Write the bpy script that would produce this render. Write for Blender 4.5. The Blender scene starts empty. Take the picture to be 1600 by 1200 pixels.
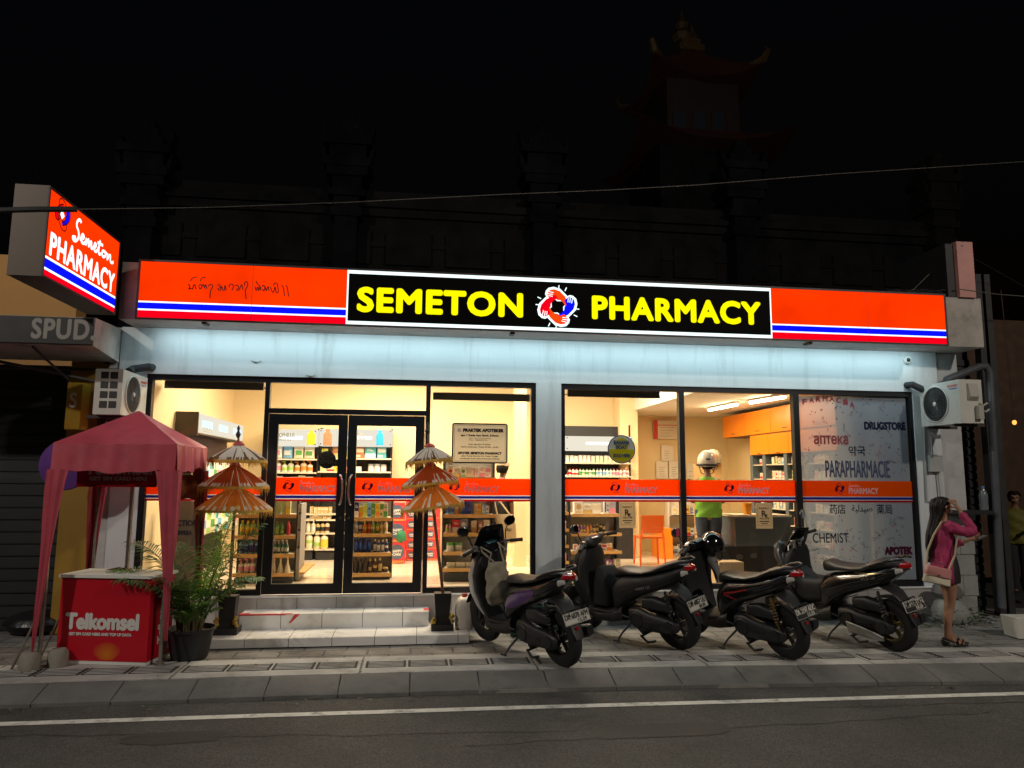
import bpy, bmesh, math, random
from mathutils import Vector, Matrix
random.seed(7)
sc = bpy.context.scene
COL = sc.collection
rad = math.radians
# ------------------------------------------------------------------ camera
FPX = 1130.0
YAW, PITCH, ROLL = rad(7.5564), rad(7.2591), rad(0.3922)
CAM = Vector((0.0, -8.97, 1.41))
_f = Vector((math.sin(YAW)*math.cos(PITCH), math.cos(YAW)*math.cos(PITCH), math.sin(PITCH)))
_r0 = _f.cross(Vector((0, 0, 1))).normalized()
_u0 = _r0.cross(_f)
_r = _r0*math.cos(ROLL) + _u0*math.sin(ROLL)
_u = -_r0*math.sin(ROLL) + _u0*math.cos(ROLL)
cd = bpy.data.cameras.new('camera')
cd.sensor_fit = 'HORIZONTAL'; cd.sensor_width = 36.0; cd.lens = 36.0*FPX/1600.0
cd.clip_start = 0.05; cd.clip_end = 600
cam = bpy.data.objects.new('camera', cd); COL.objects.link(cam)
_m = Matrix((_r, _u, -_f)).transposed().to_4x4(); _m.translation = CAM
cam.matrix_world = _m
sc.camera = cam
# ------------------------------------------------------------------ night sky, lamps, exposure
w = bpy.data.worlds.new('World'); sc.world = w; w.use_nodes = True
nt = w.node_tree; bg = nt.nodes['Background']
sky = nt.nodes.new('ShaderNodeTexSky'); sky.sky_type = 'NISHITA'; sky.sun_disc = False
sky.sun_elevation = rad(-4.0); sky.sun_rotation = rad(200); sky.air_density = 1.0
nt.links.new(sky.outputs[0], bg.inputs[0]); bg.inputs[1].default_value = 0.08
sc.view_settings.view_transform = 'Standard'; sc.view_settings.look = 'None'
sc.view_settings.exposure = 0.0; sc.view_settings.gamma = 1.0
sc.view_settings.use_curve_mapping = False
sc.render.engine = 'CYCLES'
sc.cycles.use_denoising = True
sc.cycles.max_bounces = 8; sc.cycles.transparent_max_bounces = 16
sc.cycles.sample_clamp_indirect = 4.0
sc.cycles.caustics_reflective = False; sc.cycles.caustics_refractive = False

def lamp(name, kind, loc, energy, color, target=None, **kw):
    d = bpy.data.lights.new(name, kind); d.energy = energy; d.color = color
    for k, v in kw.items(): setattr(d, k, v)
    o = bpy.data.objects.new(name, d); COL.objects.link(o); o.location = loc
    if target is not None:
        o.rotation_euler = (Vector(target)-Vector(loc)).to_track_quat('-Z', 'Y').to_euler()
    return o
# street lamps on the far side of the road, behind the camera
lamp('street_light', 'AREA', (-9.5, -8.0, 7.5), 400, (1.0, 0.92, 0.83), (-0.5, -1.5, 0), shape='DISK', size=0.35)
lamp('street_light', 'AREA', (9.5, -11.0, 8.0), 520, (1.0, 0.90, 0.78), (3.5, -2.5, 0), shape='DISK', size=0.5)
# shop ceiling fixtures, then one added fill lamp
for (x, y, e) in ((-1.7, 1.5, 98), (-0.3, 2.6, 132), (0.9, 1.2, 112), (2.7, 2.0, 130)):
    lamp('shop_light', 'AREA', (x, y, 3.22), e, (1.0, 0.84, 0.60), (x, y, 0), shape='RECTANGLE', size=1.3, size_y=0.5)
lamp('shop_light', 'AREA', (4.75, 2.5, 2.52), 40, (1.0, 0.76, 0.44), (4.75, 2.5, 0), shape='RECTANGLE', size=0.5, size_y=1.8)  # extra lamp added to brighten the right room beyond its tubes
# cool strip light under the fascia sign box
lamp('fascia_strip_light', 'AREA', (1.85, -0.30, 3.11), 46, (0.66, 0.94, 1.0), (1.85, -0.02, 2.2), shape='RECTANGLE', size=9.8, size_y=0.22)

# ------------------------------------------------------------------ pixel helpers (photo pixels 1600x1200 -> world)
def ray(px, py):
    return _r*((px-800)/FPX) - _u*((py-600)/FPX) + _f
def at(px, py, Y):
    d = ray(px, py); t = (Y-CAM.y)/d.y
    return CAM + d*t
def gz(px, py, Z):
    d = ray(px, py); t = (Z-CAM.z)/d.z
    return CAM + d*t
def rect(px0, py0, px1, py1, Y):
    a, b = at(px0, (py0+py1)/2, Y), at(px1, (py0+py1)/2, Y)
    c, d = at((px0+px1)/2, py1, Y), at((px0+px1)/2, py0, Y)
    return a.x, b.x, c.z, d.z
# ------------------------------------------------------------------ materials
MATS = {}
def mat(name, color, rough=0.5, metal=0.0, var=0.0, vscale=6.0, bump=0.0, bscale=60.0, spec=0.5, coat=0.0, alpha=1.0, trans=0.0, sheen=0.0, dirt=None, dscale=2.0, damt=0.5, dmap=None):
    if name in MATS: return MATS[name]
    m = bpy.data.materials.new(name); m.use_nodes = True; MATS[name] = m
    t = m.node_tree; p = t.nodes['Principled BSDF']
    c = (*color, 1) if len(color) == 3 else color
    p.inputs['Base Color'].default_value = c
    p.inputs['Roughness'].default_value = rough; p.inputs['Metallic'].default_value = metal
    p.inputs['Specular IOR Level'].default_value = spec
    p.inputs['Coat Weight'].default_value = coat; p.inputs['Coat Roughness'].default_value = 0.06
    p.inputs['Alpha'].default_value = alpha
    p.inputs['Transmission Weight'].default_value = trans
    tc = None
    if var or bump or dirt:
        tc = t.nodes.new('ShaderNodeTexCoord')
    out = None
    if var:
        n = t.nodes.new('ShaderNodeTexNoise'); n.inputs['Scale'].default_value = vscale; n.inputs['Detail'].default_value = 6
        n.inputs['Roughness'].default_value = 0.62
        t.links.new(tc.outputs['Object'], n.inputs['Vector'])
        r = t.nodes.new('ShaderNodeValToRGB')
        r.color_ramp.elements[0].position = 0.3; r.color_ramp.elements[1].position = 0.7
        r.color_ramp.elements[0].color = (*[max(0, v*(1-var)) for v in c[:3]], 1)
        r.color_ramp.elements[1].color = (*[min(1, v*(1+var)) for v in c[:3]], 1)
        t.links.new(n.outputs['Fac'], r.inputs['Fac']); out = r.outputs['Color']
        t.links.new(out, p.inputs['Base Color'])
        mr = t.nodes.new('ShaderNodeMapRange'); mr.inputs['To Min'].default_value = max(0.02, rough-0.12); mr.inputs['To Max'].default_value = min(1, rough+0.12)
        t.links.new(n.outputs['Fac'], mr.inputs['Value']); t.links.new(mr.outputs[0], p.inputs['Roughness'])
    if dirt:
        n = t.nodes.new('ShaderNodeTexNoise'); n.inputs['Scale'].default_value = dscale; n.inputs['Detail'].default_value = 9
        n.inputs['Roughness'].default_value = 0.7
        if dmap:
            mp = t.nodes.new('ShaderNodeMapping'); mp.inputs['Scale'].default_value = dmap; t.links.new(tc.outputs['Object'], mp.inputs[0]); t.links.new(mp.outputs[0], n.inputs['Vector'])
        else: t.links.new(tc.outputs['Object'], n.inputs['Vector'])
        r = t.nodes.new('ShaderNodeValToRGB'); r.color_ramp.elements[0].position = 0.52; r.color_ramp.elements[1].position = 0.72
        t.links.new(n.outputs['Fac'], r.inputs['Fac'])
        mu = t.nodes.new('ShaderNodeMath'); mu.operation = 'MULTIPLY'; mu.inputs[1].default_value = damt
        t.links.new(r.outputs['Color'], mu.inputs[0])
        mx = t.nodes.new('ShaderNodeMix'); mx.data_type = 'RGBA'
        t.links.new(mu.outputs[0], mx.inputs['Factor'])
        if out: t.links.new(out, mx.inputs['A'])
        else: mx.inputs['A'].default_value = c
        mx.inputs['B'].default_value = (*dirt, 1)
        t.links.new(mx.outputs['Result'], p.inputs['Base Color'])
    if bump:
        n = t.nodes.new('ShaderNodeTexNoise'); n.inputs['Scale'].default_value = bscale; n.inputs['Detail'].default_value = 4
        t.links.new(tc.outputs['Object'], n.inputs['Vector'])
        b = t.nodes.new('ShaderNodeBump'); b.inputs['Strength'].default_value = bump; b.inputs['Distance'].default_value = 0.01
        t.links.new(n.outputs['Fac'], b.inputs['Height']); t.links.new(b.outputs[0], p.inputs['Normal'])
    return m
def emit(name, color, s=1.0):
    if name in MATS: return MATS[name]
    m = bpy.data.materials.new(name); m.use_nodes = True; MATS[name] = m
    t = m.node_tree; t.nodes.remove(t.nodes['Principled BSDF'])
    e = t.nodes.new('ShaderNodeEmission'); e.inputs[0].default_value = (*color, 1); e.inputs[1].default_value = s
    t.links.new(e.outputs[0], t.nodes['Material Output'].inputs[0])
    return m
def glass_mat(name, tint=(0.97, 0.98, 0.97), refl=0.06):
    if name in MATS: return MATS[name]
    m = bpy.data.materials.new(name); m.use_nodes = True; MATS[name] = m
    t = m.node_tree; t.nodes.remove(t.nodes['Principled BSDF'])
    a = t.nodes.new('ShaderNodeBsdfTransparent'); a.inputs[0].default_value = (*tint, 1)
    g = t.nodes.new('ShaderNodeBsdfGlossy'); g.inputs['Roughness'].default_value = 0.01; g.inputs[0].default_value = (1, 1, 1, 1)
    lw = t.nodes.new('ShaderNodeFresnel'); lw.inputs[0].default_value = 1.5
    mx = t.nodes.new('ShaderNodeMixShader')
    mu = t.nodes.new('ShaderNodeMath'); mu.operation = 'MULTIPLY'; mu.inputs[1].default_value = refl/0.04
    t.links.new(lw.outputs[0], mu.inputs[0]); t.links.new(mu.outputs[0], mx.inputs[0])
    t.links.new(a.outputs[0], mx.inputs[1]); t.links.new(g.outputs[0], mx.inputs[2])
    t.links.new(mx.outputs[0], t.nodes['Material Output'].inputs[0])
    return m
def film_mat(name, color, transl=0.5, alpha=0.9, var=0.0):
    """thin coloured film on glass: part diffuse, part translucent, part clear"""
    if name in MATS: return MATS[name]
    m = bpy.data.materials.new(name); m.use_nodes = True; MATS[name] = m
    t = m.node_tree; t.nodes.remove(t.nodes['Principled BSDF'])
    d = t.nodes.new('ShaderNodeBsdfDiffuse'); d.inputs[0].default_value = (*color, 1)
    l = t.nodes.new('ShaderNodeBsdfTranslucent'); l.inputs[0].default_value = (*color, 1)
    a = t.nodes.new('ShaderNodeBsdfTransparent'); a.inputs[0].default_value = (1, 1, 1, 1)
    m1 = t.nodes.new('ShaderNodeMixShader'); m1.inputs[0].default_value = transl
    m2 = t.nodes.new('ShaderNodeMixShader'); m2.inputs[0].default_value = alpha
    t.links.new(d.outputs[0], m1.inputs[1]); t.links.new(l.outputs[0], m1.inputs[2])
    t.links.new(a.outputs[0], m2.inputs[1]); t.links.new(m1.outputs[0], m2.inputs[2])
    t.links.new(m2.outputs[0], t.nodes['Material Output'].inputs[0])
    return m
# ------------------------------------------------------------------ objects
def tag(o, label=None, cat=None, group=None, kind=None):
    if label: o['label'] = label
    if cat: o['category'] = cat
    if group: o['group'] = group
    if kind: o['kind'] = kind
    return o
def thing(name, label, cat, loc=(0, 0, 0), rotz=0.0, group=None):
    o = bpy.data.objects.new(name, None); COL.objects.link(o)
    o.location = loc; o.rotation_euler = (0, 0, rotz); o.empty_display_size = 0.1
    return tag(o, label, cat, group)
def copy_tree(o, parent=None):
    c = o.copy(); COL.objects.link(c)
    if parent is not None: c.parent = parent
    for ch in list(o.children): copy_tree(ch, c)
    return c
class B:
    def __init__(s): s.bm = bmesh.new(); s.M = Matrix.Identity(4)
    def v(s, p): return s.bm.verts.new(s.M @ Vector(p))
    def box(s, x0, x1, y0, y1, z0, z1):
        vs = [s.v(p) for p in ((x0, y0, z0), (x1, y0, z0), (x1, y1, z0), (x0, y1, z0), (x0, y0, z1), (x1, y0, z1), (x1, y1, z1), (x0, y1, z1))]
        for f in ((0, 3, 2, 1), (4, 5, 6, 7), (0, 1, 5, 4), (1, 2, 6, 5), (2, 3, 7, 6), (3, 0, 4, 7)):
            s.bm.faces.new([vs[i] for i in f])
        return s
    def hexa(s, lo, hi):
        a = [s.v(p) for p in lo]; b = [s.v(p) for p in hi]; n = len(a)
        s.bm.faces.new(a[::-1]); s.bm.faces.new(b)
        for i in range(n): s.bm.faces.new((a[i], a[(i+1) % n], b[(i+1) % n], b[i]))
        return s
    def quad(s, *ps): s.bm.faces.new([s.v(p) for p in ps]); return s
    def rings(s, rings, caps=True, closed=True):
        R = [[s.v(p) for p in r] for r in rings]; n = len(R[0])
        for a, b in zip(R, R[1:]):
            for i in range(n if closed else n-1):
                j = (i+1) % n
                try: s.bm.faces.new((a[i], a[j], b[j], b[i]))
                except ValueError: pass
        if caps and closed:
            for r, rev in ((R[0], True), (R[-1], False)):
                try: s.bm.faces.new(r[::-1] if rev else r)
                except ValueError: pass
        return s
    def cyl(s, p0, p1, r0, r1=None, n=16, caps=True):
        r1 = r0 if r1 is None else r1
        return s.tube([p0, p1], [r0, r1], n, caps)
    def tube(s, pts, r, n=8, caps=True):
        pts = [Vector(p) for p in pts]
        rs = r if isinstance(r, (list, tuple)) else [r]*len(pts)
        up = None; out = []
        for i, p in enumerate(pts):
            d = (pts[min(i+1, len(pts)-1)]-pts[max(i-1, 0)])
            if d.length < 1e-9: d = Vector((0, 0, 1))
            d.normalize()
            if up is None: up = Vector((0, 0, 1)) if abs(d.z) < 0.9 else Vector((1, 0, 0))
            a = up - d*up.dot(d)
            if a.length < 1e-6: a = Vector((0, 1, 0)) - d*d.y
            a.normalize(); up = a; b = d.cross(a)
            out.append([p + (a*math.cos(2*math.pi*k/n)+b*math.sin(2*math.pi*k/n))*rs[i] for k in range(n)])
        return s.rings(out, caps)
    def lathe(s, prof, n=24, center=(0, 0, 0), axis='z', caps=True, a0=0.0, a1=2*math.pi):
        c = Vector(center); out = []
        for (r, h) in prof:
            ring = []
            for k in range(n):
                a = 2*math.pi*k/n
                x, y = r*math.cos(a), r*math.sin(a)
                ring.append(c + (Vector((x, y, h)) if axis == 'z' else Vector((x, h, y)) if axis == 'y' else Vector((h, x, y))))
            out.append(ring)
        return s.rings(out, caps)
    def ell(s, c, r, n=16, m=10, cut=None):
        c = Vector(c); out = []
        for j in range(m+1):
            th = -math.pi/2 + math.pi*j/m
            cz, rr = math.sin(th), max(0.02, math.cos(th))
            out.append([c + Vector((r[0]*rr*math.cos(2*math.pi*k/n), r[1]*rr*math.sin(2*math.pi*k/n), r[2]*cz)) for k in range(n)])
        return s.rings(out)
    def loft(s, secs, n=20, e=2.6):
        """secs: (center, u-vector, v-vector) superellipse sections"""
        out = []
        for (c, u, v) in secs:
            c, u, v = Vector(c), Vector(u), Vector(v); ring = []
            for k in range(n):
                a = 2*math.pi*k/n; ca, sa = math.cos(a), math.sin(a)
                ring.append(c + u*math.copysign(abs(ca)**(2/e), ca) + v*math.copysign(abs(sa)**(2/e), sa))
            out.append(ring)
        return s.rings(out)
    def poly(s, pts, y, t=0.0, axis='y'):
        """flat polygon (x,z) at depth y, optionally extruded by t towards -y"""
        if axis == 'y': f = lambda p, d: (p[0], d, p[1])
        elif axis == 'x': f = lambda p, d: (d, p[0], p[1])
        else: f = lambda p, d: (p[0], p[1], d)
        if t == 0: s.bm.faces.new([s.v(f(p, y)) for p in pts]); return s
        a = [f(p, y) for p in pts]; b = [f(p, y-t) for p in pts]
        return s.hexa(a, b)
    def strokes(s, lines, w, y, sm=4):
        k0 = 0
        for ln in lines:
            P = [Vector(p) for p in ln]
            if len(P) > 2 and sm > 1:
                Q = []
                for i in range(len(P)-1):
                    p0, p1, p2, p3 = P[max(i-1, 0)], P[i], P[i+1], P[min(i+2, len(P)-1)]
                    for j in range(sm):
                        t = j/sm
                        Q.append(0.5*((2*p1)+(p2-p0)*t+(2*p0-5*p1+4*p2-p3)*t*t+(3*p1-p0-3*p2+p3)*t**3))
                Q.append(P[-1]); P = Q
            L, R_ = [], []
            for i, p in enumerate(P):
                d = P[min(i+1, len(P)-1)]-P[max(i-1, 0)]
                if d.length < 1e-9: d = Vector((1, 0))
                d.normalize(); nn = Vector((-d.y, d.x))*w*0.5
                L.append(s.v((p.x+nn.x, y-k0*2e-4, p.y+nn.y))); R_.append(s.v((p.x-nn.x, y-k0*2e-4, p.y-nn.y)))
            for i in range(len(P)-1):
                s.bm.faces.new((L[i], L[i+1], R_[i+1], R_[i]))
            k0 += 1
        return s
    def text(s, body, x0, x1, z0, z1, y, bold=0.0, off=0.0, shear=0.0, sp=1.0):
        """text fitted to the rectangle x0..x1, z0..z1 standing at depth y, facing -y"""
        pts, faces = text_geo(body, off, sp)
        bx0 = min(p[0] for p in pts); bx1 = max(p[0] for p in pts); by0 = min(p[1] for p in pts); by1 = max(p[1] for p in pts)
        sx = (x1-x0)/(bx1-bx0); sz = (z1-z0)/max(by1-by0, 1e-6)
        sh = [(0, 0)]
        if bold: sh += [(bold*math.cos(2*math.pi*k/8), bold*math.sin(2*math.pi*k/8)) for k in range(8)]
        for i, (dx, dz) in enumerate(sh):
            vs = []
            for p in pts:
                X = x0+(p[0]-bx0)*sx+dx; Z = z0+(p[1]-by0)*sz+dz; X += shear*(Z-z0)
                vs.append(s.v((X, y-i*1e-4, Z)))
            for f in faces:
                try: s.bm.faces.new([vs[k] for k in f])
                except ValueError: pass
        return s
    def bevel(s, w, seg=2, ang=35):
        es = [e for e in s.bm.edges if len(e.link_faces) == 2 and e.calc_face_angle(0) > rad(ang)]
        if es: bmesh.ops.bevel(s.bm, geom=es, offset=w, segments=seg, affect='EDGES', profile=0.5, clamp_overlap=True)
        return s
    def mesh(s, name, m, smooth=40):
        me = bpy.data.meshes.new(name)
        bmesh.ops.recalc_face_normals(s.bm, faces=s.bm.faces[:])
        if smooth:
            for f in s.bm.faces: f.smooth = True
            for e in s.bm.edges:
                if len(e.link_faces) == 2 and e.calc_face_angle(0) > rad(smooth): e.smooth = False
        s.bm.to_mesh(me); s.bm.free()
        for q in (m if isinstance(m, (list, tuple)) else [m]): me.materials.append(q)
        return me
    def obj(s, name, m, parent=None, world=False, smooth=40, loc=None):
        o = bpy.data.objects.new(name, s.mesh(name, m, smooth)); COL.objects.link(o)
        if parent is not None:
            o.parent = parent
            if world:
                p = parent; W = Matrix.Identity(4)
                while p is not None:
                    W = Matrix.LocRotScale(p.location, p.rotation_euler, p.scale) @ W; p = p.parent
                o.matrix_local = W.inverted()
        if loc is not None: o.location = loc
        return o
_TG = {}
def text_geo(body, off=0.0, sp=1.0):
    k = (body, off, sp)
    if k in _TG: return _TG[k]
    c = bpy.data.curves.new('lettering', 'FONT'); c.body = body; c.size = 1.0; c.offset = off; c.resolution_u = 4; c.space_character = sp
    o = bpy.data.objects.new('lettering', c); m = o.to_mesh()
    pts = [tuple(v.co) for v in m.vertices]; fs = [tuple(p.vertices) for p in m.polygons]
    o.to_mesh_clear(); bpy.data.objects.remove(o); bpy.data.curves.remove(c)
    _TG[k] = (pts, fs); return _TG[k]
def solo(b, name, m, label, cat, group=None, kind=None, smooth=40):
    """a thing that is one mesh: origin moved to its base centre"""
    o = b.obj(name, m, smooth=smooth)
    me = o.data
    xs = [v.co for v in me.vertices]
    c = Vector(((min(p.x for p in xs)+max(p.x for p in xs))/2, (min(p.y for p in xs)+max(p.y for p in xs))/2, min(p.z for p in xs)))
    me.transform(Matrix.Translation(-c)); o.location = c
    return tag(o, label, cat, group, kind)
def struct(b, name, m, smooth=40): return tag(b.obj(name, m, smooth=smooth), kind='structure')
def skin(name, verts, edges, m, parent=None, root=0, sub=2, world=False):
    """continuous body: verts = (co, rx, ry)"""
    me = bpy.data.meshes.new(name); me.from_pydata([v[0] for v in verts], edges, []); me.update()
    o = bpy.data.objects.new(name, me); COL.objects.link(o)
    md = o.modifiers.new('skin', 'SKIN'); md.use_smooth_shade = True; md.branch_smoothing = 0.4
    sv = me.skin_vertices[0].data
    for i, v in enumerate(verts):
        sv[i].radius = (v[1], v[2] if len(v) > 2 else v[1]); sv[i].use_root = (i == root)
    ms = o.modifiers.new('sub', 'SUBSURF'); ms.levels = sub; ms.render_levels = sub
    dg = bpy.context.evaluated_depsgraph_get(); dg.update()
    nm = bpy.data.meshes.new_from_object(o.evaluated_get(dg)); nm.name = name
    for p in nm.polygons: p.use_smooth = True
    nm.materials.clear(); nm.materials.append(m)
    bpy.data.objects.remove(o); bpy.data.meshes.remove(me)
    o = bpy.data.objects.new(name, nm); COL.objects.link(o)
    if parent is not None: o.parent = parent
    return o
GZ = -0.393   # pavement level (shop floor is 0)
RZ = GZ-0.12  # road level
# ================================================================== materials used in several places
BLK = mat('black_aluminium', (0.012, 0.012, 0.014), 0.35, 0.2)
FAS = mat('fascia_paint', (0.60, 0.635, 0.655), 0.6, var=0.05, vscale=1.5, bump=0.15, bscale=25, dirt=(0.34, 0.35, 0.34), dscale=1.0, damt=0.55, dmap=(5.0, 5.0, 0.55))
PLASTER = mat('grey_plaster', (0.50, 0.50, 0.50), 0.8, var=0.12, vscale=3, bump=0.3, bscale=40, dirt=(0.25, 0.25, 0.24), dscale=2.2, damt=0.5)
CONC = mat('stained_concrete', (0.42, 0.38, 0.35), 0.85, var=0.15, vscale=4, bump=0.4, bscale=30, dirt=(0.12, 0.11, 0.10), dscale=2.6, damt=0.7)
TILE = mat('white_step_tile', (0.80, 0.79, 0.77), 0.25, var=0.05, vscale=2.5, dirt=(0.25, 0.22, 0.19), dscale=3.2, damt=0.55)
GROUT = mat('grout', (0.12, 0.11, 0.10), 0.9)
CREAM = mat('cream_wall', (0.80, 0.63, 0.36), 0.6, var=0.03, vscale=1.2)
FLOORM = mat('shop_floor_tile', (0.76, 0.63, 0.47), 0.16, var=0.04, vscale=2)
GLASS = glass_mat('shop_glass')
ORANGE_F = film_mat('orange_film', (1.0, 0.15, 0.004), 0.6, 0.97)
BLUE_F = film_mat('blue_film', (0.03, 0.04, 0.42), 0.55, 0.93)
WHITE_F = film_mat('white_film', (0.75, 0.70, 0.75), 0.55, 0.80)
RED_F = film_mat('red_film', (0.55, 0.0, 0.015), 0.55, 0.95)
DKRED_F = film_mat('dark_red_film', (0.10, 0.004, 0.012), 0.3, 0.98)
NAVY_F = film_mat('navy_film', (0.012, 0.010, 0.10), 0.3, 0.98)
PALE_F = film_mat('pale_letter_film', (0.95, 0.62, 0.60), 0.5, 0.95)
STEEL = mat('brushed_steel', (0.62, 0.61, 0.58), 0.25, 1.0)
WHITEP = mat('white_plastic', (0.70, 0.69, 0.64), 0.4, var=0.06, vscale=3)
DARK = mat('dark_paint', (0.015, 0.015, 0.016), 0.5)

# ================================================================== ground, road, pavement
def ky(x):   # line of the kerb's upper edge
    P = [(-60, -1.90), (-6, -1.92), (1, -1.96), (3, -2.03), (5.4, -2.18), (9, -2.42), (60, -5.0)]
    for (a, b), (c, d) in zip(P, P[1:]):
        if a <= x <= c: return b+(d-b)*(x-a)/(c-a)
ASPH = mat('asphalt', (0.076, 0.073, 0.069), 0.78, var=0.25, vscale=2.0, bump=0.9, bscale=140, dirt=(0.035, 0.034, 0.032), dscale=0.9, damt=0.6)
def asphalt_speckle(m):
    t = m.node_tree; p = t.nodes['Principled BSDF']
    src = p.inputs['Base Color'].links[0].from_socket
    tc = t.nodes.new('ShaderNodeTexCoord')
    v = t.nodes.new('ShaderNodeTexVoronoi'); v.inputs['Scale'].default_value = 110
    t.links.new(tc.outputs['Object'], v.inputs['Vector'])
    hs = t.nodes.new('ShaderNodeMapRange'); hs.inputs['From Min'].default_value = 0; hs.inputs['From Max'].default_value = 1
    hs.inputs['To Min'].default_value = 0.55; hs.inputs['To Max'].default_value = 1.5
    sp = t.nodes.new('ShaderNodeSeparateColor'); t.links.new(v.outputs['Color'], sp.inputs[0]); t.links.new(sp.outputs[0], hs.inputs['Value'])
    mx = t.nodes.new('ShaderNodeMix'); mx.data_type = 'RGBA'; mx.blend_type = 'MULTIPLY'; mx.inputs['Factor'].default_value = 1
    t.links.new(src, mx.inputs['A']); t.links.new(hs.outputs[0], mx.inputs['B']); t.links.new(mx.outputs['Result'], p.inputs['Base Color'])
asphalt_speckle(ASPH)
b = B(); b.quad((-150, -80, RZ-0.01), (150, -80, RZ-0.01), (150, 200, RZ-0.01), (-150, 200, RZ-0.01))
struct(b, 'ground', mat('dark_earth', (0.03, 0.028, 0.024), 0.95, var=0.3))
b = B(); xs = [-60, -20, -6, -3, 0, 2, 4, 6, 9, 20, 60]
for x0, x1 in zip(xs, xs[1:]):
    b.quad((x0, -10.5, RZ), (x1, -10.5, RZ), (x1, ky(x1)-0.30, RZ), (x0, ky(x0)-0.30, RZ))
struct(b, 'road', ASPH)
# painted edge line, worn
b = B(); lp = [gz(px, py, RZ) for px, py in ((0, 1132), (400, 1119), (800, 1106.5), (1200, 1095.5), (1600, 1084))]
lp = [lp[0]-(lp[1]-lp[0])*4] + lp + [lp[-1]+(lp[-1]-lp[-2])*4]
for p, q in zip(lp, lp[1:]):
    b.quad((p.x, p.y-0.047, RZ+0.004), (q.x, q.y-0.047, RZ+0.004), (q.x, q.y+0.047, RZ+0.004), (p.x, p.y+0.047, RZ+0.004))
struct(b, 'road_marking', mat('road_paint', (0.68, 0.67, 0.62), 0.7, var=0.15, vscale=8, dirt=(0.09, 0.085, 0.08), dscale=7, damt=0.95))
# pavement: rough slab with pavers near the shop
def paver_mat(name, c1, c2, mortar, scale, bw, rh, rot=0.0):
    m = mat(name, c1, 0.8, bump=0.0); t = m.node_tree; p = t.nodes['Principled BSDF']
    tc = t.nodes.new('ShaderNodeTexCoord'); mp = t.nodes.new('ShaderNodeMapping'); mp.inputs['Rotation'].default_value = (0, 0, rot)
    br = t.nodes.new('ShaderNodeTexBrick'); br.inputs['Scale'].default_value = scale; br.inputs['Brick Width'].default_value = bw; br.inputs['Row Height'].default_value = rh
    br.inputs['Color1'].default_value = (*c1, 1); br.inputs['Color2'].default_value = (*c2, 1); br.inputs['Mortar'].default_value = (*mortar, 1)
    br.inputs['Mortar Size'].default_value = 0.012; br.inputs['Mortar Smooth'].default_value = 0.3
    n = t.nodes.new('ShaderNodeTexNoise'); n.inputs['Scale'].default_value = 3.0; n.inputs['Detail'].default_value = 8; n.inputs['Roughness'].default_value = 0.7
    t.links.new(tc.outputs['Object'], mp.inputs[0]); t.links.new(mp.outputs[0], br.inputs['Vector']); t.links.new(tc.outputs['Object'], n.inputs['Vector'])
    mr = t.nodes.new('ShaderNodeMapRange'); mr.inputs['From Min'].default_value = 0.3; mr.inputs['From Max'].default_value = 0.7
    mr.inputs['To Min'].default_value = 0.45; mr.inputs['To Max'].default_value = 1.25
    t.links.new(n.outputs['Fac'], mr.inputs['Value'])
    mx = t.nodes.new('ShaderNodeMix'); mx.data_type = 'RGBA'; mx.blend_type = 'MULTIPLY'; mx.inputs['Factor'].default_value = 1
    t.links.new(br.outputs['Color'], mx.inputs['A']); t.links.new(mr.outputs[0], mx.inputs['B']); t.links.new(mx.outputs['Result'], p.inputs['Base Color'])
    n2 = t.nodes.new('ShaderNodeTexNoise'); n2.inputs['Scale'].default_value = 60; t.links.new(tc.outputs['Object'], n2.inputs['Vector'])
    ad = t.nodes.new('ShaderNodeMath'); ad.operation = 'MULTIPLY_ADD'; ad.inputs[1].default_value = -1.2
    t.links.new(br.outputs['Fac'], ad.inputs[0]); t.links.new(n2.outputs['Fac'], ad.inputs[2])
    bp = t.nodes.new('ShaderNodeBump'); bp.inputs['Strength'].default_value = 0.6; bp.inputs['Distance'].default_value = 0.012
    t.links.new(ad.outputs[0], bp.inputs['Height']); t.links.new(bp.outputs[0], p.inputs['Normal'])
    return m
PAVER = paver_mat('old_pavers', (0.25, 0.24, 0.225), (0.21, 0.20, 0.185), (0.11, 0.10, 0.095), 1.0, 0.44, 0.24)
SLABM = mat('pavement_slab', (0.44, 0.43, 0.41), 0.8, var=0.2, vscale=3, bump=0.5, bscale=70, dirt=(0.10, 0.09, 0.075), dscale=2.0, damt=0.7)
KERBM = mat('kerb_stone', (0.145, 0.142, 0.136), 0.8, var=0.22, vscale=2.5, bump=0.5, bscale=60, dirt=(0.07, 0.065, 0.06), dscale=2.4, damt=0.7)
b = B()
for x0, x1 in zip(xs, xs[1:]):
    b.quad((x0, ky(x0), GZ-0.012), (x1, ky(x1), GZ-0.012), (x1, 0.6, GZ-0.012), (x0, 0.6, GZ-0.012))
struct(b, 'pavement', PAVER)
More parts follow.
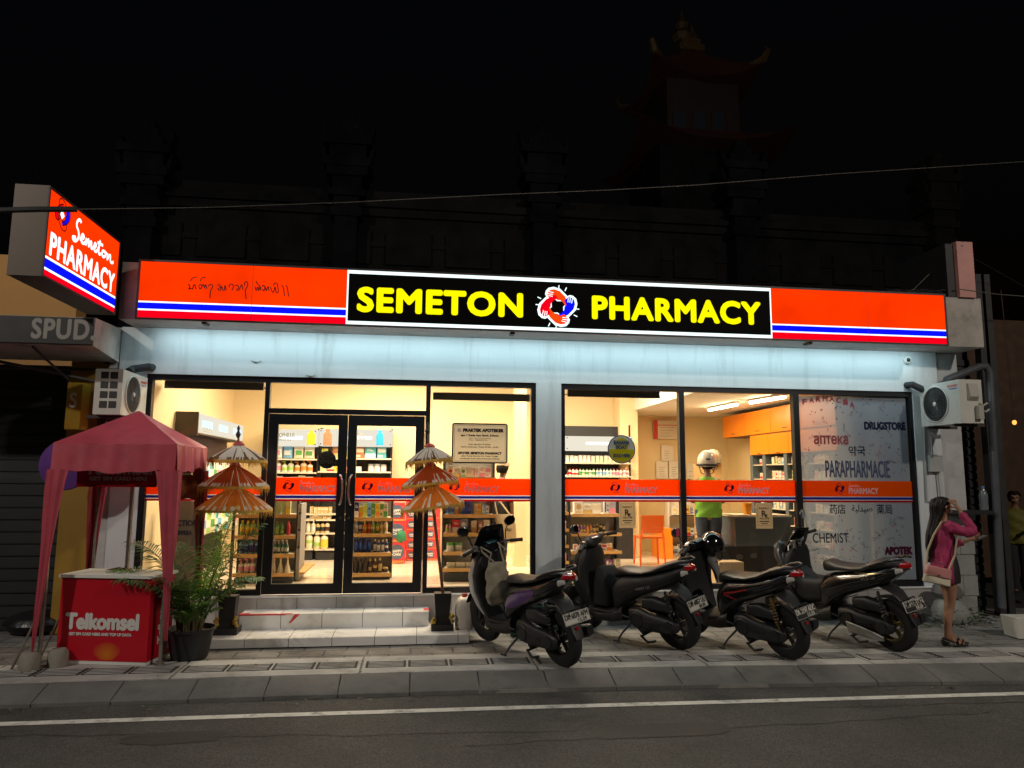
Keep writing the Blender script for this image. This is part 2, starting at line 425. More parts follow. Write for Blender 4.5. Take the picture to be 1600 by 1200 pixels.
# outer band of cast slabs with raised guide bars
b = B(); L = 1.66; x = -7.1; GR = B()
while x < 10:
    y0a, y0b = ky(x)+0.012, ky(x+L)+0.012
    g = 0.012
    lo = [(x+g, y0a, GZ-0.02), (x+L-g, y0b, GZ-0.02), (x+L-g, y0b+0.62, GZ-0.02), (x+g, y0a+0.62, GZ-0.02)]
    b.hexa(lo, [(p[0], p[1], GZ+random.uniform(-0.002, 0.003)) for p in lo])
    for k in range(4):
        xa = x+0.06+k*0.4; 
        ym = (y0a+y0b)/2; GR.box(xa-.02, xa+.36, ym+.195, ym+.43, GZ-.003, GZ+.0042)
        for q in range(5):
            yy = (y0a+y0b)/2+0.20+q*0.050
            xb = xa+0.34
            b.hexa([(xa, yy, GZ), (xb, yy, GZ), (xb, yy+0.022, GZ), (xa, yy+0.022, GZ)], [(xa+.006, yy+.004, GZ+0.0072), (xb-.006, yy+.004, GZ+0.0072), (xb-.006, yy+0.018, GZ+0.0072), (xa+.006, yy+0.018, GZ+0.0072)])
    x += L
struct(b, 'guide_slabs', SLABM)
struct(GR, 'guide_grooves', mat('groove_dark', (.035, .033, .03), .9, var=.3, vscale=6))  # dark sheet under the guide bars, darkens the gaps between them
b = B(); x = -9.92; L = 0.62
while x < 14:
    g = 0.007; a0, a1 = ky(x+g), ky(x+L-g); sk = -0.10*max(-1, min(1, (x-0.5)/5))*0
    dz = random.uniform(-0.004, 0.003)
    prof = lambda yy: [(yy, GZ-0.002+dz), (yy-0.03, GZ-0.006+dz), (yy-0.29, GZ-0.078+dz), (yy-0.305, GZ-0.09+dz), (yy-0.31, RZ-0.02), (yy, RZ-0.02)]
    b.rings([[(x+g, p[0], p[1]) for p in prof(a0)], [(x+L-g, p[0], p[1]) for p in prof(a1)]])
    x += L
b.bevel(0.006, 1)
struct(b, 'kerb', KERBM)
b = B()   # mortar bed between the kerb stones
for x0, x1 in zip(xs, xs[1:]):
    b.hexa([(x0, ky(x0)-0.30, RZ-0.015), (x1, ky(x1)-0.30, RZ-0.015), (x1, ky(x1), RZ-0.015), (x0, ky(x0), RZ-0.015)],
           [(x0, ky(x0)-0.295, GZ-0.09), (x1, ky(x1)-0.295, GZ-0.09), (x1, ky(x1)+.01, GZ-0.014), (x0, ky(x0)+.01, GZ-0.014)])
struct(b, 'kerb_bed', mat('pale_mortar', (0.24, 0.23, 0.21), 0.9, var=0.2))
# scattered grit and leaf litter on the road edge and pavement
b = B()
for k in range(420):
    x = random.uniform(-5, 8); 
    if random.random() < 0.6: y = ky(x)-0.31-abs(random.gauss(0, 0.07)); z = RZ
    else: y = random.uniform(-2.6, -1.0) ; z = RZ if y < ky(x)-0.31 else GZ
    if z == GZ and y < ky(x)+0.02: continue
    s = random.uniform(0.003, 0.009); a = random.uniform(0, 6)
    b.hexa([(x+s*math.cos(a+t), y+s*math.sin(a+t), z) for t in (0, 1.6, 3.1, 4.7)], [(x+s*.6*math.cos(a+t), y+s*.6*math.sin(a+t), z+s*.6) for t in (0, 1.6, 3.1, 4.7)])
tag(b.obj('road_grit', mat('grit', (0.13, 0.12, 0.10), 0.9)), kind='stuff')

# old repair patches and hairline cracks in the asphalt, dry leaves and litter by the kerb
PATCH = mat('tar_patch', (.040, .038, .036), .7, var=.3, vscale=4, bump=.7, bscale=120)
rw = random.Random(17); b = B()
for (x, y, w_, h_) in ((1.9, -3.35, 1.1, .32), (-1.7, -3.1, .7, .25)):
    n = 22; b.bm.faces.new([b.v((x+w_*.5*math.copysign(abs(math.cos(a))**.5, math.cos(a))+rw.uniform(-.03, .03), y+h_*.5*math.copysign(abs(math.sin(a))**.5, math.sin(a))+rw.uniform(-.02, .02), RZ+.003)) for a in [2*math.pi*k/n for k in range(n)]])
for (x, y, dx, dy, n) in ((-3.2, -2.9, .16, -.01, 30), (.4, -3.5, .15, .012, 34), (3.4, -2.95, .13, -.008, 26)):
    P = []
    for k in range(n): P.append((x, y)); x += dx*rw.uniform(.5, 1.3); y += dy+rw.uniform(-.03, .03)
    for (p, q) in zip(P, P[1:]): 
        w_ = rw.uniform(.003, .008); b.quad((p[0], p[1]-w_, RZ+.0025), (q[0], q[1]-w_, RZ+.0025), (q[0], q[1]+w_, RZ+.0025), (p[0], p[1]+w_, RZ+.0025))
struct(b, 'road_patch', PATCH)
b = B()
for k in range(70):
    x = rw.uniform(-4.5, 7); u = rw.random(); y = ky(x)-.33-abs(rw.gauss(0, .12)) if u < .55 else rw.uniform(-1.9, -.95); z = RZ+.006 if u < .55 else GZ+.008
    s = rw.uniform(.012, .035); a = rw.uniform(0, 6.28); c, n_ = math.cos(a), math.sin(a); up = rw.uniform(.002, .014)
    b.quad((x-c*s, y-n_*s, z), (x+n_*s*.4, y-c*s*.4, z+up), (x+c*s, y+n_*s, z+up*.5), (x-n_*s*.4, y+c*s*.4, z))
tag(b.obj('leaf_litter', mat('dry_leaf', (.16, .13, .08), .8, var=.6, vscale=3), smooth=0), kind='stuff')

# ================================================================== entrance steps
def tiled_block(x0, x1, y0, y1, z0, z1, tw, ox=0.0, g=0.0035):
    """tiles on the top and front of a block, over a grout core"""
    core = B().box(x0+.004, x1-.004, y0+.004, y1, z0, z1-.004)
    t = B(); x = x0-ox
    while x < x1:
        a, c = max(x, x0)+g, min(x+tw, x1)-g
        if c-a > 0.02:
            t.box(a, c, y0, y0+.02, z0, z1-.002)
            t.box(a, c, y0+.022, y1, z1-.016, z1)
        x += tw
    t.bevel(0.0022, 1)
    return core, t
st = thing('entrance_steps', 'white tiled entrance steps below the glass double doors, scuffed with red tape remnants', 'steps', (-0.75, -0.4, GZ))
zs1, zs2 = -0.142, -0.303
c, t = tiled_block(-1.90, 0.20, -0.33, -0.004, zs2+.001, zs1, 0.45, 0.0)
up = t.obj('upper_step', TILE, st, True); c.obj('step_core', GROUT, up, False)
up.children[0].matrix_local = Matrix.Identity(4)
c, t = tiled_block(-2.42, 0.63, -0.82, -0.004, GZ, zs2, 0.447, 0.2)
lo_ = t.obj('lower_step', TILE, st, True); c.obj('step_core', GROUT, lo_, False)
b = B()
b.box(-1.90, -1.50, -0.338, -0.30, zs1+.0008, zs1+.0025).box(-1.90, -1.40, -0.3345, -0.3305, zs1-.012, zs1+.002)
b.box(-1.902, -1.80, -0.30, -0.24, zs1+.0008, zs1+.0025).box(-1.46, -1.33, -0.345, -0.29, zs1+.0008, zs1+.0022)
b.hexa([(-1.36, -.3345, zs1-.10), (-1.34, -.3345, zs1-.10), (-1.34, -.3305, zs1-.10), (-1.36, -.3305, zs1-.10)], [(-1.30, -.3345, zs1-.002), (-1.24, -.3345, zs1-.002), (-1.24, -.3305, zs1-.002), (-1.30, -.3305, zs1-.002)])
tp2 = B().box(0.14, 0.202, -0.26, -0.12, zs1+.0008, zs1+.003)
b.obj('red_tape', mat('red_tape', (0.55, 0.05, 0.06), 0.5, var=0.3, vscale=20), up); tp2.obj('red_tape', MATS['red_tape'], up)

# ================================================================== the pharmacy building
pb = thing('pharmacy_building', 'single storey pharmacy with pale blue-lit fascia, grey pillar and black framed shop windows', 'building', (1.8, 2.0, GZ))
WA, WB = (-3.17, 1.50), (1.822, 6.69); WT = 2.585
b = B()
b.box(-3.48, 7.07, 0.0, 0.20, WT, 3.137)                    # fascia
b.box(WA[1], WB[0], 0.0, 0.20, 0.0, WT)                     # pillar
b.box(WB[1], 7.07, 0.003, 0.20, 0.0, WT); b.box(-3.48, WA[0], 0.003, 0.20, 0.0, WT)
b.obj('wall', FAS, pb, True)
b = B(); b.box(7.072, 7.42, 0.05, 2.0, GZ, 3.13); b.obj('side_wall', PLASTER, pb, True)
b = B(); b.box(-3.6, -3.484, 0.02, 2.0, GZ, 3.13); b.obj('side_wall', PLASTER, pb, True)
b = B(); b.box(-3.35, 7.42, -0.46, 0.25, 3.14, 3.80); b.bevel(0.012, 2); b.obj('concrete_canopy', CONC, pb, True)
b = B(); b.box(-3.35, 7.42, 0.25, 5.0, 3.45, 3.62); b.obj('roof', CONC, pb, True)
core, t = tiled_block(-3.48, 7.07, -0.012, 0.2, zs1-.26, -0.012, 0.45, 0.1)
pl = t.obj('plinth', mat('grey_plinth_tile', (0.40, 0.39, 0.38), 0.35, var=0.08, vscale=2, dirt=(0.2, 0.18, 0.16), dscale=3, damt=0.5), pb, True); core.obj('plinth_core', GROUT, pl)
b = B(); b.box(-3.3, 7.0, -0.03, 0.20, -0.012, 0.006); b.bevel(0.003, 1); b.obj('sill', mat('sill_white', (0.66, 0.65, 0.63), 0.4, var=0.06), pb, True)
# interior shell
b = B(); b.quad((-3.3, 0.2, 0.004), (6.9, 0.2, 0.004), (6.9, 5.0, 0.004), (-3.3, 5.0, 0.004))
fl = b.obj('floor', FLOORM, pb, True)
b = B()
for k in range(18): b.box(-3.3+k*0.6, -3.294+k*0.6, 0.2, 5.0, 0.0, 0.0065)
for k in range(9): b.box(-3.3, 6.9, 0.2+k*0.6, 0.206+k*0.6, 0.0, 0.0065)
b.obj('floor_joints', mat('floor_grout', (0.45, 0.38, 0.28), 0.8), fl)
b = B()
b.box(-3.30, -3.14, 0.2, 4.2, 0, 3.3); b.box(-3.14, 3.95, 4.05, 4.2, 0, 3.3); b.box(3.95, 6.9, 4.75, 4.9, 0, 2.62)
b.box(3.62, 3.95, 3.60, 4.049, 0, 3.3); b.box(3.951, 4.05, 4.05, 4.749, 0, 2.62); b.box(6.15, 6.3, 0.22, 4.749, 0, 2.62)
b.box(6.3, 6.9, 0.9, 1.0, 0, 2.62)
b.obj('inner_wall', CREAM, pb, True)
b = B(); b.box(-3.14, 3.95, 0.2, 4.05, 3.25, 3.30); b.box(3.95, 6.9, 0.2, 4.75, 2.60, 2.64); b.box(3.90, 3.95, 0.2, 3.598, 2.60, 3.25)
b.obj('ceiling', mat('ceiling_paint', (0.78, 0.74, 0.66), 0.7), pb, True)
b = B(); p0 = gz(803, 886, 0.0); p1 = gz(822, 886, 0.0)
b.box(p0.x, p1.x, p0.y, p0.y+0.2, 0.005, 3.25); b.obj('inner_column', CREAM, pb, True)
# ---- glazing
def band(parent, x0, x1, y, logo=True, clip=None):
    z = lambda py: at(540, py, 0).z
    for nm, a, c, m in (('orange_film', 773.3, 746.5, ORANGE_F), ('white_film', 774.8, 773.3, WHITE_F), ('blue_film', 778.8, 774.8, BLUE_F), ('white_film', 780.4, 778.8, WHITE_F), ('red_film', 783.4, 780.4, RED_F)):
        q = B(); q.box(x0, x1, y-.001, y, z(a), z(c)); q.obj(nm, m, parent)
    if logo:
        cx = (x0+x1)/2 - 0.16 if logo is True else logo; zc = (z(773.3)+z(746.5))/2; h = z(746.5)-z(773.3)
        for pts, m in emblem_parts(cx-0.19, zc, h*0.37):
            q = B()
            for k, P in enumerate(pts): q.poly(P, y-.0030-k*1e-5)
            q.obj('emblem', m, parent)
        q = B(); X0, X1 = cx-0.06, cx+0.36
        if clip: X1 = clip
        q.text('PHARMA' if clip else 'PHARMACY', X0, X1, zc-h*0.32, zc+h*0.04, y-.0026, bold=0.004)
        script_semeton(q, X0, X0+0.17, zc+h*0.10, zc+h*0.34, y-.0034, 0.007)
        q.obj('lettering', PALE_F, parent)
def hand_poly(kind):
    """one gripping hand of the ring emblem, unit size, top position"""
    if kind == 'arm':
        return [(0.62, 0.10), (0.44, -0.02), (0.30, 0.22), (0.16, 0.34), (-0.02, 0.36), (-0.12, 0.46), (-0.33, 0.36), (-0.44, 0.46), (-0.52, 0.58), (-0.50, 0.72), (-0.38, 0.86), (-0.16, 0.90), (0.10, 0.82), (0.38, 0.56)]
    return [[(-0.47, 0.56), (-0.25, 0.53)], [(-0.50, 0.66), (-0.24, 0.63)], [(-0.44, 0.77), (-0.20, 0.72)]]
def rot_pts(P, k, cx, cz, s, grow=0.0):
    c, n = math.cos(-k*math.pi/2), math.sin(-k*math.pi/2); out = []
    gx = sum(p[0] for p in P)/len(P); gy = sum(p[1] for p in P)/len(P)
    for (x, y) in P:
        if grow:
            d = math.hypot(x-gx, y-gy) or 1; x += (x-gx)/d*grow; y += (y-gy)/d*grow
        out.append((cx+s*(x*c-y*n), cz+s*(x*n+y*c)))
    return out
def emblem_parts(cx, cz, s):
    """flat ring of hands for the window film: dark red and navy hands, dark outlines of the other two"""
    A = hand_poly('arm'); res = []
    res.append(([rot_pts(A, 3, cx, cz, s)], DKRED_F)); res.append(([rot_pts(A, 1, cx, cz, s)], NAVY_F))
    lines = []
    for k in (0, 2):
        P = rot_pts(A, k, cx, cz, s); n = len(P)
        for i in range(n):
            a, c = Vector(P[i]), Vector(P[(i+1) % n]); d = (c-a)
            if d.length < 1e-6: continue
            e = Vector((-d.y, d.x)).normalized()*s*0.035
            lines.append([tuple(a+e), tuple(c+e), tuple(c-e), tuple(a-e)])
    res.append((lines, NAVY_F)); return res
SEM = [[(0.60, 2.55), (0.42, 2.75), (0.15, 2.45), (0.10, 1.9), (0.35, 1.45), (0.42, 0.9), (0.2, 0.35), (-0.1, 0.2), (-0.25, 0.45), (0.1, 0.62)],
       [(0.55, 0.75), (0.85, 0.95), (1.05, 1.25), (0.9, 1.45), (0.72, 1.1), (0.8, 0.6), (1.1, 0.6), (1.35, 1.05)],
       [(1.35, 1.35), (1.32, 0.6), (1.5, 1.15), (1.65, 1.3), (1.68, 0.62), (1.85, 1.15), (2.0, 1.3), (2.02, 0.62), (2.25, 0.8)],
       [(2.2, 0.85), (2.5, 1.05), (2.6, 1.35), (2.45, 1.45), (2.35, 1.0), (2.5, 0.6), (2.75, 0.75), (3.0, 1.5)],
       [(3.1, 2.2), (2.98, 1.2), (3.05, 0.6), (3.3, 0.75)], [(2.75, 1.75), (3.5, 1.85)],
       [(3.75, 1.3), (3.5, 1.2), (3.45, 0.8), (3.65, 0.6), (3.9, 0.85), (3.88, 1.2), (3.75, 1.3), (4.1, 1.2)],
       [(4.2, 1.35), (4.2, 0.62), (4.4, 1.15), (4.6, 1.3), (4.65, 0.7), (4.9, 0.6), (5.1, 0.85)]]
def script_semeton(q, x0, x1, z0, z1, y, wd):
    q.strokes([[(x0+(p[0]+0.25)/5.35*(x1-x0), z0+(p[1]-0.2)/2.55*(z1-z0)) for p in l] for l in SEM], wd, y)
FY = 0.02   # frame front
def bars(lst, y0=FY, y1=FY+0.09):
    q = B()
    for (x0, x1, z0, z1) in lst: q.box(x0, x1, y0, y1, z0, z1)
    return q.bevel(0.004, 1)
F = 0.065
wz0, wz1 = 0.012, WT-0.002
# left shop window: side lights and transom light around the doors
wl = bars([(WA[0], WA[0]+F, wz0, wz1), (WA[1]-F*0.9, WA[1]-.001, wz0, wz1), (WA[0]+F, WA[1]-F*.9, wz1-F, wz1), (-1.81, -1.755, wz0, wz1-F), (0.12, 0.175, wz0, wz1-F),
           (WA[0]+F, -1.81, wz0, wz0+0.06), (0.175, WA[1]-F*.9, wz0, wz0+0.06), (-1.755, 0.12, 2.145, 2.205)]).obj('window', BLK, pb, True)
wl['label'] = 'black framed window around the double doors'
IM = lambda o: o
def pane(parent, x0, x1, z0, z1, y=FY+0.045):
    q = B(); q.quad((x0, y, z0), (x1, y, z0), (x1, y, z1), (x0, y, z1)); return q.obj('pane', GLASS, parent)
for (x0, x1, z0, z1) in ((WA[0]+F, -1.81, wz0+.06, wz1-F), (0.175, WA[1]-F*.9, wz0+.06, wz1-F), (-1.755, 0.12, 2.205, wz1-F)):
    pane(wl, x0, x1, z0, z1)
band(wl, WA[0]+F, -1.812, FY+.04, False); band(wl, 0.176, WA[1]-F*.9-.002, FY+.04, 0.68)
for x in (-1.7475, 0.112): q = B(); q.box(x-.004, x+.004, FY-.004, FY-.0005, wz0, 2.14); q.obj('weather_strip', STEEL, wl)
# double doors
def door(x0, x1, lab, hx, clip):
    s = 0.105
    d = bars([(x0, x0+s, 0.02, 2.135), (x1-s, x1, 0.02, 2.135), (x0+s, x1-s, 2.01, 2.135), (x0+s, x1-s, 0.02, 0.135)], FY-.01, FY+.05).obj('door', mat('door_aluminium', (0.010, 0.010, 0.012), 0.4, 0.1), pb, True)
    d['label'] = lab
    pane(d, x0+s, x1-s, 0.135, 2.01, FY+.02)
    band(d, x0+s+.001, x1-s-.001, FY+.017, (x0+x1)/2-0.02, clip)
    h = B(); zt, zb = at(541, 742, 0).z, at(541, 789, 0).z; zc = (zt+zb)/2; hh = (zt-zb)/2; sg = 1 if hx < (x0+x1)/2 else -1
    pts = [(hx+sg*(-0.006), FY-.012, zt)] + [(hx+sg*(0.03-0.045*math.cos(t*1.1))+sg*0.0, FY-.055-.012*math.cos(t), zc+hh*math.sin(t*1.25)*0.97) for t in [i*0.2-1.2 for i in range(13)]][::-1] + [(hx+sg*(-0.006), FY-.012, zb)]
    h.tube(pts, 0.0115, 10); h.obj('handle', STEEL, d)
    k = B(); k.cyl((hx, FY-.016, 0.90), (hx, FY-.009, 0.90), 0.018, n=14); k.obj('lock', STEEL, d)
    return d
door(-1.742, -0.822, 'left leaf of the black framed glass double door', -0.868, None)
door(-0.814, 0.106, 'right leaf of the black framed glass double door', -0.768, None)
# right shop window: three lights, the last with frosted pharmacy film
wr = bars([(WB[0], WB[0]+F*.8, wz0, wz1), (WB[1]-F*.75, WB[1]-.001, wz0, wz1), (WB[0]+F*.8, WB[1]-F*.75, wz1-F, wz1), (WB[0]+F*.8, WB[1]-F*.75, wz0, wz0+.06),
           (3.385, 3.455, wz0+.06, wz1-F), (4.965, 5.045, wz0+.06, wz1-F)]).obj('window', BLK, pb, True)
wr['label'] = 'black framed three light window right of the pillar, its last light frosted'
for (x0, x1) in ((WB[0]+F*.8, 3.385), (3.455, 4.965), (5.045, WB[1]-F*.75)):
    pane(wr, x0, x1, wz0+.06, wz1-F); band(wr, x0+.001, x1-.001, FY+.04, {3.385: 2.72, 4.965: 4.24}.get(x1, 5.78))
FROST = film_mat('frosted_film', (0.43, 0.49, 0.575), 0.42, 0.74)
q = B(); q.quad((5.05, FY+.0425, 0.09), (WB[1]-F*.75-.02, FY+.0425, 0.09), (WB[1]-F*.75-.02, FY+.0425, wz1-F-.01), (5.05, FY+.0425, wz1-F-.01)); q.obj('frosted_film', FROST, wr)
INK = film_mat('ink_navy', (0.03, 0.034, 0.075), 0.4, 0.86); INKR = film_mat('ink_plum', (0.10, 0.015, 0.05), 0.4, 0.9)
INKS = film_mat('ink_slate', (0.15, 0.17, 0.29), 0.4, 0.6); INKP = film_mat('ink_rose', (0.45, 0.12, 0.14), 0.4, 0.75)
def word(s_, a, c, m, **k):
    x0, x1, z0, z1 = rect(a[0], a[1], c[0], c[1], FY+.04)
    q = B(); q.text(s_, x0, x1, z0, z1, FY+.0405, **k); q.obj('lettering', m, wr)
word('DRUGSTORE', (1351, 660), (1414, 671), INK, bold=0.008)
word('аптека', (1272, 681), (1325, 694), INKP, bold=0.006)
word('약국', (1326, 697), (1352, 712), INK, bold=0.002)
word('PARAPHARMACIE', (1290, 720), (1390, 746), INKS, bold=0.005)
word('药店', (1296, 788), (1321, 803), INK, bold=0.001)
word('\ufe94\ufef4\ufedf\ufeaa\ufef4\ufebb', (1331, 789), (1363, 802), INK, bold=0.001)
word('薬局', (1370, 788), (1394, 803), INK, bold=0.001)
word('CHEMIST', (1270, 833), (1326, 848), INK, bold=0.001)
word('APOTEK', (1383, 855), (1425, 866), INKR, bold=0.010)
word('FARMÁCIA', (1329, 879), (1375, 894), INK, bold=0.006)
q = B()   # arched word along the top
for i, ch in enumerate('FARMACIA'):
    u = i/7; px = 1254+u*74; py = 632-7*math.sin(math.pi*u)+4*u
    x0, x1, z0, z1 = rect(px, py-8, px+7, py, FY+.04); q.text(ch, x0, x1, z0, z1, FY+.0405, bold=0.004)
q.obj('lettering', INKP, wr)
# scattered little pharmacy doodles printed on the frosted film
for m, n in ((INK, 40), (INKS, 190), (INKP, 70)):
    q = B()
    for k in range(n):
        p = at(random.uniform(1258, 1418), random.choice((random.uniform(618, 740), random.uniform(806, 905))), FY+.04); s = random.uniform(0.010, 0.035); t = random.random(); y = FY+.0412-k*3e-5
        if t < 0.4:
            q.poly([(p.x+s*.35*math.cos(a*1.05), p.z+s*.35*math.sin(a*1.05)) for a in range(6)], y)
        elif t < 0.6:
            q.strokes([[(p.x-s*.6, p.z), (p.x+s*.6, p.z)], [(p.x, p.z-s*.6), (p.x, p.z+s*.6)]], 0.007, y, 1)
        elif t < 0.8:
            a = random.uniform(0, 3); q.strokes([[(p.x+1.6*s*math.cos(a)+.5*s*math.cos(f), p.z+1.6*s*math.sin(a)+.5*s*math.sin(f)) for f in [i*math.pi/5 for i in range(11)]]], 0.005, y, 2)
        else:
            a = random.uniform(0, 3); c_, s_ = math.cos(a)*s*1.7, math.sin(a)*s*1.7
            q.strokes([[(p.x-c_, p.z-s_), (p.x+c_, p.z+s_)], [(p.x-c_+s*.5, p.z-s_-s*.5), (p.x+c_+s*.5, p.z+s_-s*.5)]], 0.005, y, 1)
    q.obj('printed_doodles', m, wr)
# things fixed to the wall
b = B(); c0 = at(1417, 563, 0.0); b.lathe([(0.055, 0.0), (0.055, -0.02), (0.04, -0.035)], 20, (c0.x, 0, c0.z), 'y'); 
t = thing('dome_camera', 'small white dome security camera on the fascia above the frosted window', 'security camera', (c0.x, 0, c0.z)); b.obj('base', WHITEP, t, True)
b = B(); b.ell((c0.x-.004, -0.035, c0.z), (0.028, 0.028, 0.028)); b.obj('dome', mat('dark_dome', (0.02, 0.03, 0.03), 0.1), t, True)
# ================================================================== lit signs
def backlit(m):
    t = m.node_tree; e = [n for n in t.nodes if n.type == 'EMISSION'][0]; s0 = e.inputs[1].default_value
    tc = t.nodes.new('ShaderNodeTexCoord'); n = t.nodes.new('ShaderNodeTexNoise'); n.inputs['Scale'].default_value = 1.6; n.inputs['Detail'].default_value = 3
    mr = t.nodes.new('ShaderNodeMapRange'); mr.inputs['From Min'].default_value = .3; mr.inputs['From Max'].default_value = .7; mr.inputs['To Min'].default_value = s0*.80; mr.inputs['To Max'].default_value = s0*1.18
    t.links.new(tc.outputs['Object'], n.inputs['Vector']); t.links.new(n.outputs['Fac'], mr.inputs['Value']); t.links.new(mr.outputs[0], e.inputs[1]); return m
E_OR = backlit(emit('sign_orange', (1.0, 0.036, 0.0), 1.15)); E_RD = emit('sign_red', (1.0, 0.0, 0.012), 0.95)
E_BL = emit('sign_blue', (0.003, 0.006, 1.0), 1.0); E_WH = emit('sign_white', (0.85, 1.0, 1.0), 1.35)
E_YE = emit('sign_yellow', (1.0, 0.93, 0.0), 1.15); BLKF = mat('sign_black_face', (0.003, 0.003, 0.003), 0.7, spec=.08)
E_OR2 = emit('sign_hand_orange', (1.0, 0.07, 0.004), 1.0)
ALU = mat('sign_housing', (0.36, 0.33, 0.34), 0.5, 0.3, var=0.1, vscale=3); ALUD = mat('sign_housing_dark', (0.055, 0.045, 0.042), 0.55, 0.2, var=0.1)
INKO = mat('sign_ink', (0.10, 0.0, 0.0), 0.5)
SY = -0.72; SX0, SX1 = at(213, 470, SY).x, at(1479, 500, SY).x; SZ0, SZ1 = 3.088, 3.765
cxl, cxr = at(541.5, 470, SY).x, at(1205, 490, SY).x
t = thing('fascia_sign', 'long backlit red and black pharmacy sign box across the whole shop front', 'sign', ((SX0+SX1)/2, SY, SZ0))
b = B(); b.box(SX0, SX1, SY+.002, -0.465, SZ0, SZ1); b.obj('housing', ALU, t, True)
b = B(); fr = 0.022
b.box(SX0, SX1, SY-.012, SY, SZ1-fr, SZ1).box(SX0, SX1, SY-.012, SY, SZ0, SZ0+fr).box(SX0, SX0+fr, SY-.012, SY, SZ0+fr, SZ1-fr).box(SX1-fr, SX1, SY-.012, SY, SZ0+fr, SZ1-fr)
b.obj('frame', ALUD, t, True)
z0, z1 = SZ0+fr, SZ1-fr; H = z1-z0
def stripes(par, x0, x1):
    for nm, a, c, m in (('orange_panel', 0.0, 0.705, E_OR), ('white_stripe', 0.705, 0.733, E_WH), ('blue_stripe', 0.733, 0.843, E_BL), ('white_stripe', 0.843, 0.872, E_WH), ('red_stripe', 0.872, 1.0, E_RD)):
        q = B(); q.quad((x0, SY-.003, z1-c*H), (x1, SY-.003, z1-c*H), (x1, SY-.003, z1-a*H), (x0, SY-.003, z1-a*H)); q.obj(nm, m, par, True)
stripes(t, SX0+fr, cxl); stripes(t, cxr, SX1-fr)
q = B()   # joints between the acrylic sheets
for xs_ in (SX0+1.22, (cxr+SX1)/2+.1): q.box(xs_-.0018, xs_+.0018, SY-.0045, SY-.003, z0, z1)
q.obj('sheet_joint', mat('sheet_joint', (.25, .02, .01), .5), t, True)
bx = 0.040
q = B(); q.box(cxl+.018, cxr-.018, SY-.010, SY-.003, z0+bx, z1-bx); q.obj('black_panel', BLKF, t, True)
q = B(); q.box(cxl, cxr, SY-.008, SY-.002, z1-bx, z1).box(cxl, cxr, SY-.008, SY-.002, z0, z0+bx).box(cxl, cxl+.018, SY-.008, SY-.002, z0+bx, z1-bx).box(cxr-.018, cxr, SY-.008, SY-.002, z0+bx, z1-bx)
q.obj('white_border', E_WH, t, True)
LY = SY-.014
def lit_word(s_, tl, br, m, bold, par, off=0.0):
    x0, x1 = at(tl[0], (tl[1]+br[1])/2, LY).x, at(br[0], (tl[1]+br[1])/2, LY).x
    q = B(); q.text(s_, x0, x1, br[2], tl[2], LY, bold=bold, off=off, sp=1.10); q.obj('lettering', m, par, True)
za, zb = at(690, 453.5, LY).z, at(690, 491.5, LY).z
lit_word('SEMETON', (560, 470, za-.012), (815, 480, zb+.012), E_YE, 0.018, t)
za, zb = at(1056, 467, LY).z, at(1056, 503, LY).z
lit_word('PHARMACY', (927, 485, za-.012), (1187, 488, zb+.012), E_YE, 0.017, t)
def emblem(par, cx, cz, s, y, world=True, M4=None, cols=None):
    A = hand_poly('arm'); cols = cols or (E_OR2, E_BL, E_OR2, E_RD)
    q = B(); q.M = M4 or q.M
    for k in range(4): q.poly(rot_pts(A, k, cx, cz, s*1.05, 0.085), y-.0006*k)
    for k in range(4):
        a = k*math.pi/2+0.9
        for da in (-0.16, 0.2):
            c_, n_ = math.cos(-a+da+2.2), math.sin(-a+da+2.2); q.strokes([[(cx+s*0.92*c_, cz+s*0.92*n_), (cx+s*1.12*c_, cz+s*1.12*n_)]], s*0.05, y-.0030, 1)
    q.obj('emblem', E_WH, par, world)
    for k in range(4):
        q = B(); q.M = M4 or q.M; q.poly(rot_pts(A, k, cx, cz, s), y-.0035-.0003*k); o = q.obj('emblem_hand', cols[k], par, world)
        q = B(); q.M = M4 or q.M
        q.strokes([rot_pts(l, k, cx, cz, s) for l in hand_poly('fingers')], s*0.04, y-.0052-.0003*k, 1)
        q.obj('finger_lines', E_WH, o, world)
ce = at(871, 479.5, LY); emblem(t, ce.x, ce.z, 0.235, LY)
# Balinese script painted dark on the left panel (strokes follow the photograph)
bal = [[(416, 283), (428, 300), (420, 318), (433, 312), (446, 318), (452, 296), (462, 286), (468, 312), (474, 316)], [(432, 262), (448, 240), (474, 236)],
       [(490, 300), (500, 284), (512, 300), (500, 316), (492, 304)], [(512, 300), (522, 284), (530, 312)], [(528, 312), (538, 286), (544, 316)], [(500, 262), (514, 240), (538, 238)],
       [(556, 300), (566, 286), (584, 290), (586, 304), (572, 330), (568, 380)],
       [(618, 292), (634, 288), (640, 304), (622, 318), (640, 326), (648, 300), (656, 322), (668, 324), (672, 292), (680, 326)],
       [(700, 306), (706, 286), (722, 284), (732, 300), (720, 326)],
       [(742, 296), (756, 290), (768, 308), (752, 322), (770, 324), (782, 296), (790, 290), (798, 324)], [(806, 292), (812, 270), (826, 268), (830, 292), (814, 330), (820, 388)],
       [(880, 300), (890, 328), (900, 302), (908, 330), (916, 298), (922, 326)], [(888, 262), (900, 284), (916, 296)],
       [(930, 302), (940, 292), (950, 306), (942, 330), (932, 318)], [(952, 300), (960, 330), (972, 300), (978, 330)],
       [(988, 300), (998, 330), (1010, 340), (1020, 302), (1028, 340), (1042, 340), (1040, 300)], [(1010, 296), (1018, 276), (1034, 280), (1040, 300)],
       [(1064, 292), (1078, 308), (1086, 366)], [(1094, 292), (1106, 308), (1114, 370)]]
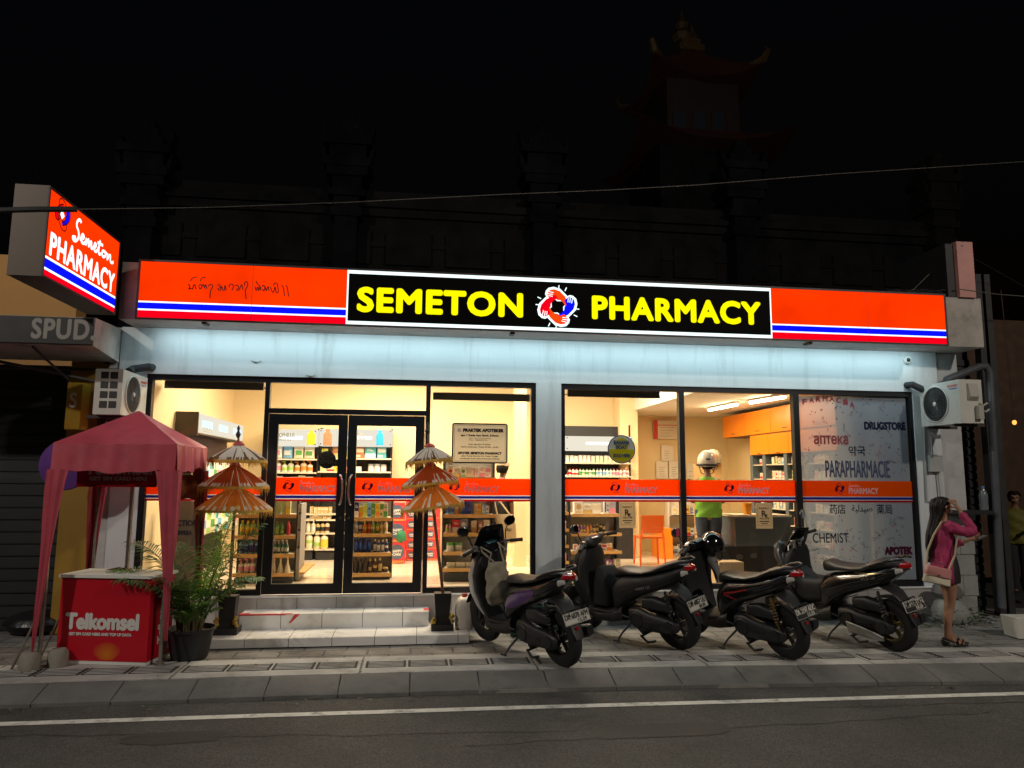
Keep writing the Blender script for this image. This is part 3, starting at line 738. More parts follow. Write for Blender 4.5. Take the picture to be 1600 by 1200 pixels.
q = B(); q.strokes([[(lambda p: (p.x, p.z))(at(200+x/4.444, 380+y/4.444, LY)) for x, y in l] for l in bal], 0.011, SY-.006)
q.obj('script', INKO, t, True)
# brackets under the box
for px, py in ((322, 500), (800, 522), (1262, 538)):
    b = B(); p = at(px, py, SY+.1); b.box(p.x-.025, p.x+.025, SY+.03, SY+.16, 3.065, 3.087); b.obj('bracket', ALUD, t, True)

# projecting double sided sign at the left corner
PX = -3.33; PY0, PY1 = -2.22, -0.62; PZ0, PZ1 = 3.145, 3.985; TH = 0.285
t = thing('projecting_sign', 'backlit red projecting sign box with white script, jutting over the pavement at the left corner', 'sign', (PX-TH/2, (PY0+PY1)/2, PZ0))
BROWN = mat('sign_side_bronze', (0.085, 0.062, 0.047), 0.5, 0.3, var=0.12, vscale=2)
b = B(); b.box(PX-TH, PX-.004, PY0, PY1, PZ0, PZ1); b.bevel(0.004, 1); b.obj('housing', BROWN, t, True)
b = B(); f2 = 0.02
b.box(PX-.004, PX+.010, PY0, PY1, PZ1-f2, PZ1).box(PX-.004, PX+.010, PY0, PY1, PZ0, PZ0+f2).box(PX-.004, PX+.010, PY0, PY0+f2, PZ0+f2, PZ1-f2).box(PX-.004, PX+.010, PY1-f2, PY1, PZ0+f2, PZ1-f2)
b.obj('frame', ALUD, t, True)
# local face frame: u along +y (left to right as read), facing +x
FM = Matrix(((0, -1, 0, PX), (1, 0, 0, PY0), (0, 0, 1, PZ0), (0, 0, 0, 1)))
W_, H_ = PY1-PY0, PZ1-PZ0
def frect(a, c, e, f, y=0.0):
    q = B(); q.M = FM; q.quad((a, y, e), (c, y, e), (c, y, f), (a, y, f)); return q
for nm, a, c, m in (('orange_panel', 0.242, 0.975, E_OR), ('white_stripe', 0.215, 0.242, E_WH), ('blue_stripe', 0.117, 0.215, E_BL), ('white_stripe', 0.090, 0.117, E_WH), ('red_stripe', 0.025, 0.090, E_RD)):
    frect(f2, W_-f2, a*H_, c*H_, -.001).obj(nm, m, t, True)
q = B(); q.M = FM; q.text('PHARMACY', 0.10, W_-.09, 0.275*H_, 0.52*H_, -.004, bold=0.010, sp=1.08); q.obj('lettering', E_WH, t, True)
q = B(); q.M = FM; script_semeton(q, 0.50, W_-.15, 0.60*H_, 0.88*H_, -.004, 0.032); q.obj('lettering', E_WH, t, True)
cx, cz, s = 0.27, 0.79*H_, 0.16
A = hand_poly('arm')
q = B(); q.M = FM
for k in range(4):
    P = rot_pts(A, k, cx, cz, s); q.strokes([P+[P[0]]], 0.012, -.006-k*.002, 1)
q.obj('emblem_outline', INKO, t, True)
for k, m in ((1, E_BL), (3, E_RD)):
    q = B(); q.M = FM; q.poly(rot_pts(A, k, cx, cz, s), -.004-k*.0004); q.obj('emblem_hand', m, t, True)
q = B(); q.M = FM; q.poly([(cx-.045, cz), (cx, cz-.045), (cx+.045, cz), (cx, cz+.045)], -.0025); q.obj('emblem_centre', E_WH, t, True)
b = B(); b.tube([(PX-.14, PY1, PZ1-.15), (PX-.14, -.40, PZ1-.2)], 0.03); b.obj('bracket', ALUD, t, True)
b = B(); b.tube([(PX-.14, PY1, PZ0+.2), (PX-.14, -.40, PZ0+.2)], 0.03); b.obj('bracket', ALUD, t, True)
# dark end housing and pink end of a second projecting box at the right corner
pA = at(1494, 377, -0.5)
RX0 = pA.x; RX1 = at(1519, 377, -0.5).x; RZ1 = pA.z
t = thing('dark_projecting_sign', 'unlit projecting sign box seen end on above the right canopy corner', 'sign', ((RX0+RX1)/2, -.3, 3.8))
b = B(); b.box(RX0, RX1, -0.50, -0.10, 3.80, RZ1); b.bevel(.006, 1); b.obj('housing', mat('faded_pink_panel', (0.52, 0.25, 0.22), 0.55, var=0.12, vscale=3), t, True)
b = B(); b.box(RX0-.12, RX0-.002, -0.44, 0.5, 3.80, RZ1-.02); b.obj('side_panel', DARK, t, True)
b = B(); p = at(1503, 384, -.50); b.lathe([(0.012, 0), (0.012, -.008)], 12, (p.x, -.50, p.z), 'y'); b.obj('bolt', STEEL, t, True)

# ================================================================== air conditioners
def ac(loc, face, D, label, seed):
    """outdoor unit; local -y is the fan face, width along x"""
    Wd, Dp, Hh = D
    t = thing('air_conditioner', label, 'air conditioner', loc, face, 'outdoor air conditioner units')
    b = B(); b.box(-Wd/2, Wd/2, 0, Dp, 0, Hh); b.bevel(0.012, 2); b.obj('casing', mat('ac_casing', (0.58, 0.57, 0.52), 0.45, var=0.08, vscale=4, dirt=(0.3, 0.28, 0.24), dscale=4, damt=0.5), t)
    cx, cz, R_ = -0.07, Hh*0.5, Hh*0.43
    b = B(); b.lathe([(R_, -.001), (R_, -.012), (R_*.96, -.016), (R_*.94, -.004)], 40, (cx, 0, cz), 'y', caps=False); b.obj('fan_ring', WHITEP, t)
    b = B(); b.lathe([(R_*.94, -.002), (0.01, -.002)], 40, (cx, 0, cz), 'y', caps=False); fb = b.obj('fan_opening', mat('ac_dark', (0.01, 0.01, 0.011), 0.6), t)
    b = B()
    for k in range(44):
        a = 2*math.pi*k/44; r0, r1 = R_*.12, R_*.945; tw = 0.5
        P = [(cx+(r0+(r1-r0)*u)*math.cos(a+tw*u), -.010-.012*math.sin(u*math.pi), cz+(r0+(r1-r0)*u)*math.sin(a+tw*u)) for u in (0, .33, .66, 1)]
        b.tube(P, 0.0022, 4, False)
    for r in (0.3, 0.5, 0.7, 0.86):
        b.tube([(cx+R_*r*math.cos(i*math.pi/16), -.016, cz+R_*r*math.sin(i*math.pi/16)) for i in range(33)], 0.0018, 4, False)
    b.obj('fan_grille', mat('ac_grille', (0.10, 0.10, 0.095), 0.5), t)
    b = B(); b.ell((cx, -.016, cz), (R_*.13, .014, R_*.13), 16, 8); b.obj('grille_hub', WHITEP, t)
    b = B(); x1 = Wd/2
    for i in range(2):
        for j in range(4): b.box((-1)**0*(x1*0+(-Wd/2-.004)), -Wd/2+.002, 0.05+i*(Dp-.1)*.52, 0.05+i*(Dp-.1)*.52+(Dp-.1)*.42, 0.07+j*Hh*.215, 0.07+j*Hh*.215+Hh*.15)
    b.obj('coil_guard', mat('coil_dark', (0.03, 0.03, 0.03), 0.5), t)
    q = B(); q.text('SHARP', Wd/2-.20, Wd/2-.03, Hh-.085, Hh-.055, -.002, bold=.0015); q.obj('lettering', mat('ac_red_ink', (0.6, 0.03, 0.03), 0.5), t)
    q = B(); q.text('inverter', Wd/2-.17, Wd/2-.03, Hh-.115, Hh-.095, -.002, bold=.001); q.obj('lettering', mat('ac_blue_ink', (0.05, 0.12, 0.5), 0.5), t)
    for x in (-Wd*.33, Wd*.33): b = B(); b.box(x-.02, x+.02, -.02, Dp+.1, -.035, -.002); b.obj('bracket', ALUD, t)
    return t
ac((-3.14, -0.40, 2.035), rad(90), (0.72, 0.28, 0.49), 'white air conditioner unit left of the shop window, above the red canopy tent', 1)
t = ac((6.74, -0.43, 2.105), rad(-90), (0.72, 0.31, 0.55), 'white air conditioner unit on the right wall beside the drainpipe', 2)
b = B(); Wd = 0.72   # service cover and valves on the end that faces the road
b.hexa([(Wd/2+.002, .10, .28), (Wd/2+.002, .24, .28), (Wd/2+.002, .24, .50), (Wd/2+.002, .10, .50)], [(Wd/2+.05, .11, .33), (Wd/2+.05, .23, .33), (Wd/2+.02, .23, .49), (Wd/2+.02, .11, .49)])
b.box(Wd/2+.002, Wd/2+.06, .20, .27, .05, .22); b.tube([(Wd/2, .26, .25), (Wd/2+.05, .28, .22), (Wd/2+.05, .33, .25)], .014).tube([(Wd/2, .25, .17), (Wd/2+.06, .30, .14), (Wd/2+.06, .34, .17)], .014)
b.obj('service_cover', mat('ac_cover_beige', (0.40, 0.38, 0.33), 0.5, var=.1), t)  # cover and valves in a duller beige than the casing
def pipe(name, pts, r, m, label, cat='pipe', n=12, group=None):
    b = B(); b.tube(pts, r, n); return solo(b, name, m, label, cat, group)
FOAM = mat('black_foam_pipe', (0.022, 0.024, 0.028), 0.75, var=.2, vscale=20)
p = at(238, 574, 0)
pipe('insulated_pipe', [(p.x, .02, p.z), (p.x, -.10, p.z-.01), (p.x-.16, -.16, p.z-.05), (-3.26, -.30, 2.56)], 0.045, FOAM, 'black foam wrapped pipe from the wall to the left air conditioner', group='air conditioner pipes')
p = at(1416, 602, 0)
pipe('insulated_pipe', [(p.x, .02, p.z), (p.x+.02, -.09, p.z), (p.x+.2, -.14, p.z-.10), (6.80, -.13, 2.50)], 0.045, FOAM, 'black foam wrapped pipe entering the wall by the right air conditioner', group='air conditioner pipes')
# small debris of old fixings on the fascia
for px, py, lb in ((400, 565, 'broken cable clip on the fascia, the left one of two'), (485, 587, 'broken cable clip on the fascia just above the doors')):
    p = at(px, py, 0); b = B(); b.tube([(p.x-.05, -.004, p.z+.008), (p.x-.01, -.012, p.z-.004), (p.x+.03, -.006, p.z-.006), (p.x+.06, -.010, p.z+.012)], .004, 6).tube([(p.x-.02, -.003, p.z-.01), (p.x+.02, -.01, p.z-.012)], .006, 6)
    solo(b, 'cable_clip', mat('old_clip', (0.25, 0.25, 0.22), 0.6), lb, 'cable clip', 'cable clips')

# ================================================================== left neighbour
t = thing('neighbour_shop', 'dark closed shop left of the pharmacy with a pale lettered awning board', 'building', (-6, 0.5, GZ))
TAN = mat('tan_render', (0.52, 0.28, 0.09), 0.8, var=.08, vscale=2)
b = B(); b.box(-12, at(122, 450, 1.4).x, 1.4, 1.7, GZ, at(60, 400, 1.4).z); b.obj('wall', TAN, t, True)
b = B(); b.box(-12, -4.05, 0.35, 0.5, GZ, 2.7); b.obj('shutter', mat('dark_shutter', (0.020, 0.022, 0.021), 0.7, var=.3, vscale=2), t, True)
b = B()
for k in range(22): b.box(-12, -4.05, 0.335, 0.351, GZ+.14*k, GZ+.14*k+.012)
b.obj('shutter_slats', DARK, t, True)
YEL = mat('yellow_pillar_paint', (0.33, 0.19, 0.022), 0.6, var=.1, vscale=3)
b = B(); b.box(-4.05, -3.72, 0.10, 0.5, GZ, 2.72); b.bevel(.01, 1); b.obj('pillar', YEL, t, True)
b = B(); b.hexa([(-12, -1.2, 2.70), (-3.28, -1.2, 2.70), (-3.49, -.0, 2.71), (-12, 0, 2.71)], [(-12, -1.2, 2.99), (-3.28, -1.2, 2.99), (-3.49, 0, 3.11), (-12, 0, 3.11)]); b.bevel(.006, 1)
b.obj('awning_slab', CONC, t, True)
b = B(); b.box(-12, -3.29, -1.225, -1.203, 2.71, 2.98); b.obj('awning_board', mat('awning_board_dark', (0.018, 0.017, 0.017), 0.6, var=.2, vscale=3), t, True)
x0, x1, zz0, zz1 = rect(50, 499, 148, 529, -1.23)
q = B(); q.text('SPUD.', x0, x1, zz0, zz1, -1.2265, bold=.009, sp=1.12); q.obj('lettering', mat('spud_grey', (0.28, 0.265, 0.24), 0.7), t, True)
b = B(); b.tube([(-5.0, -1.15, 2.68), (-3.6, -.1, 2.45)], .018, 6).tube([(-6.5, -.15, 2.60), (-3.45, -.12, 2.60)], .02, 6).tube([(-3.9, -1.1, 2.69), (-3.9, -.1, 2.40)], .014, 6); b.obj('awning_strut', ALUD, t, True)
x0, x1, zz0, zz1 = rect(88, 597, 124, 670, -0.4)
t = thing('yellow_lightbox', 'small yellow box sign with a pale letter S beside the left air conditioner', 'sign', ((x0+x1)/2, -.3, zz0))
b = B(); b.hexa([(x0+.10, -.4, zz0), (x1, -.36, zz0), (x1, -.15, zz0), (x0, -.15, zz0)], [(x0+.10, -.4, zz1), (x1, -.36, zz1), (x1, -.15, zz1), (x0, -.15, zz1)]); b.bevel(.005, 1); b.obj('housing', mat('yellow_sign', (0.40, 0.24, 0.015), 0.5, var=.12), t, True)
q = B(); q.M = Matrix.Translation((0, 0, 0)); q.text('S', x0+.14, x0+.21, zz0+.24, zz0+.40, -.412, bold=.004); q.obj('lettering', WHITEP, t, True)
p = at(105, 726, -0.35)
b = B(); b.lathe([(0.27, 0), (0.28, -.02), (0.27, -.05), (0.02, -.055)], 40, (p.x, p.y, p.z), 'y'); solo(b, 'round_sign', mat('purple_sign', (0.11, 0.02, 0.22), 0.5, var=.1), 'round purple sign partly hidden behind the red canopy tent', 'sign')
# black sack on the ground at far left
b = B(); p = gz(20, 1002, GZ); b.ell((p.x, p.y+.5, GZ+.10), (0.35, 0.3, 0.14), 14, 8)
solo(b, 'rubbish_sack', mat('black_plastic_sack', (0.010, 0.010, 0.011), 0.35, bump=.8, bscale=14), 'black rubbish sack on the dark pavement at the far left edge', 'rubbish sack')
# ================================================================== right neighbour: black slatted front, ledge, pipes
t = thing('black_shop_front', 'black slatted timber front right of the pharmacy with a narrow ledge', 'building', (8.5, 0.4, GZ))
BW = mat('black_timber', (0.013, 0.013, 0.015), 0.55, var=.3, vscale=6)
xb0 = at(1500, 700, 0.35).x; xb1 = at(1548, 700, 0.05).x
b = B(); b.box(xb0, xb1, 0.35, 0.45, GZ, 4.2); b.obj('back_board', BW, t, True)
b = B(); 
for k in range(30): b.box(xb0, xb1, 0.325, 0.351, GZ+.08+.115*k, GZ+.08+.115*k+.085)
b.obj('slats', BW, t, True)
zl = at(1510, 797, -.05).z
b = B(); b.box(at(1486, 797, -.05).x, at(1546, 797, -.15).x, -.22, 0.32, zl-.05, zl); b.bevel(.008, 1); b.obj('ledge', mat('dark_ledge', (0.03, 0.03, 0.03), 0.35), t, True)
b = B()
for px in (1552, 1566):
    p = at(px, 800, 0.1); b.box(p.x-.045, p.x+.045, .05, .16, GZ, 4.3)
b.obj('post', mat('dark_post', (0.028, 0.027, 0.027), 0.6, var=.3, vscale=5), t, True)
b = B(); p = at(1550, 800, 2.5); b.box(xb1+.1, xb1+9, 3.5, 3.6, GZ, 4.5); b.obj('back_wall', mat('brown_wall', (.09, .05, .03), 0.8, var=.3), t, True)
b = B(); x0 = at(1478, 860, 0.05).x; x1 = at(1522, 860, 0.05).x; zt = zl-.055
rows = 5; h = (zt-GZ)/rows
for r in range(rows):
    x = x0-(0.19 if r % 2 else 0)
    while x < x1:
        a, c = max(x, x0), min(x+.39, x1)
        if c-a > .03: b.box(a+.004, c-.004, .02+random.uniform(-.006, .006), .25, GZ+r*h+.004, GZ+(r+1)*h-.004)
        x += .39
b.bevel(.006, 1)
solo(b, 'block_wall', mat('concrete_block', (0.30, 0.30, 0.29), 0.9, var=.15, vscale=4, bump=.5, bscale=40, dirt=(.12, .12, .11), dscale=3), 'low grey concrete block wall under the ledge behind the woman', 'wall')
P1, P2, P3, P4 = at(1478, 594, -.12), at(1530, 573, -.12), at(1546, 582, -.12), at(1566, 950, -.12)
b = B(); b.tube([P1, P2, at(1540, 572, -.12), P3, P3+(P4-P3)*.1, P4], .05, 14); b.lathe([(.056, -.05), (.056, .05)], 14, P3+(P4-P3)*.22)
solo(b, 'drainpipe', mat('grey_pvc', (0.085, 0.09, 0.10), 0.35, var=.1), 'thick grey drainpipe with an elbow, right of the air conditioner', 'pipe')
t = thing('meter_box', 'small grey electric meter box with conduits on the right pier', 'meter box', (at(1455, 715, 0).x, 0, at(1455, 735, 0).z))
x0, x1, zz0, zz1 = rect(1449, 712, 1468, 737, 0)
b = B(); b.box(x0, x1, -.07, .045, zz0, zz1); b.bevel(.008, 1); b.obj('case', mat('meter_grey', (.36, .37, .36), .5, var=.1), t, True)
b = B(); xm = (x0+x1)/2
b.tube([(xm-.03, -.03, zz1), (xm-.03, -.03, 1.98)], .012).tube([(x0-.02, -.02, 2.3), (x0-.05, -.02, 1.6), (x0-.06, -.02, 1.12), (xm, -.02, 1.08), (xm+.12, -.02, 1.10)], .010).tube([(xm+.03, -.03, zz0), (xm+.05, -.03, .98), (xm+.15, -.03, .95)], .010)
b.obj('conduit', mat('conduit_grey', (.30, .30, .29), .5), t, True)
# plastic water bottle on the ledge
t = thing('water_bottle', 'clear plastic water bottle standing on the black ledge', 'bottle', (at(1538, 797, -.02).x, -.02, zl))
hB = at(1538, 760, -.02).z-zl
b = B(); b.lathe([(.002, 0), (.052, .004), (.055, .03), (.050, .05), (.055, .07), (.050, .10), (.055, .13), (.055, hB*.62), (.045, hB*.75), (.018, hB*.9), (.018, hB)], 20)
b.obj('bottle_body', mat('clear_pet', (.55, .62, .68), .12, trans=.75), t)
b = B(); b.lathe([(.021, hB-.03), (.021, hB+.005)], 14); b.obj('cap', mat('cap_blue', (.10, .20, .4), .4), t)
# rubbish bags, weeds, debris and a white tub at the foot of the wall
p = gz(1508, 978, GZ)
b = B(); bx = p.x+.02; by = -.30
b.loft([((bx, by, GZ+.0), (.19, 0, 0), (0, .14, 0)), ((bx, by, GZ+.05), (.23, 0, 0), (0, .17, 0)), ((bx-.01, by, GZ+.16), (.22, 0, 0), (0, .17, 0)), ((bx-.04, by, GZ+.26), (.16, 0, 0), (0, .13, 0)), ((bx-.06, by, GZ+.31), (.07, 0, 0), (0, .06, 0))], 18)
for v_ in b.bm.verts: v_.co += Vector((random.uniform(-.014, .014), random.uniform(-.012, .012), random.uniform(-.01, .01) if v_.co.z > GZ+.03 else 0))
solo(b, 'rubbish_bag', mat('grey_sack', (.26, .26, .25), .6, var=.15, bump=.6, bscale=18), 'crumpled grey rubbish bag against the block wall behind the woman', 'rubbish bag', 'grey rubbish bags')
b = B(); b.loft([((bx-.03, by+.02, GZ+.305), (.15, 0, 0), (0, .12, 0)), ((bx-.03, by+.02, GZ+.36), (.19, 0, 0), (0, .14, 0)), ((bx-.05, by+.02, GZ+.44), (.15, 0, 0), (0, .12, 0)), ((bx-.08, by+.02, GZ+.49), (.06, 0, 0), (0, .05, 0))], 16)
for v_ in b.bm.verts: v_.co += Vector((random.uniform(-.012, .012), random.uniform(-.012, .012), random.uniform(-.006, .008)))
solo(b, 'rubbish_bag', mat('dark_grey_sack', (.13, .13, .125), .6, var=.15, bump=.6, bscale=18), 'smaller dark grey bag resting on top of the crumpled grey one', 'rubbish bag', 'grey rubbish bags')
b = B(); p = gz(1592, 998, GZ)
b.hexa([(p.x+.0, p.y, GZ), (p.x+.26, p.y-.05, GZ), (p.x+.29, p.y+.2, GZ), (p.x+.03, p.y+.24, GZ)], [(p.x-.02, p.y-.015, GZ+.225), (p.x+.28, p.y-.065, GZ+.225), (p.x+.31, p.y+.22, GZ+.225), (p.x+.01, p.y+.26, GZ+.225)])
b.bevel(.02, 2)
t = solo(b, 'plastic_tub', mat('white_tub', (.62, .60, .55), .5, var=.08, dirt=(.3, .28, .25), dscale=5), 'white square plastic tub on the pavement at the right edge', 'tub')
def leaf_clump(name, cx, cy, n, R_, H_, m, label, cat, seed):
    rn = random.Random(seed); b = B()
    for k in range(n):
        a = rn.uniform(0, 6.28); r = R_*math.sqrt(rn.random()); x, y = cx+r*math.cos(a), cy+.6*r*math.sin(a); z = GZ+rn.random()**1.5*H_
        l = rn.uniform(.03, .07); an = rn.uniform(0, 6.28); d = Vector((math.cos(an), math.sin(an), rn.uniform(-.4, .8))).normalized()*l; sd = Vector((-math.sin(an), math.cos(an), rn.uniform(-.5, .5))).normalized()*l*.35
        c = Vector((x, y, max(z, GZ+.02))); b.quad(c, c+d*.5+sd, c+d, c+d*.5-sd)
    return tag(b.obj(name, m, smooth=0), label, cat)
WEED = mat('weed_leaf', (.045, .075, .03), .6, var=.4, vscale=30)
p = gz(1500, 985, GZ); o = leaf_clump('weeds', p.x, p.y+.55, 420, .75, .20, WEED, None, None, 3); tag(o, kind='stuff')
b = B(); rn = random.Random(5)
for k in range(60):
    x, y = p.x+rn.uniform(-.3, 1.0), p.y+rn.uniform(.1, .8); s = rn.uniform(.012, .04); a = rn.uniform(0, 6)
    b.hexa([(x+s*math.cos(a+t_), y+s*math.sin(a+t_), GZ) for t_ in (0, 1.4, 3.2, 4.6)], [(x+s*.8*math.cos(a+t_), y+s*.8*math.sin(a+t_), GZ+s*.5) for t_ in (0, 1.4, 3.2, 4.6)])
tag(b.obj('rubble', mat('rubble', (.24, .23, .21), .9, var=.4, vscale=12)), kind='stuff')
# bare bulb on a cord
p = at(1585, 660, 1.6)
t = thing('hanging_bulb', 'bare glowing bulb hanging on a cord in the dark space at the right edge', 'lamp', tuple(p))
b = B(); b.ell((0, 0, 0), (.032, .032, .040)); b.obj('bulb', emit('bulb_glow', (1.0, .36, .07), 2.2), t)
b = B(); b.cyl((0, 0, .03), (0, 0, .08), .016); b.tube([(0, 0, .08), (-.02, 0, .9), (-.05, 0, 2.2)], .006, 6); b.obj('cord', mat('cord_brown', (.08, .04, .03), .6), t)
# ================================================================== temple, boundary wall and piers behind
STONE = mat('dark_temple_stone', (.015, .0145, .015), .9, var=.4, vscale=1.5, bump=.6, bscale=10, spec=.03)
BY = 7.0
def prof(px, py): p = at(px, py, BY); return p.x, p.z
b = B(); xl = at(200, 300, BY).x; xr = at(1440, 320, BY).x; ztop = at(800, 312, BY).z
b.box(xl, xr, BY, BY+.5, GZ, ztop-.6)
b.box(xl, xr, BY-.10, BY+.55, ztop-.6, ztop-.42).box(xl, xr, BY-.2, BY+.6, ztop-.42, ztop-.25).box(xl, xr, BY-.05, BY+.5, ztop-.25, ztop)
z_ = 4.0
while z_ < ztop-.9:
    b.box(xl, xr, BY-.05, BY, z_, z_+.12); z_ += .62
for k in range(14):
    xx = xl+(xr-xl)*(k+.5)/14; b.box(xx-.5, xx+.5, BY-.08, BY, ztop-1.7, ztop-.95)
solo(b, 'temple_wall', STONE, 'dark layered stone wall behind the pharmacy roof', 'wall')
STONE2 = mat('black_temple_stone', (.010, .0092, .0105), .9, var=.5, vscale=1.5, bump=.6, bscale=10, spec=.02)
def pier(px, py_top, lab, wpx=62, m=STONE2):
    c = at(px, 300, BY); top = at(px, py_top, BY).z; wd = wpx*.0142/2; b = B()
    t = thing('temple_pier', lab, 'pier', (c.x, BY, GZ), 0, 'carved piers of the temple wall')
    b.box(c.x-wd*.55, c.x+wd*.55, BY-.45, BY+.4, GZ, top-2.4)
    b.obj('shaft', m, t, True); b = B()
    for (s, a, e) in ((.75, -2.4, -2.2), (.62, -2.2, -1.95), (.9, -1.95, -1.8), (.7, -1.8, -1.5), (1.0, -1.5, -1.3), (1.15, -1.3, -1.1), (.9, -1.1, -.8), (1.2, -.8, -.62), (.8, -.62, -.4), (.5, -.4, -.2), (.28, -.2, 0)):
        b.box(c.x-wd*s, c.x+wd*s, BY-.30-wd*s*.6, BY+wd*s*.6, top+a, top+e)
    for sx in (-1, 1):
        for a in (-1.1, -.6): b.hexa([(c.x+sx*wd*.95, BY-.5, top+a-.15), (c.x+sx*wd*1.2, BY-.5, top+a), (c.x+sx*wd*1.2, BY-.2, top+a), (c.x+sx*wd*.95, BY-.2, top+a-.15)], [(c.x+sx*wd*1.1, BY-.5, top+a+.2), (c.x+sx*wd*1.35, BY-.5, top+a+.32), (c.x+sx*wd*1.35, BY-.2, top+a+.32), (c.x+sx*wd*1.1, BY-.2, top+a+.2)])
    b.bevel(.02, 1); b.obj('carved_cap', m, t, True)
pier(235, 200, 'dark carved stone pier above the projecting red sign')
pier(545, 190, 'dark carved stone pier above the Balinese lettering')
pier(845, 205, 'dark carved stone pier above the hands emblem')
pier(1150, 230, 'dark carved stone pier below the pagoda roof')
pier(1452, 250, 'faintly lit carved stone pier above the right end of the sign', 56, mat('lit_temple_stone', (.014, .0135, .012), .9, var=.3, vscale=2, bump=.6, bscale=10, spec=.05))  # lighter copy of the pier stone, its faint lighting put into the colour
TY = 14.0
t = thing('pagoda_pavilion', 'dark tiled pagoda pavilion with upswept eaves against the night sky', 'building', (10, TY, GZ))
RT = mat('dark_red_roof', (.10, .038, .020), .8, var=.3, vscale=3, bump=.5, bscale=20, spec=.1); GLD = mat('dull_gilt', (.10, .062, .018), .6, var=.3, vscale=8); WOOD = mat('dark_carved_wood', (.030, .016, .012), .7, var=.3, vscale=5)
def T(px, py, Y=TY): p = at(px, py, Y); return p
cxp = T(1090, 200).x-.3; zz = lambda py: T(1090, py).z
def hiproof(b, cx, zb, zt, hw, hd, tw, td, lift):
    n = 24; rings = []
    for j in range(7):
        u = j/6; k = (1-u)**1.12; ring = []
        for i in range(n):
            a = 2*math.pi*i/n; ca, sa = math.cos(a), math.sin(a); q = max(abs(ca), abs(sa)); ux, uy = ca/q, sa/q
            crn = (abs(ux)*abs(uy))**3
            ring.append((cx+ux*(tw+(hw-tw)*k)*(1+.06*crn*(1-u)), TY+uy*(td+(hd-td)*k)*(1+.06*crn*(1-u)), zb+(zt-zb)*u+lift*crn*(1-u)**2))
        rings.append(ring)
    b.rings(rings)
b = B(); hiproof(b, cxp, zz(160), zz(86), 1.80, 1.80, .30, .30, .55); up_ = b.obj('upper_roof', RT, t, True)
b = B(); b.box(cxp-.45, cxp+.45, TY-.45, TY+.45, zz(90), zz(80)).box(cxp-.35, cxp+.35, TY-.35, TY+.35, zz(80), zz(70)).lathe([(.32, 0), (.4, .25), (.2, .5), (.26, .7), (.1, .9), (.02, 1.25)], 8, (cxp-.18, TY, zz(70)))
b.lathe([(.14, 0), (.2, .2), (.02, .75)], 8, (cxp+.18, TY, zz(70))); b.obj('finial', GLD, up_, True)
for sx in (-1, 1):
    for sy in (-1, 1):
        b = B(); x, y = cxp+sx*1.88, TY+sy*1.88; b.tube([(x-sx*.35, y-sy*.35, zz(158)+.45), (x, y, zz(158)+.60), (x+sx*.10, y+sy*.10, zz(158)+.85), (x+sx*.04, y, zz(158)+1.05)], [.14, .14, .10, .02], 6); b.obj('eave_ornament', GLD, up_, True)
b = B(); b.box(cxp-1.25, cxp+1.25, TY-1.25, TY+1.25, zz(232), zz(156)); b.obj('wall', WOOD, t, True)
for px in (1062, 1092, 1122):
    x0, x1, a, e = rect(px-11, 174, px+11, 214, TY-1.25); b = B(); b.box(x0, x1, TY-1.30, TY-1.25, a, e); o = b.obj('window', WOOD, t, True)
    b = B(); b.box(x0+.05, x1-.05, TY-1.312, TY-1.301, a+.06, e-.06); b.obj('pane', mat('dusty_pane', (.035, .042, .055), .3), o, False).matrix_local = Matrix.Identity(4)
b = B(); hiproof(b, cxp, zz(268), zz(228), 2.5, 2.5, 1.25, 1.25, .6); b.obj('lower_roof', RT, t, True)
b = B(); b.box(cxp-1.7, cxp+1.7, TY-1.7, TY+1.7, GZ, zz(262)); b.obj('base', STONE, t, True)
# ================================================================== overhead cables
CAB = mat('cable_black', (.02, .02, .02), .6); CABG = mat('cable_grey', (.075, .07, .06), .6)
def cable(pts, r, m, lab):
    P = []
    for a, c in zip(pts, pts[1:]):
        for k in range(6): P.append(at(a[0]+(c[0]-a[0])*k/6, a[1]+(c[1]-a[1])*k/6, a[2]+(c[2]-a[2])*k/6))
    P.append(at(*pts[-1])); b = B(); b.tube(P, r, 6); solo(b, 'overhead_cable', m, lab, 'cable', 'overhead cables')
cable([(-60, 330, -3.6), (60, 327, -3.55), (120, 327, -3.5)], .022, CAB, 'thick black cable crossing in front of the projecting red sign')
cable([(118, 327, -3.5), (330, 324, -3), (545, 316, -3), (780, 304, -2.5), (950, 297, -2.2), (1090, 289, -2), (1300, 272, -1.6), (1640, 250, -1)], .0042, CABG, 'thin pale cable sagging across the dark temple wall')
cable([(1300, 500, -.3), (1428, 452, -.2), (1448, 432, -.2), (1476, 408, -.1)], .006, CABG, 'pale looped cable rising beside the upright sign at the right corner')
cable([(1500, 452, -.5), (1560, 460, -.5), (1640, 466, -.5)], .007, CABG, 'pale cable leaving the right canopy corner towards the edge')
cable([(1519, 402, -.4), (1560, 425, -.2), (1640, 470, 0)], .004, CAB, 'thin dark cable sloping down from the upright sign')
b = B(); p0 = at(1380, 456, -.4)
for k in range(7):
    pts = []
    for i in range(9): pp = at(1385+i*15, 458+random.uniform(-6, 3), -.42+random.uniform(-.05, .1)); pts.append(pp)
    b.tube(pts, .006, 5)
solo(b, 'cable_tangle', CAB, 'tangle of black cables lying along the right end of the canopy top', 'cables')
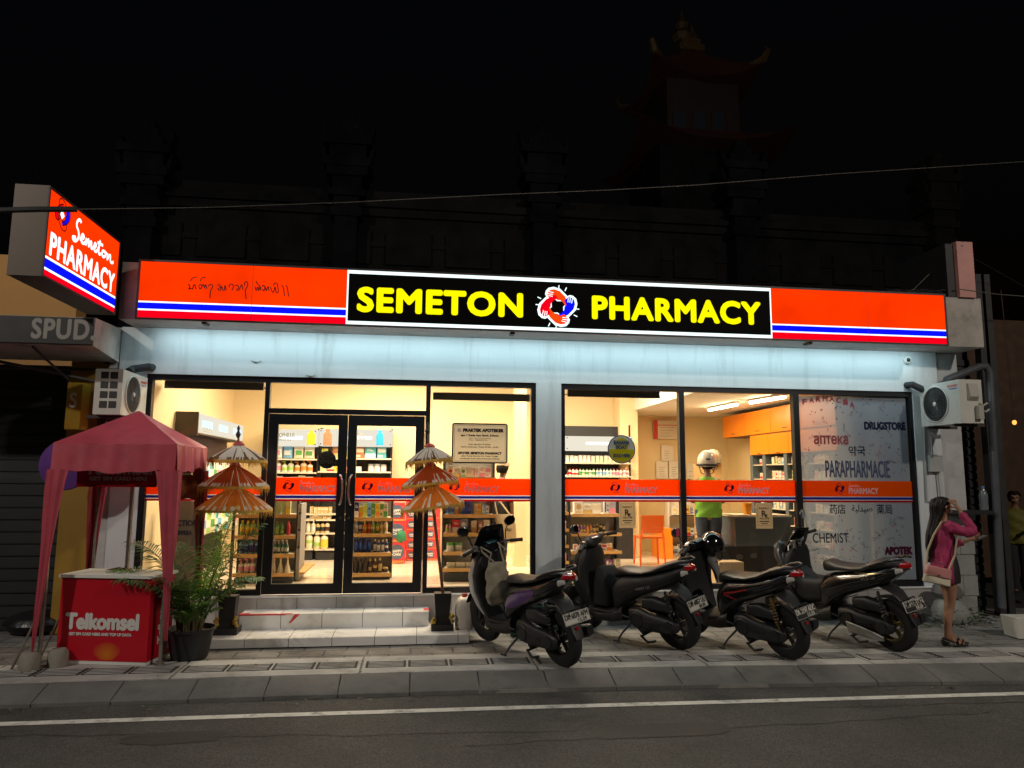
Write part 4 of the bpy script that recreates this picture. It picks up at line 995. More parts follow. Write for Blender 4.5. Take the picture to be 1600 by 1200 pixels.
# ================================================================== shop interior: shelving, stock, people
SH_D = mat('shelf_dark_steel', (0.022, 0.022, 0.023), 0.5); SH_B = mat('shelf_back_grey', (0.30, 0.28, 0.26), 0.6)
SH_W = mat('shelf_wood_edge', (0.62, 0.36, 0.12), 0.5, var=.12, vscale=10); SH_T = mat('shelf_top_pale', (0.66, 0.58, 0.44), 0.5)
def shelf_unit(label, px0, px1, Y, pys, py_top, depth=.38, back=SH_B, side=SH_D, edge=SH_W, base=True, cat='shelf', eh=.045):
    xm = (px0+px1)/2; x0, x1 = at(px0, 830, Y).x, at(px1, 830, Y).x
    zs = [at(xm, py, Y).z for py in pys]; zt = at(xm, py_top, Y).z
    t = thing('shelf_unit', label, cat, ((x0+x1)/2, Y, 0.005), 0, 'pharmacy shelf units')
    b = B(); b.box(x0+.03, x1-.03, Y+depth-.02, Y+depth, .01, zt); b.obj('back_panel', back, t, True)
    for xa in (x0, x1-.03):
        b = B(); b.box(xa, xa+.03, Y+depth*.55, Y+depth+.004, .005, zt+.02); b.obj('upright', side, t, True)
    for z in zs:
        b = B(); b.box(x0+.032, x1-.032, Y+.012, Y+depth-.022, z-.02, z); o = b.obj('shelf_board', SH_T, t, True)
        b = B(); b.box(x0+.005, x1-.005, Y, Y+.012, z-eh, z+.004); b.obj('shelf_edge', edge, o)
    if base:
        b = B(); b.box(x0+.02, x1-.02, Y+.03, Y+depth-.022, .006, max(.05, zs[-1]-eh-.02)); b.obj('base', side, t, True)
    return x0, x1, zs
PM = {}
def pmesh(kind, w_, d_, h, c1, c2):
    va = rs.randrange(4); k = (kind, round(w_, 3), round(d_, 3), round(h, 3), c1, c2, va)
    if k in PM: return PM[k]
    m1 = mat('pack_%02x%02x%02x' % tuple(int(v*255) for v in c1), c1, .4); m2 = mat('pack_%02x%02x%02x' % tuple(int(v*255) for v in c2), c2, .4)
    b = B(); r = w_/2
    if kind == 'bottle':
        b.lathe([(r*.95, 0), (r, .01), (r, h*.66), (r*.75, h*.76), (r*.36, h*.82)], 10); n1 = len(b.bm.faces)
        b.lathe([(r*.42, h*.82), (r*.42, h), (r*.2, h)], 8); n2 = len(b.bm.faces)
        b.lathe([(r*1.015, h*(.2, .1, .34, .16)[va]), (r*1.015, h*(.55, .6, .52, .40)[va])], 10, caps=False)
    elif kind == 'pump':
        b.lathe([(r*.95, 0), (r, .01), (r, h*.6), (r*.4, h*.7)], 10); n1 = len(b.bm.faces)
        b.lathe([(r*.3, h*.7), (r*.3, h*.86)], 8); b.box(-r*.9, r*.3, -r*.25, r*.25, h*.9, h); n2 = len(b.bm.faces); b.lathe([(r*1.015, h*.15), (r*1.015, h*.45)], 10, caps=False)
    elif kind == 'flask':
        b.lathe([(r, 0), (r, h*.12), (r*.3, h*.62), (r*.28, h*.85)], 10); n1 = len(b.bm.faces)
        b.lathe([(r*.34, h*.85), (r*.34, h)], 8); n2 = len(b.bm.faces)
    elif kind == 'jar':
        b.lathe([(r, 0), (r, h*.7)], 10); n1 = len(b.bm.faces); b.lathe([(r*1.03, h*.7), (r*1.03, h)], 10); n2 = len(b.bm.faces)
    elif kind == 'pack':
        b.loft([((0, 0, h*u), (w_/2*s, 0, 0), (0, d_/2*q, 0)) for u, s, q in ((0, 1, .2), (.1, .98, .9), (.5, .97, 1), (.85, .98, .7), (1, 1, .15))], 10, 3.5); n1 = len(b.bm.faces)
        b.box(-w_*.3, w_*.3, -d_*.52, -d_*.3, h*.3, h*.65); n2 = len(b.bm.faces)
    else:
        b.box(-w_/2, w_/2, -d_/2, d_/2, 0, h); n1 = len(b.bm.faces)
        yf, yb_ = -d_/2-.0015, -d_/2-.0003
        if va == 0: b.box(-w_*.42, w_*.42, yf, yb_, h*.52, h*.86).box(-w_*.38, w_*.1, yf, yb_, h*.12, h*.30)
        elif va == 1: b.lathe([(min(w_, h)*.30, yb_), (min(w_, h)*.30, yf)], 12, (0, 0, h*.6), 'y'); b.box(-w_*.4, w_*.4, yf, yb_, h*.08, h*.20)
        elif va == 2: b.box(-w_*.499, w_*.499, yf, yb_, h*.02, h*.42).box(-w_*.3, w_*.3, yf, yb_, h*.66, h*.72).box(-w_*.3, w_*.1, yf, yb_, h*.78, h*.82)
        else: b.box(-w_*.40, -w_*.12, yf, yb_, h*.1, h*.9).box(0, w_*.4, yf, yb_, h*.62, h*.70).box(0, w_*.32, yf, yb_, h*.50, h*.55).box(0, w_*.36, yf, yb_, h*.2, h*.34)
        n2 = len(b.bm.faces)
    b.bm.faces.ensure_lookup_table()
    for i, f in enumerate(b.bm.faces): f.material_index = 1 if n1 <= i < n2 else (1 if i >= n2 and kind != 'bottle' else 0)
    if kind in ('bottle', 'pump'):
        for i, f in enumerate(b.bm.faces):
            if i >= n2: f.material_index = 1
    PM[k] = b.mesh('stock', [m1, m2]); return PM[k]
KN = {'bottle': ('bottle', 'bottle'), 'pump': ('pump_bottle', 'bottle'), 'flask': ('slim_bottle', 'bottle'), 'jar': ('jar', 'jar'), 'pack': ('pouch', 'pouch'), 'box': ('carton', 'box')}
rs = random.Random(11)
def row(xa, xb, y, z, kind, w_, h, cols, label, gap=.008, jit=.06, d_=None):
    """one shelf row; cols: list of (body, trim) used in runs"""
    gap *= .22; h *= 1.17; x = xa+w_/2; i = 0; runs = max(1, round((xb-xa)/(w_+gap)/len(cols)))
    nm, cat = KN[kind]; grp = label if isinstance(label, str) else None
    while x+w_/2 <= xb+.004:
        c1, c2 = cols[min(len(cols)-1, i//runs)]
        o = bpy.data.objects.new(nm, pmesh(kind, w_, d_ or w_*.6, h, c1, c2)); COL.objects.link(o)
        s = 1-rs.random()*jit; o.location = (x+rs.uniform(-.003, .003), y+rs.uniform(-.006, .01), z+.0008); q_ = rs.uniform(.90, 1.06); o.scale = (q_, q_, s*rs.uniform(.96, 1.05)); o.rotation_euler = (0, 0, rs.uniform(-.18, .18))
        tag(o, label, cat, 'rows of '+cat+' stock: '+label if len(label) < 90 else label); x += w_+gap; i += 1
WH = (.72, .68, .60); CR = (.70, .60, .42); GR = (.10, .30, .07); LG = (.35, .52, .12); DG = (.02, .13, .05); BLU = (.04, .10, .40); NV = (.02, .025, .15); LB = (.20, .42, .62); YE = (.75, .55, .05); OR_ = (.75, .24, .03); RE = (.55, .03, .04); PK = (.70, .25, .33); BR = (.06, .025, .015); PU = (.22, .07, .28); TL = (.08, .35, .36); GD = (.55, .38, .14); BK = (.02, .02, .02)
# gondola left of the doors
x0, x1, zs = shelf_unit('low shelf unit of green and blue bottles behind the left side window', 366, 462, 1.0, (804, 837, 866, 896), 782)
m_ = at(409, 830, 1.0).x
row(x0+.05, m_-.03, 1.09, zs[0], 'bottle', .06, .15, [(LG, GR)], 'green bottle on the top visible shelf left of the door frame', .012)
row(m_+.03, x1-.05, 1.09, zs[0], 'box', .062, .17, [((.30, .40, .22), GR), ((.42, .50, .30), LG), ((.58, .62, .35), YE)], 'pale green carton on the top visible shelf behind the left door', .004)
row(x0+.05, m_-.03, 1.09, zs[1], 'bottle', .065, .17, [(LG, YE)], 'lime green bottle on the second shelf left of the door frame', .014)
row(m_+.03, x1-.14, 1.09, zs[1], 'bottle', .058, .15, [(GR, LG)], 'translucent green bottle on the second shelf behind the left door', .010)
row(x1-.13, x1-.05, 1.09, zs[1], 'bottle', .045, .16, [(RE, RE)], 'single red tube at the right end of the green bottles', .012)
row(x0+.05, m_-.03, 1.09, zs[2], 'bottle', .062, .16, [(LB, NV)], 'light blue bottle with dark cap on the third shelf left of the door frame', .010)
row(m_+.03, x1-.05, 1.09, zs[2], 'pump', .05, .155, [(DG, WH)], 'dark green bottle with white cap on the third shelf behind the left door', .008)
row(x0+.05, m_-.03, 1.09, zs[3], 'pump', .07, .16, [(WH, PK)], 'white and pink bottle on the bottom shelf left of the door frame', .02)
row(m_+.03, x1-.05, 1.09, zs[3], 'flask', .08, .18, [(CR, OR_)], 'pale conical bottle on the bottom shelf behind the left door', .03)
# end stand of the gondola with a wedge display
t = thing('end_display', 'grey end panel with a tilted leaflet stand beside the low shelf unit', 'display', (-1.42, 1.3, .005))
b = B(); b.box(-1.545, -1.50, 1.2, 1.65, .005, 1.02); b.obj('panel', SH_B, t, True)
b = B(); b.hexa([(-1.495, 1.15, .10), (-1.42, 1.15, .10), (-1.36, 1.65, .16), (-1.495, 1.65, .16)], [(-1.495, 1.15, .125), (-1.42, 1.15, .125), (-1.36, 1.65, .185), (-1.495, 1.65, .185)]); b.obj('tray', SH_W, t, True)
b = B()
for z in (.45, .68, .90): b.cyl((-1.51, 1.2, z), (-1.51, 1.12, z), .018, n=10)
b.obj('hook', SH_D, t, True)
# gondola behind the right leaf
x0, x1, zs = shelf_unit('shelf unit of sunscreen boxes and dark blue bottles behind the right door', 541, 613, 1.22, (809, 834, 864, 896), 768)
row(x0+.04, x1-.04, 1.32, zs[0], 'box', .055, .19, [(BLU, LB), (NV, WH), (YE, OR_), (LG, YE), (LB, BLU), (GR, LG), (YE, OR_), (CR, GR)], 'upright sun care carton on the top shelf behind the right door', .004, .35)
row(x0+.04, x1-.04, 1.32, zs[1], 'bottle', .055, .165, [(CR, OR_), (LB, WH), (WH, BLU), (OR_, YE), (OR_, RE), (LG, WH), (GR, YE), (CR, GD)], 'orange or pale lotion bottle on the second shelf behind the right door', .008, .25)
row(x0+.04, x0+.34, 1.32, zs[2], 'bottle', .058, .19, [(NV, BLU)], 'tall dark blue bottle on the third shelf behind the right door', .006)
row(x0+.36, x1-.04, 1.32, zs[2], 'bottle', .05, .145, [(NV, WH)], 'short dark blue bottle on the third shelf behind the right door', .006)
row(x0+.04, x1-.12, 1.32, zs[3], 'bottle', .06, .165, [(BR, BK), (BR, GD)], 'brown tanning oil bottle on the bottom shelf behind the right door', .02)
row(x1-.12, x1-.03, 1.32, zs[3], 'jar', .07, .06, [(BR, GD)], 'squat brown jar at the end of the tanning oil row', .02)
# gondola behind the sign plate
x0, x1, zs = shelf_unit('shelf unit of blue cartons and face masks behind the apothecary notice plate', 692, 775, .95, (746, 804, 833, 862, 888), 716)
row(x0+.05, x1-.05, 1.05, zs[0], 'box', .085, .13, [(CR, RE), (WH, GD), (WH, GR), (CR, CR), (WH, PK)], 'white carton in a row just below the apothecary notice', .006, .2)
row(x0+.05, x0+.25, 1.05, zs[1], 'bottle', .05, .17, [(LB, BLU), (OR_, WH)], 'blue and white bottle on the upper shelf beside the umbrella pole', .008)
row(x0+.26, x0+.40, 1.05, zs[1], 'box', .06, .17, [(BLU, NV)], 'dark blue carton on the upper shelf under the right umbrella', .006)
row(x0+.42, x1-.05, 1.05, zs[1], 'box', .05, .13, [(CR, GD), (YE, OR_), (LB, WH), (WH, BLU), (BLU, WH)], 'small upright carton on the upper shelf near the cream tote bag', .012, .3)
row(x0+.13, x0+.36, 1.05, zs[2], 'box', .105, .15, [(RE, WH), ((.2, .2, .25), WH)], 'face mask carton with a round portrait on the middle shelf', .006, .05)
row(x0+.04, x0+.12, 1.05, zs[2], 'bottle', .04, .10, [(PK, LG)], 'tiny pink bottle left of the face mask cartons', .006)
row(x0+.38, x1-.05, 1.05, zs[2], 'box', .085, .145, [(CR, GD), ((.25, .1, .06), CR), (CR, CR)], 'cream carton right of the face mask cartons', .01, .12)
row(x0+.06, x1-.35, 1.05, zs[3], 'jar', .10, .10, [(WH, GR)], 'white jar with green lid on the lower shelf behind the purple scooter', .04)
row(x0+.06, x1-.25, 1.05, zs[4], 'box', .12, .06, [(CR, WH)], 'low cream carton on the bottom shelf behind the purple scooter', .02)
# gondola in the right window
x0, x1, zs = shelf_unit('shelf unit of soaps and small bottles in the right window beside the orange chair', 893, 972, 1.9, (803, 833, 861, 891), 775)
row(x0+.05, x1-.28, 2.0, zs[0], 'box', .14, .15, [(WH, GD), (CR, WH)], 'flat pale carton on the top shelf in the right window', .03, .2)
row(x1-.26, x1-.05, 2.0, zs[0], 'box', .09, .17, [(WH, BLU), ((.4, .42, .45), PK)], 'white and blue carton at the right end of the top shelf in the right window', .012)
row(x0+.05, x1-.20, 2.0, zs[1], 'bottle', .048, .12, [(PU, GD), (PU, YE), (OR_, GD), (BR, GD), (GD, BK), (CR, RE), (PU, PK)], 'small purple or amber bottle on the second shelf in the right window', .008, .2)
row(x0+.05, x1-.05, 2.0, zs[2], 'box', .085, .09, [(CR, PK), (PK, RE), (WH, RE), (CR, OR_), (YE, OR_)], 'small pink and cream soap carton on the third shelf in the right window', .006, .3)
row(x0+.28, x1-.02, 1.96, zs[3], 'box', .12, .13, [(YE, OR_), (YE, RE), (PU, WH), ((.3, .28, .25), CR)], 'yellow or purple patterned carton on the bottom shelf in the right window', .006, .03)
x0b, x1b = at(876, 830, 1.2).x, at(893, 830, 1.2).x
t = thing('shelf_unit', 'narrow shelf end with orange edges just right of the grey pillar', 'shelf', ((x0b+x1b)/2, 1.4, .005), 0, 'pharmacy shelf units')
b = B(); b.box(x1b-.03, x1b, 1.3, 1.75, .005, 1.35); b.obj('upright', SH_D, t, True)
for k, py in enumerate((800, 826, 851, 876)):
    z = at(885, py, 1.3).z; b = B(); b.box(x0b-.15, x1b-.032, 1.22, 1.7, z-.04, z); b.obj('shelf_board', SH_W, t, True)
    row(x0b-.12, x1b-.04, 1.3, z, 'bottle' if k % 2 else 'pack', .055, .13, [(WH, BLU), (CR, GR), (LG, WH)][k % 3:]+[(WH, PK)], ('blue and white pouch on the top', 'small bottle on the second', 'green and white pouch on the third', 'pale bottle on the lowest')[k]+' board of the narrow shelf by the pillar', .006, .2)
b = B(); b.box(x0b-.2, x1b-.032, 1.72, 1.74, .005, 1.35); b.obj('back_panel', SH_B, t, True)
# tall wall units at the back with lit header panels
E_HD = emit('header_glow', (1.0, .92, .76), .95); E_HDB = emit('header_hot', (1.0, 1.0, 1.0), 1.6)
def wall_unit(label, px0, px1, Y, pys, hd, top, rows_, base_py=None):
    x0, x1, zs = shelf_unit(label, px0, px1, Y, pys, top, .34, SH_D, SH_D, SH_T, base_py is not None, eh=.02)
    t = [o for o in COL.objects if o.get('label') == label][0]
    a, c = at((px0+px1)/2, hd[1], Y).z, at((px0+px1)/2, hd[0], Y).z
    return t, x0, x1, zs, a, c
def header(t, x0, x1, a, c, Y, words=(), art=None, hot=True):
    b = B(); b.box(x0, x1, Y-.03, Y+.3, a, c); o = b.obj('light_panel', E_HD, t, True); o['label'] = 'backlit header panel with product advert'
    if hot:
        b = B(); n = 20
        b.loft([((x0+(x1-x0)*.5, Y-.0315, a+(c-a)*.45), (.0, .001, 0), (0, 0, .0)) for _ in ()] or [((x0+(x1-x0)*.30, Y-.032, a+(c-a)*.5), (0, .0012, 0), (0, 0, (c-a)*.10)), ((x0+(x1-x0)*.72, Y-.032, a+(c-a)*.5), (0, .0012, 0), (0, 0, (c-a)*.10))], 8); b.obj('tube_glow', E_HDB, o)
    for (s_, u0, u1, v0, v1, m) in words:
        q = B(); q.text(s_, x0+(x1-x0)*u0, x0+(x1-x0)*u1, a+(c-a)*v0, a+(c-a)*v1, Y-.036, bold=.003); q.obj('lettering', m, o)
    for (u0, u1, v0, v1, m) in (art or ()):
        q = B(); q.loft([((x0+(x1-x0)*(u0+u1)/2, Y-.034, a+(c-a)*(v0+(v1-v0)*k)), ((x1-x0)*(u1-u0)/2*s, 0, 0), (0, .003, 0)) for k, s in ((0, .9), (.05, 1), (.7, 1), (.8, .7), (.82, .5), (1, .5))], 12, 4); q.obj('printed_pack', m, o)
    q = B()
    for x in (x0+.03, x1-.03):
        for z in (a+.03, c-.03): q.cyl((x, Y-.03, z), (x, Y-.045, z), .012, n=8)
    q.obj('stud', STEEL, o)
GREYI = mat('advert_grey', (.25, .27, .26), .5)
lab = 'tall wall shelf with lit header and pale bottles seen through the left door'
t, x0, x1, zs, a, c = wall_unit(lab, 408, 491, 3.6, (717, 738, 758, 803, 812, 833, 858), (671, 697), 670, 0, 880)
header(t, x0, x1-.01, a, c, 3.6, (('ACIDOPHILUS', .08, .56, .52, .78, GREYI), ('strong natural care', .12, .5, .32, .40, GREYI)), ((.80, .97, .08, .95, mat('advert_yellow', (.75, .55, .02), .5)),))
row(x0+.1, x1-.05, 3.7, zs[0], 'pack', .17, .20, [(WH, PK), (LB, WH), (CR, GR)], 'flat pale pack on the top shelf below the lit yellow advert', .02, .2)
row(x0+.05, x1-.05, 3.7, zs[1], 'pump', .10, .22, [(WH, PK), (WH, LG), (CR, OR_), (WH, OR_)], 'white bottle on the second shelf below the lit yellow advert', .02, .3)
row(x0+.05, x1-.04, 3.7, zs[2], 'box', .12, .14, [(WH, CR), (CR, GD)], 'pale carton just above the orange film behind the left door', .01, .2)
lab = 'dark wall shelf with lit header of a blue bottle, behind the open sign'
t, x0, x1, zs, a, c = wall_unit(lab, 492, 609, 3.6, (716, 737, 755, 803, 812, 833, 858), (671, 697), 670, 0, 880)
header(t, x0+.01, x1, a, c, 3.6, (('shine', .46, .60, .62, .80, GREYI), ('hair care', .46, .62, .40, .52, GREYI)), ((.78, .88, .06, .96, mat('advert_blue', (.02, .30, .62), .4)), (.06, .18, .0, .98, mat('advert_brown', (.45, .20, .10), .5))))
row(x0+.05, x0+.2, 3.7, zs[0], 'box', .10, .14, [(YE, LG)], 'yellow carton on the top shelf left of the open sign', .02)
row(x0+.24, x1-.04, 3.7, zs[0], 'box', .17, .17, [((.40, .14, .06), GD), (LG, YE), ((.40, .14, .06), CR), (TL, WH)], 'orange brown or green carton on the top shelf behind the right door', .05)
row(x0+.03, x1-.4, 3.7, zs[1], 'box', .11, .075, [(CR, LG), (CR, RE), (YE, OR_), (PK, RE), (WH, WH)], 'small square carton in the lit row behind the open sign', .03)
row(x1-.4, x1-.03, 3.7, zs[1], 'jar', .10, .11, [(WH, (.3, .3, .3))], 'round white tub in the lit row behind the right door', .02)
row(x0-.1, x0+.30, 3.65, zs[3], 'box', .06, .10, [(GD, CR)], 'slim amber carton on the back wall shelf between the doors', .004)
row(x0-.1, x0+.30, 3.65, zs[4], 'box', .07, .09, [(CR, GD), (GD, WH)], 'small cream carton on the back shelf strip between the doors', .004)
row(x0-.15, x0+.30, 3.65, zs[5], 'pump', .075, .20, [(CR, WH), (GD, BK), (CR, BR)], 'cream pump bottle on the back shelf between the doors', .008)
row(x0-.15, x0+.30, 3.65, zs[6], 'bottle', .12, .27, [(CR, LG), (CR, YE)], 'large cream bottle on the lowest back shelf between the doors', .01, .25)
lab = 'dark wall shelf with lit blank header seen right of the grey pillar'
t, x0, x1, zs, a, c = wall_unit(lab, 868, 992, 3.4, (723, 744, 770), (682, 704), 664, 0, 880)
header(t, x0, x0+.14, a, c, 3.4, hot=False); header(t, x0+.17, x1-.02, a, c, 3.4)
row(x0+.12, x1-.25, 3.5, zs[0], 'jar', .075, .11, [(WH, WH), (CR, WH)], 'white pill jar in the upper row right of the grey pillar', .006)
row(x0+.12, x1-.03, 3.5, zs[1], 'bottle', .06, .12, [(WH, RE), (WH, GR), (WH, LB), (WH, PK)], 'white vitamin bottle in the lower row right of the grey pillar', .006)
# left wall shelving running back, with lit headers, seen over the tent
YA = 1.0
xa = at(310, 660, YA).x; xw = at(268, 660, YA).x
zt, zb_ = at(300, 643, YA).z, at(300, 678, YA).z
t = thing('shelf_unit', 'long wall shelf running back along the left wall with lit headers and hanging packs', 'shelf', ((xa+xw)/2, YA, .005), 0, 'pharmacy shelf units')
b = B(); b.box(-3.13, xa-.004, YA, YA+.03, zb_-.02, zt); b.obj('end_panel', mat('dark_end_panel', (.060, .048, .032), .6), t, True)
b = B(); b.box(-3.13, xa-.01, YA+.031, 3.55, zb_, zb_+.02); b.obj('canopy', SH_D, t, True)
b = B(); b.box(-3.13, -3.09, YA+.05, 3.55, .01, zb_); b.obj('back_panel', SH_D, t, True)
for k in range(3):
    ya, yb = YA+.04+k*.84, YA+.04+k*.84+.80; b = B(); b.box(xa-.03, xa, ya, yb, zb_+.03, zt-.02); o = b.obj('light_panel', E_HD, t, True)
    q = B(); q.quad((xa+.002, ya+.12, zb_+.10), (xa+.002, yb-.15, zb_+.10), (xa+.002, yb-.15, zb_+.2), (xa+.002, ya+.12, zb_+.2)); q.obj('tube_glow', emit('header_cool', (.75, .95, 1.0), 1.3), o)
    q = B(); q.M = Matrix(((0, -1, 0, xa+.003), (1, 0, 0, ya), (0, 0, 1, 0), (0, 0, 0, 1))); k == 0 and (q.text('ACELTA', .15, .62, zb_+.045, zb_+.10, -.001, bold=.003), q.obj('lettering', GREYI, o))
rg = 0
for py, z_ in ((0, 1.38), (0, 1.03), (0, .68)):
    for k in range(12):
        y = 1.15+k*.195; c1, c2 = rs.choice([(WH, LB), (WH, TL), (LG, WH), (WH, PK), (CR, GR), (TL, WH)])
        o = bpy.data.objects.new('pouch', pmesh('pack', .19, .05, .30, c1, c2)); COL.objects.link(o); o.location = (xa-.02, y, z_-.1); o.rotation_euler = (0, 0, rad(70)+rs.uniform(-.15, .15))
        tag(o, ('pack hanging in the top row along the left wall', 'pack hanging in the middle row along the left wall', 'pack hanging in the lowest row along the left wall')[rg], 'pouch', 'hanging packs, row %d' % (rg+1))
    rg += 1
b = B()
for z in (1.56, 1.19, .83): b.box(-3.09, xa-.06, 1.1, 3.4, z-.01, z)
b.obj('rail', SH_D, t, True)
# grey poster board behind the palm
x0, x1, z0, z1 = rect(262, 783, 312, 905, .55)
t = thing('poster_board', 'grey standing poster board with dark lettering behind the potted palm', 'poster', ((x0+x1)/2, .55, .005))
b = B(); b.box(x0, x1, .55, .58, .01, z1); b.bevel(.01, 2); b.obj('board', mat('poster_grey', (.24, .235, .23), .5), t, True)
q = B(); w_ = x1-x0; q.text('ACTION', x0+.05, x1-.04, z1-.30, z1-.235, .546, bold=.005); q.text('FORMULA', x0+.08, x1-.10, z1-.41, z1-.36, .544, bold=.004)
q.obj('lettering', mat('poster_ink', (.03, .04, .10), .5), t, True)
# red cartons stacked at the back
RC = mat('red_carton', (.62, .035, .045), .5, var=.08, vscale=6); RCS = mat('carton_seal', (.08, .10, .16), .5); RCO = mat('carton_orange', (.62, .22, .06), .5)
def red_box(x, y, z, w_, h, d_, label, seal=True):
    t = thing('red_carton', label, 'box', (x, y, z), rs.uniform(-.05, .05), 'stacked red cartons')
    b = B(); b.box(-w_/2, w_/2, 0, d_, .001, h-.002); b.bevel(.006, 1); b.obj('carton', RC, t)
    if seal:
        b = B(); b.lathe([(h*.36, -.001), (h*.36, -.004)], 18, (-w_*.1, 0, h*.55), 'y'); o = b.obj('round_label', RCS, t)
        q = B(); q.text('HAPPY', -w_*.1-h*.26, -w_*.1+h*.26, h*.53, h*.66, -.005, bold=.002); q.text('CARE', -w_*.1-h*.2, -w_*.1+h*.2, h*.38, h*.49, -.005, bold=.002); q.obj('lettering', WHITEP, o)
    b = B(); b.box(-w_/2+.01, w_/2-.01, -.003, -.001, .01, h*.14); b.obj('tape_band', RCO, t)
def stack(px0, px1, Y, pys, nm):
    for i, (pa, pb) in enumerate(zip(pys[1:], pys)):
        x0, x1, z0, z1 = rect(px0, pa, px1, pb, Y)
        red_box((x0+x1)/2, Y, z0, (x1-x0)*.985, z1-z0, .42, '%s red carton in the %s' % (('lowest', 'second', 'third', 'fourth', 'fifth', 'sixth', 'seventh')[i], nm), i != 9)
def zfloor(px, Y): # photo row where the floor is at depth Y
    a, c = 700.0, 1000.0
    for _ in range(40):
        m = (a+c)/2
        if at(px, m, Y).z > .006: a = m
        else: c = m
    return a
f0 = zfloor(622, 3.05); stack(611, 633, 3.05, [f0, 848, 815, 786], 'nearer stack, seen through the right door')
f0 = zfloor(644, 3.45); stack(634, 656, 3.45, [f0, 860, 844, 829, 812, 796, 781], 'rear stack beside the door jamb')
f0 = zfloor(676, 3.45); stack(662, 688, 3.45, [f0, 858, 843, 827, 811, 795, 780], 'stack seen left of the right umbrella pole')
p = at(625, 847, 2.98); b = B(); b.ell((p.x+.02, 2.96, at(625, 838, 2.96).z), (.09, .05, .09), 10, 7)
for v_ in b.bm.verts: v_.co += Vector((rs.uniform(-.015, .015), rs.uniform(-.01, .01), rs.uniform(-.012, .012)))
solo(b, 'green_bag', mat('green_bag', (.02, .17, .07), .5), 'crumpled green bag lying against the nearer stack of red cartons', 'bag')

# blinds, fluorescent tubes, cabinets on the right
BLN = mat('blind_case', (.30, .20, .11), .6); BLN2 = mat('blind_case_dark', (.040, .036, .032), .5)
for px0, py0, px1, py1, Y, lab in ((257, 594, 412, 608, .22, 'rolled blind at the top of the left side window'), (677, 601, 828, 626, .22, 'rolled blind above the apothecary notice plate'), (887, 605, 1031, 621, .22, 'rolled blind right of the grey pillar')):
    x0, x1, z0, z1 = rect(px0, py0, px1, py1, Y); t = thing('roller_blind', lab, 'blind', ((x0+x1)/2, Y, z0), 0, 'rolled window blinds')
    b = B(); b.box(x0, x1, Y+.03, Y+.30, z0+.05, z0+.10); b.obj('cassette', BLN, t, True)
    b = B(); b.box(x0, x1, Y, Y+.02, z0, z0+.088); b.obj('front_strip', BLN2, t, True)
E_TB = emit('tube_white', (1.0, .80, .46), 60)
for (pa, pb, Ya, Yb, lab) in (((1108, 643), (1152, 631), 2.75, 1.75, 'lit fluorescent tube nearer the middle of the orange cabinets'), ((1172, 625), (1226, 612), 1.45, .62, 'lit fluorescent tube nearest the window over the orange cabinets')):
    A_, C_ = at(*pa, Ya), at(*pb, Yb); zt = 2.545
    A_.z = C_.z = zt; t = thing('fluorescent_light', lab, 'lamp', tuple((A_+C_)/2), 0, 'fluorescent ceiling lights')
    b = B(); b.cyl(A_, C_, .017, n=12); b.obj('tube', E_TB, t, True)
    d = (C_-A_).normalized(); b = B(); sd = Vector((-d.y, d.x, 0))*.03; up = Vector((0, 0, .022))
    b.hexa([A_-sd+up, C_-sd+up, C_+sd+up, A_+sd+up], [A_-sd+up*2.4, C_-sd+up*2.4, C_+sd+up*2.4, A_+sd+up*2.4]); b.obj('batten', WHITEP, t, True)
ORC = mat('orange_laminate', (.88, .25, .012), .3); ORD = mat('cabinet_seam', (.10, .035, .01), .6)
CX = 5.70
def ycab(px): # depth where the cabinet face meets photo column px
    a, c = -.5, 8.0
    for _ in range(40):
        m = (a+c)/2
        if at(px, 700, m).x < CX: a = m
        else: c = m
    return a
ya, yb, yc = ycab(1130), ycab(1172), .25
zu0 = at(1130, 685, ya).z; zu1 = at(1130, 652, ya).z; zl1 = at(1172, 679, yb).z; zl0 = at(1172, 711, yb).z
t = thing('orange_cabinets', 'glossy orange wall cabinets in two tiers along the right wall', 'cabinet', (CX+.2, 2, zl0), 0)
b = B(); b.box(CX+.02, 6.148, yc, ya, zu0, zu1); b.box(CX+.02, 6.148, yc, yb, zl0, zl1-.002); b.obj('carcass', ORD, t, True)
n = 4
for k in range(n):
    y0, y1 = yc+(ya-yc)*k/n, yc+(ya-yc)*(k+1)/n; b = B(); b.box(CX, CX+.018, y0+.006, y1-.006, zu0+.004, zu1); b.bevel(.003, 1); o = b.obj('cabinet_door', ORC, t, True)
    b = B(); b.box(CX-.012, CX-.001, (y0+y1)/2-.07, (y0+y1)/2+.07, zu0+.05, zu0+.06); b.obj('handle', SH_D, o)
for k in range(4):
    y0, y1 = yc+(yb-yc)*k/4, yc+(yb-yc)*(k+1)/4; b = B(); b.box(CX, CX+.018, y0+.005, y1-.005, zl0, zl1-.03); b.bevel(.003, 1); o = b.obj('cabinet_door', ORC, t, True)
    b = B(); b.box(CX-.012, CX-.001, (y0+y1)/2-.05, (y0+y1)/2+.05, zl0+.01, zl0+.02); b.obj('handle', SH_D, o)
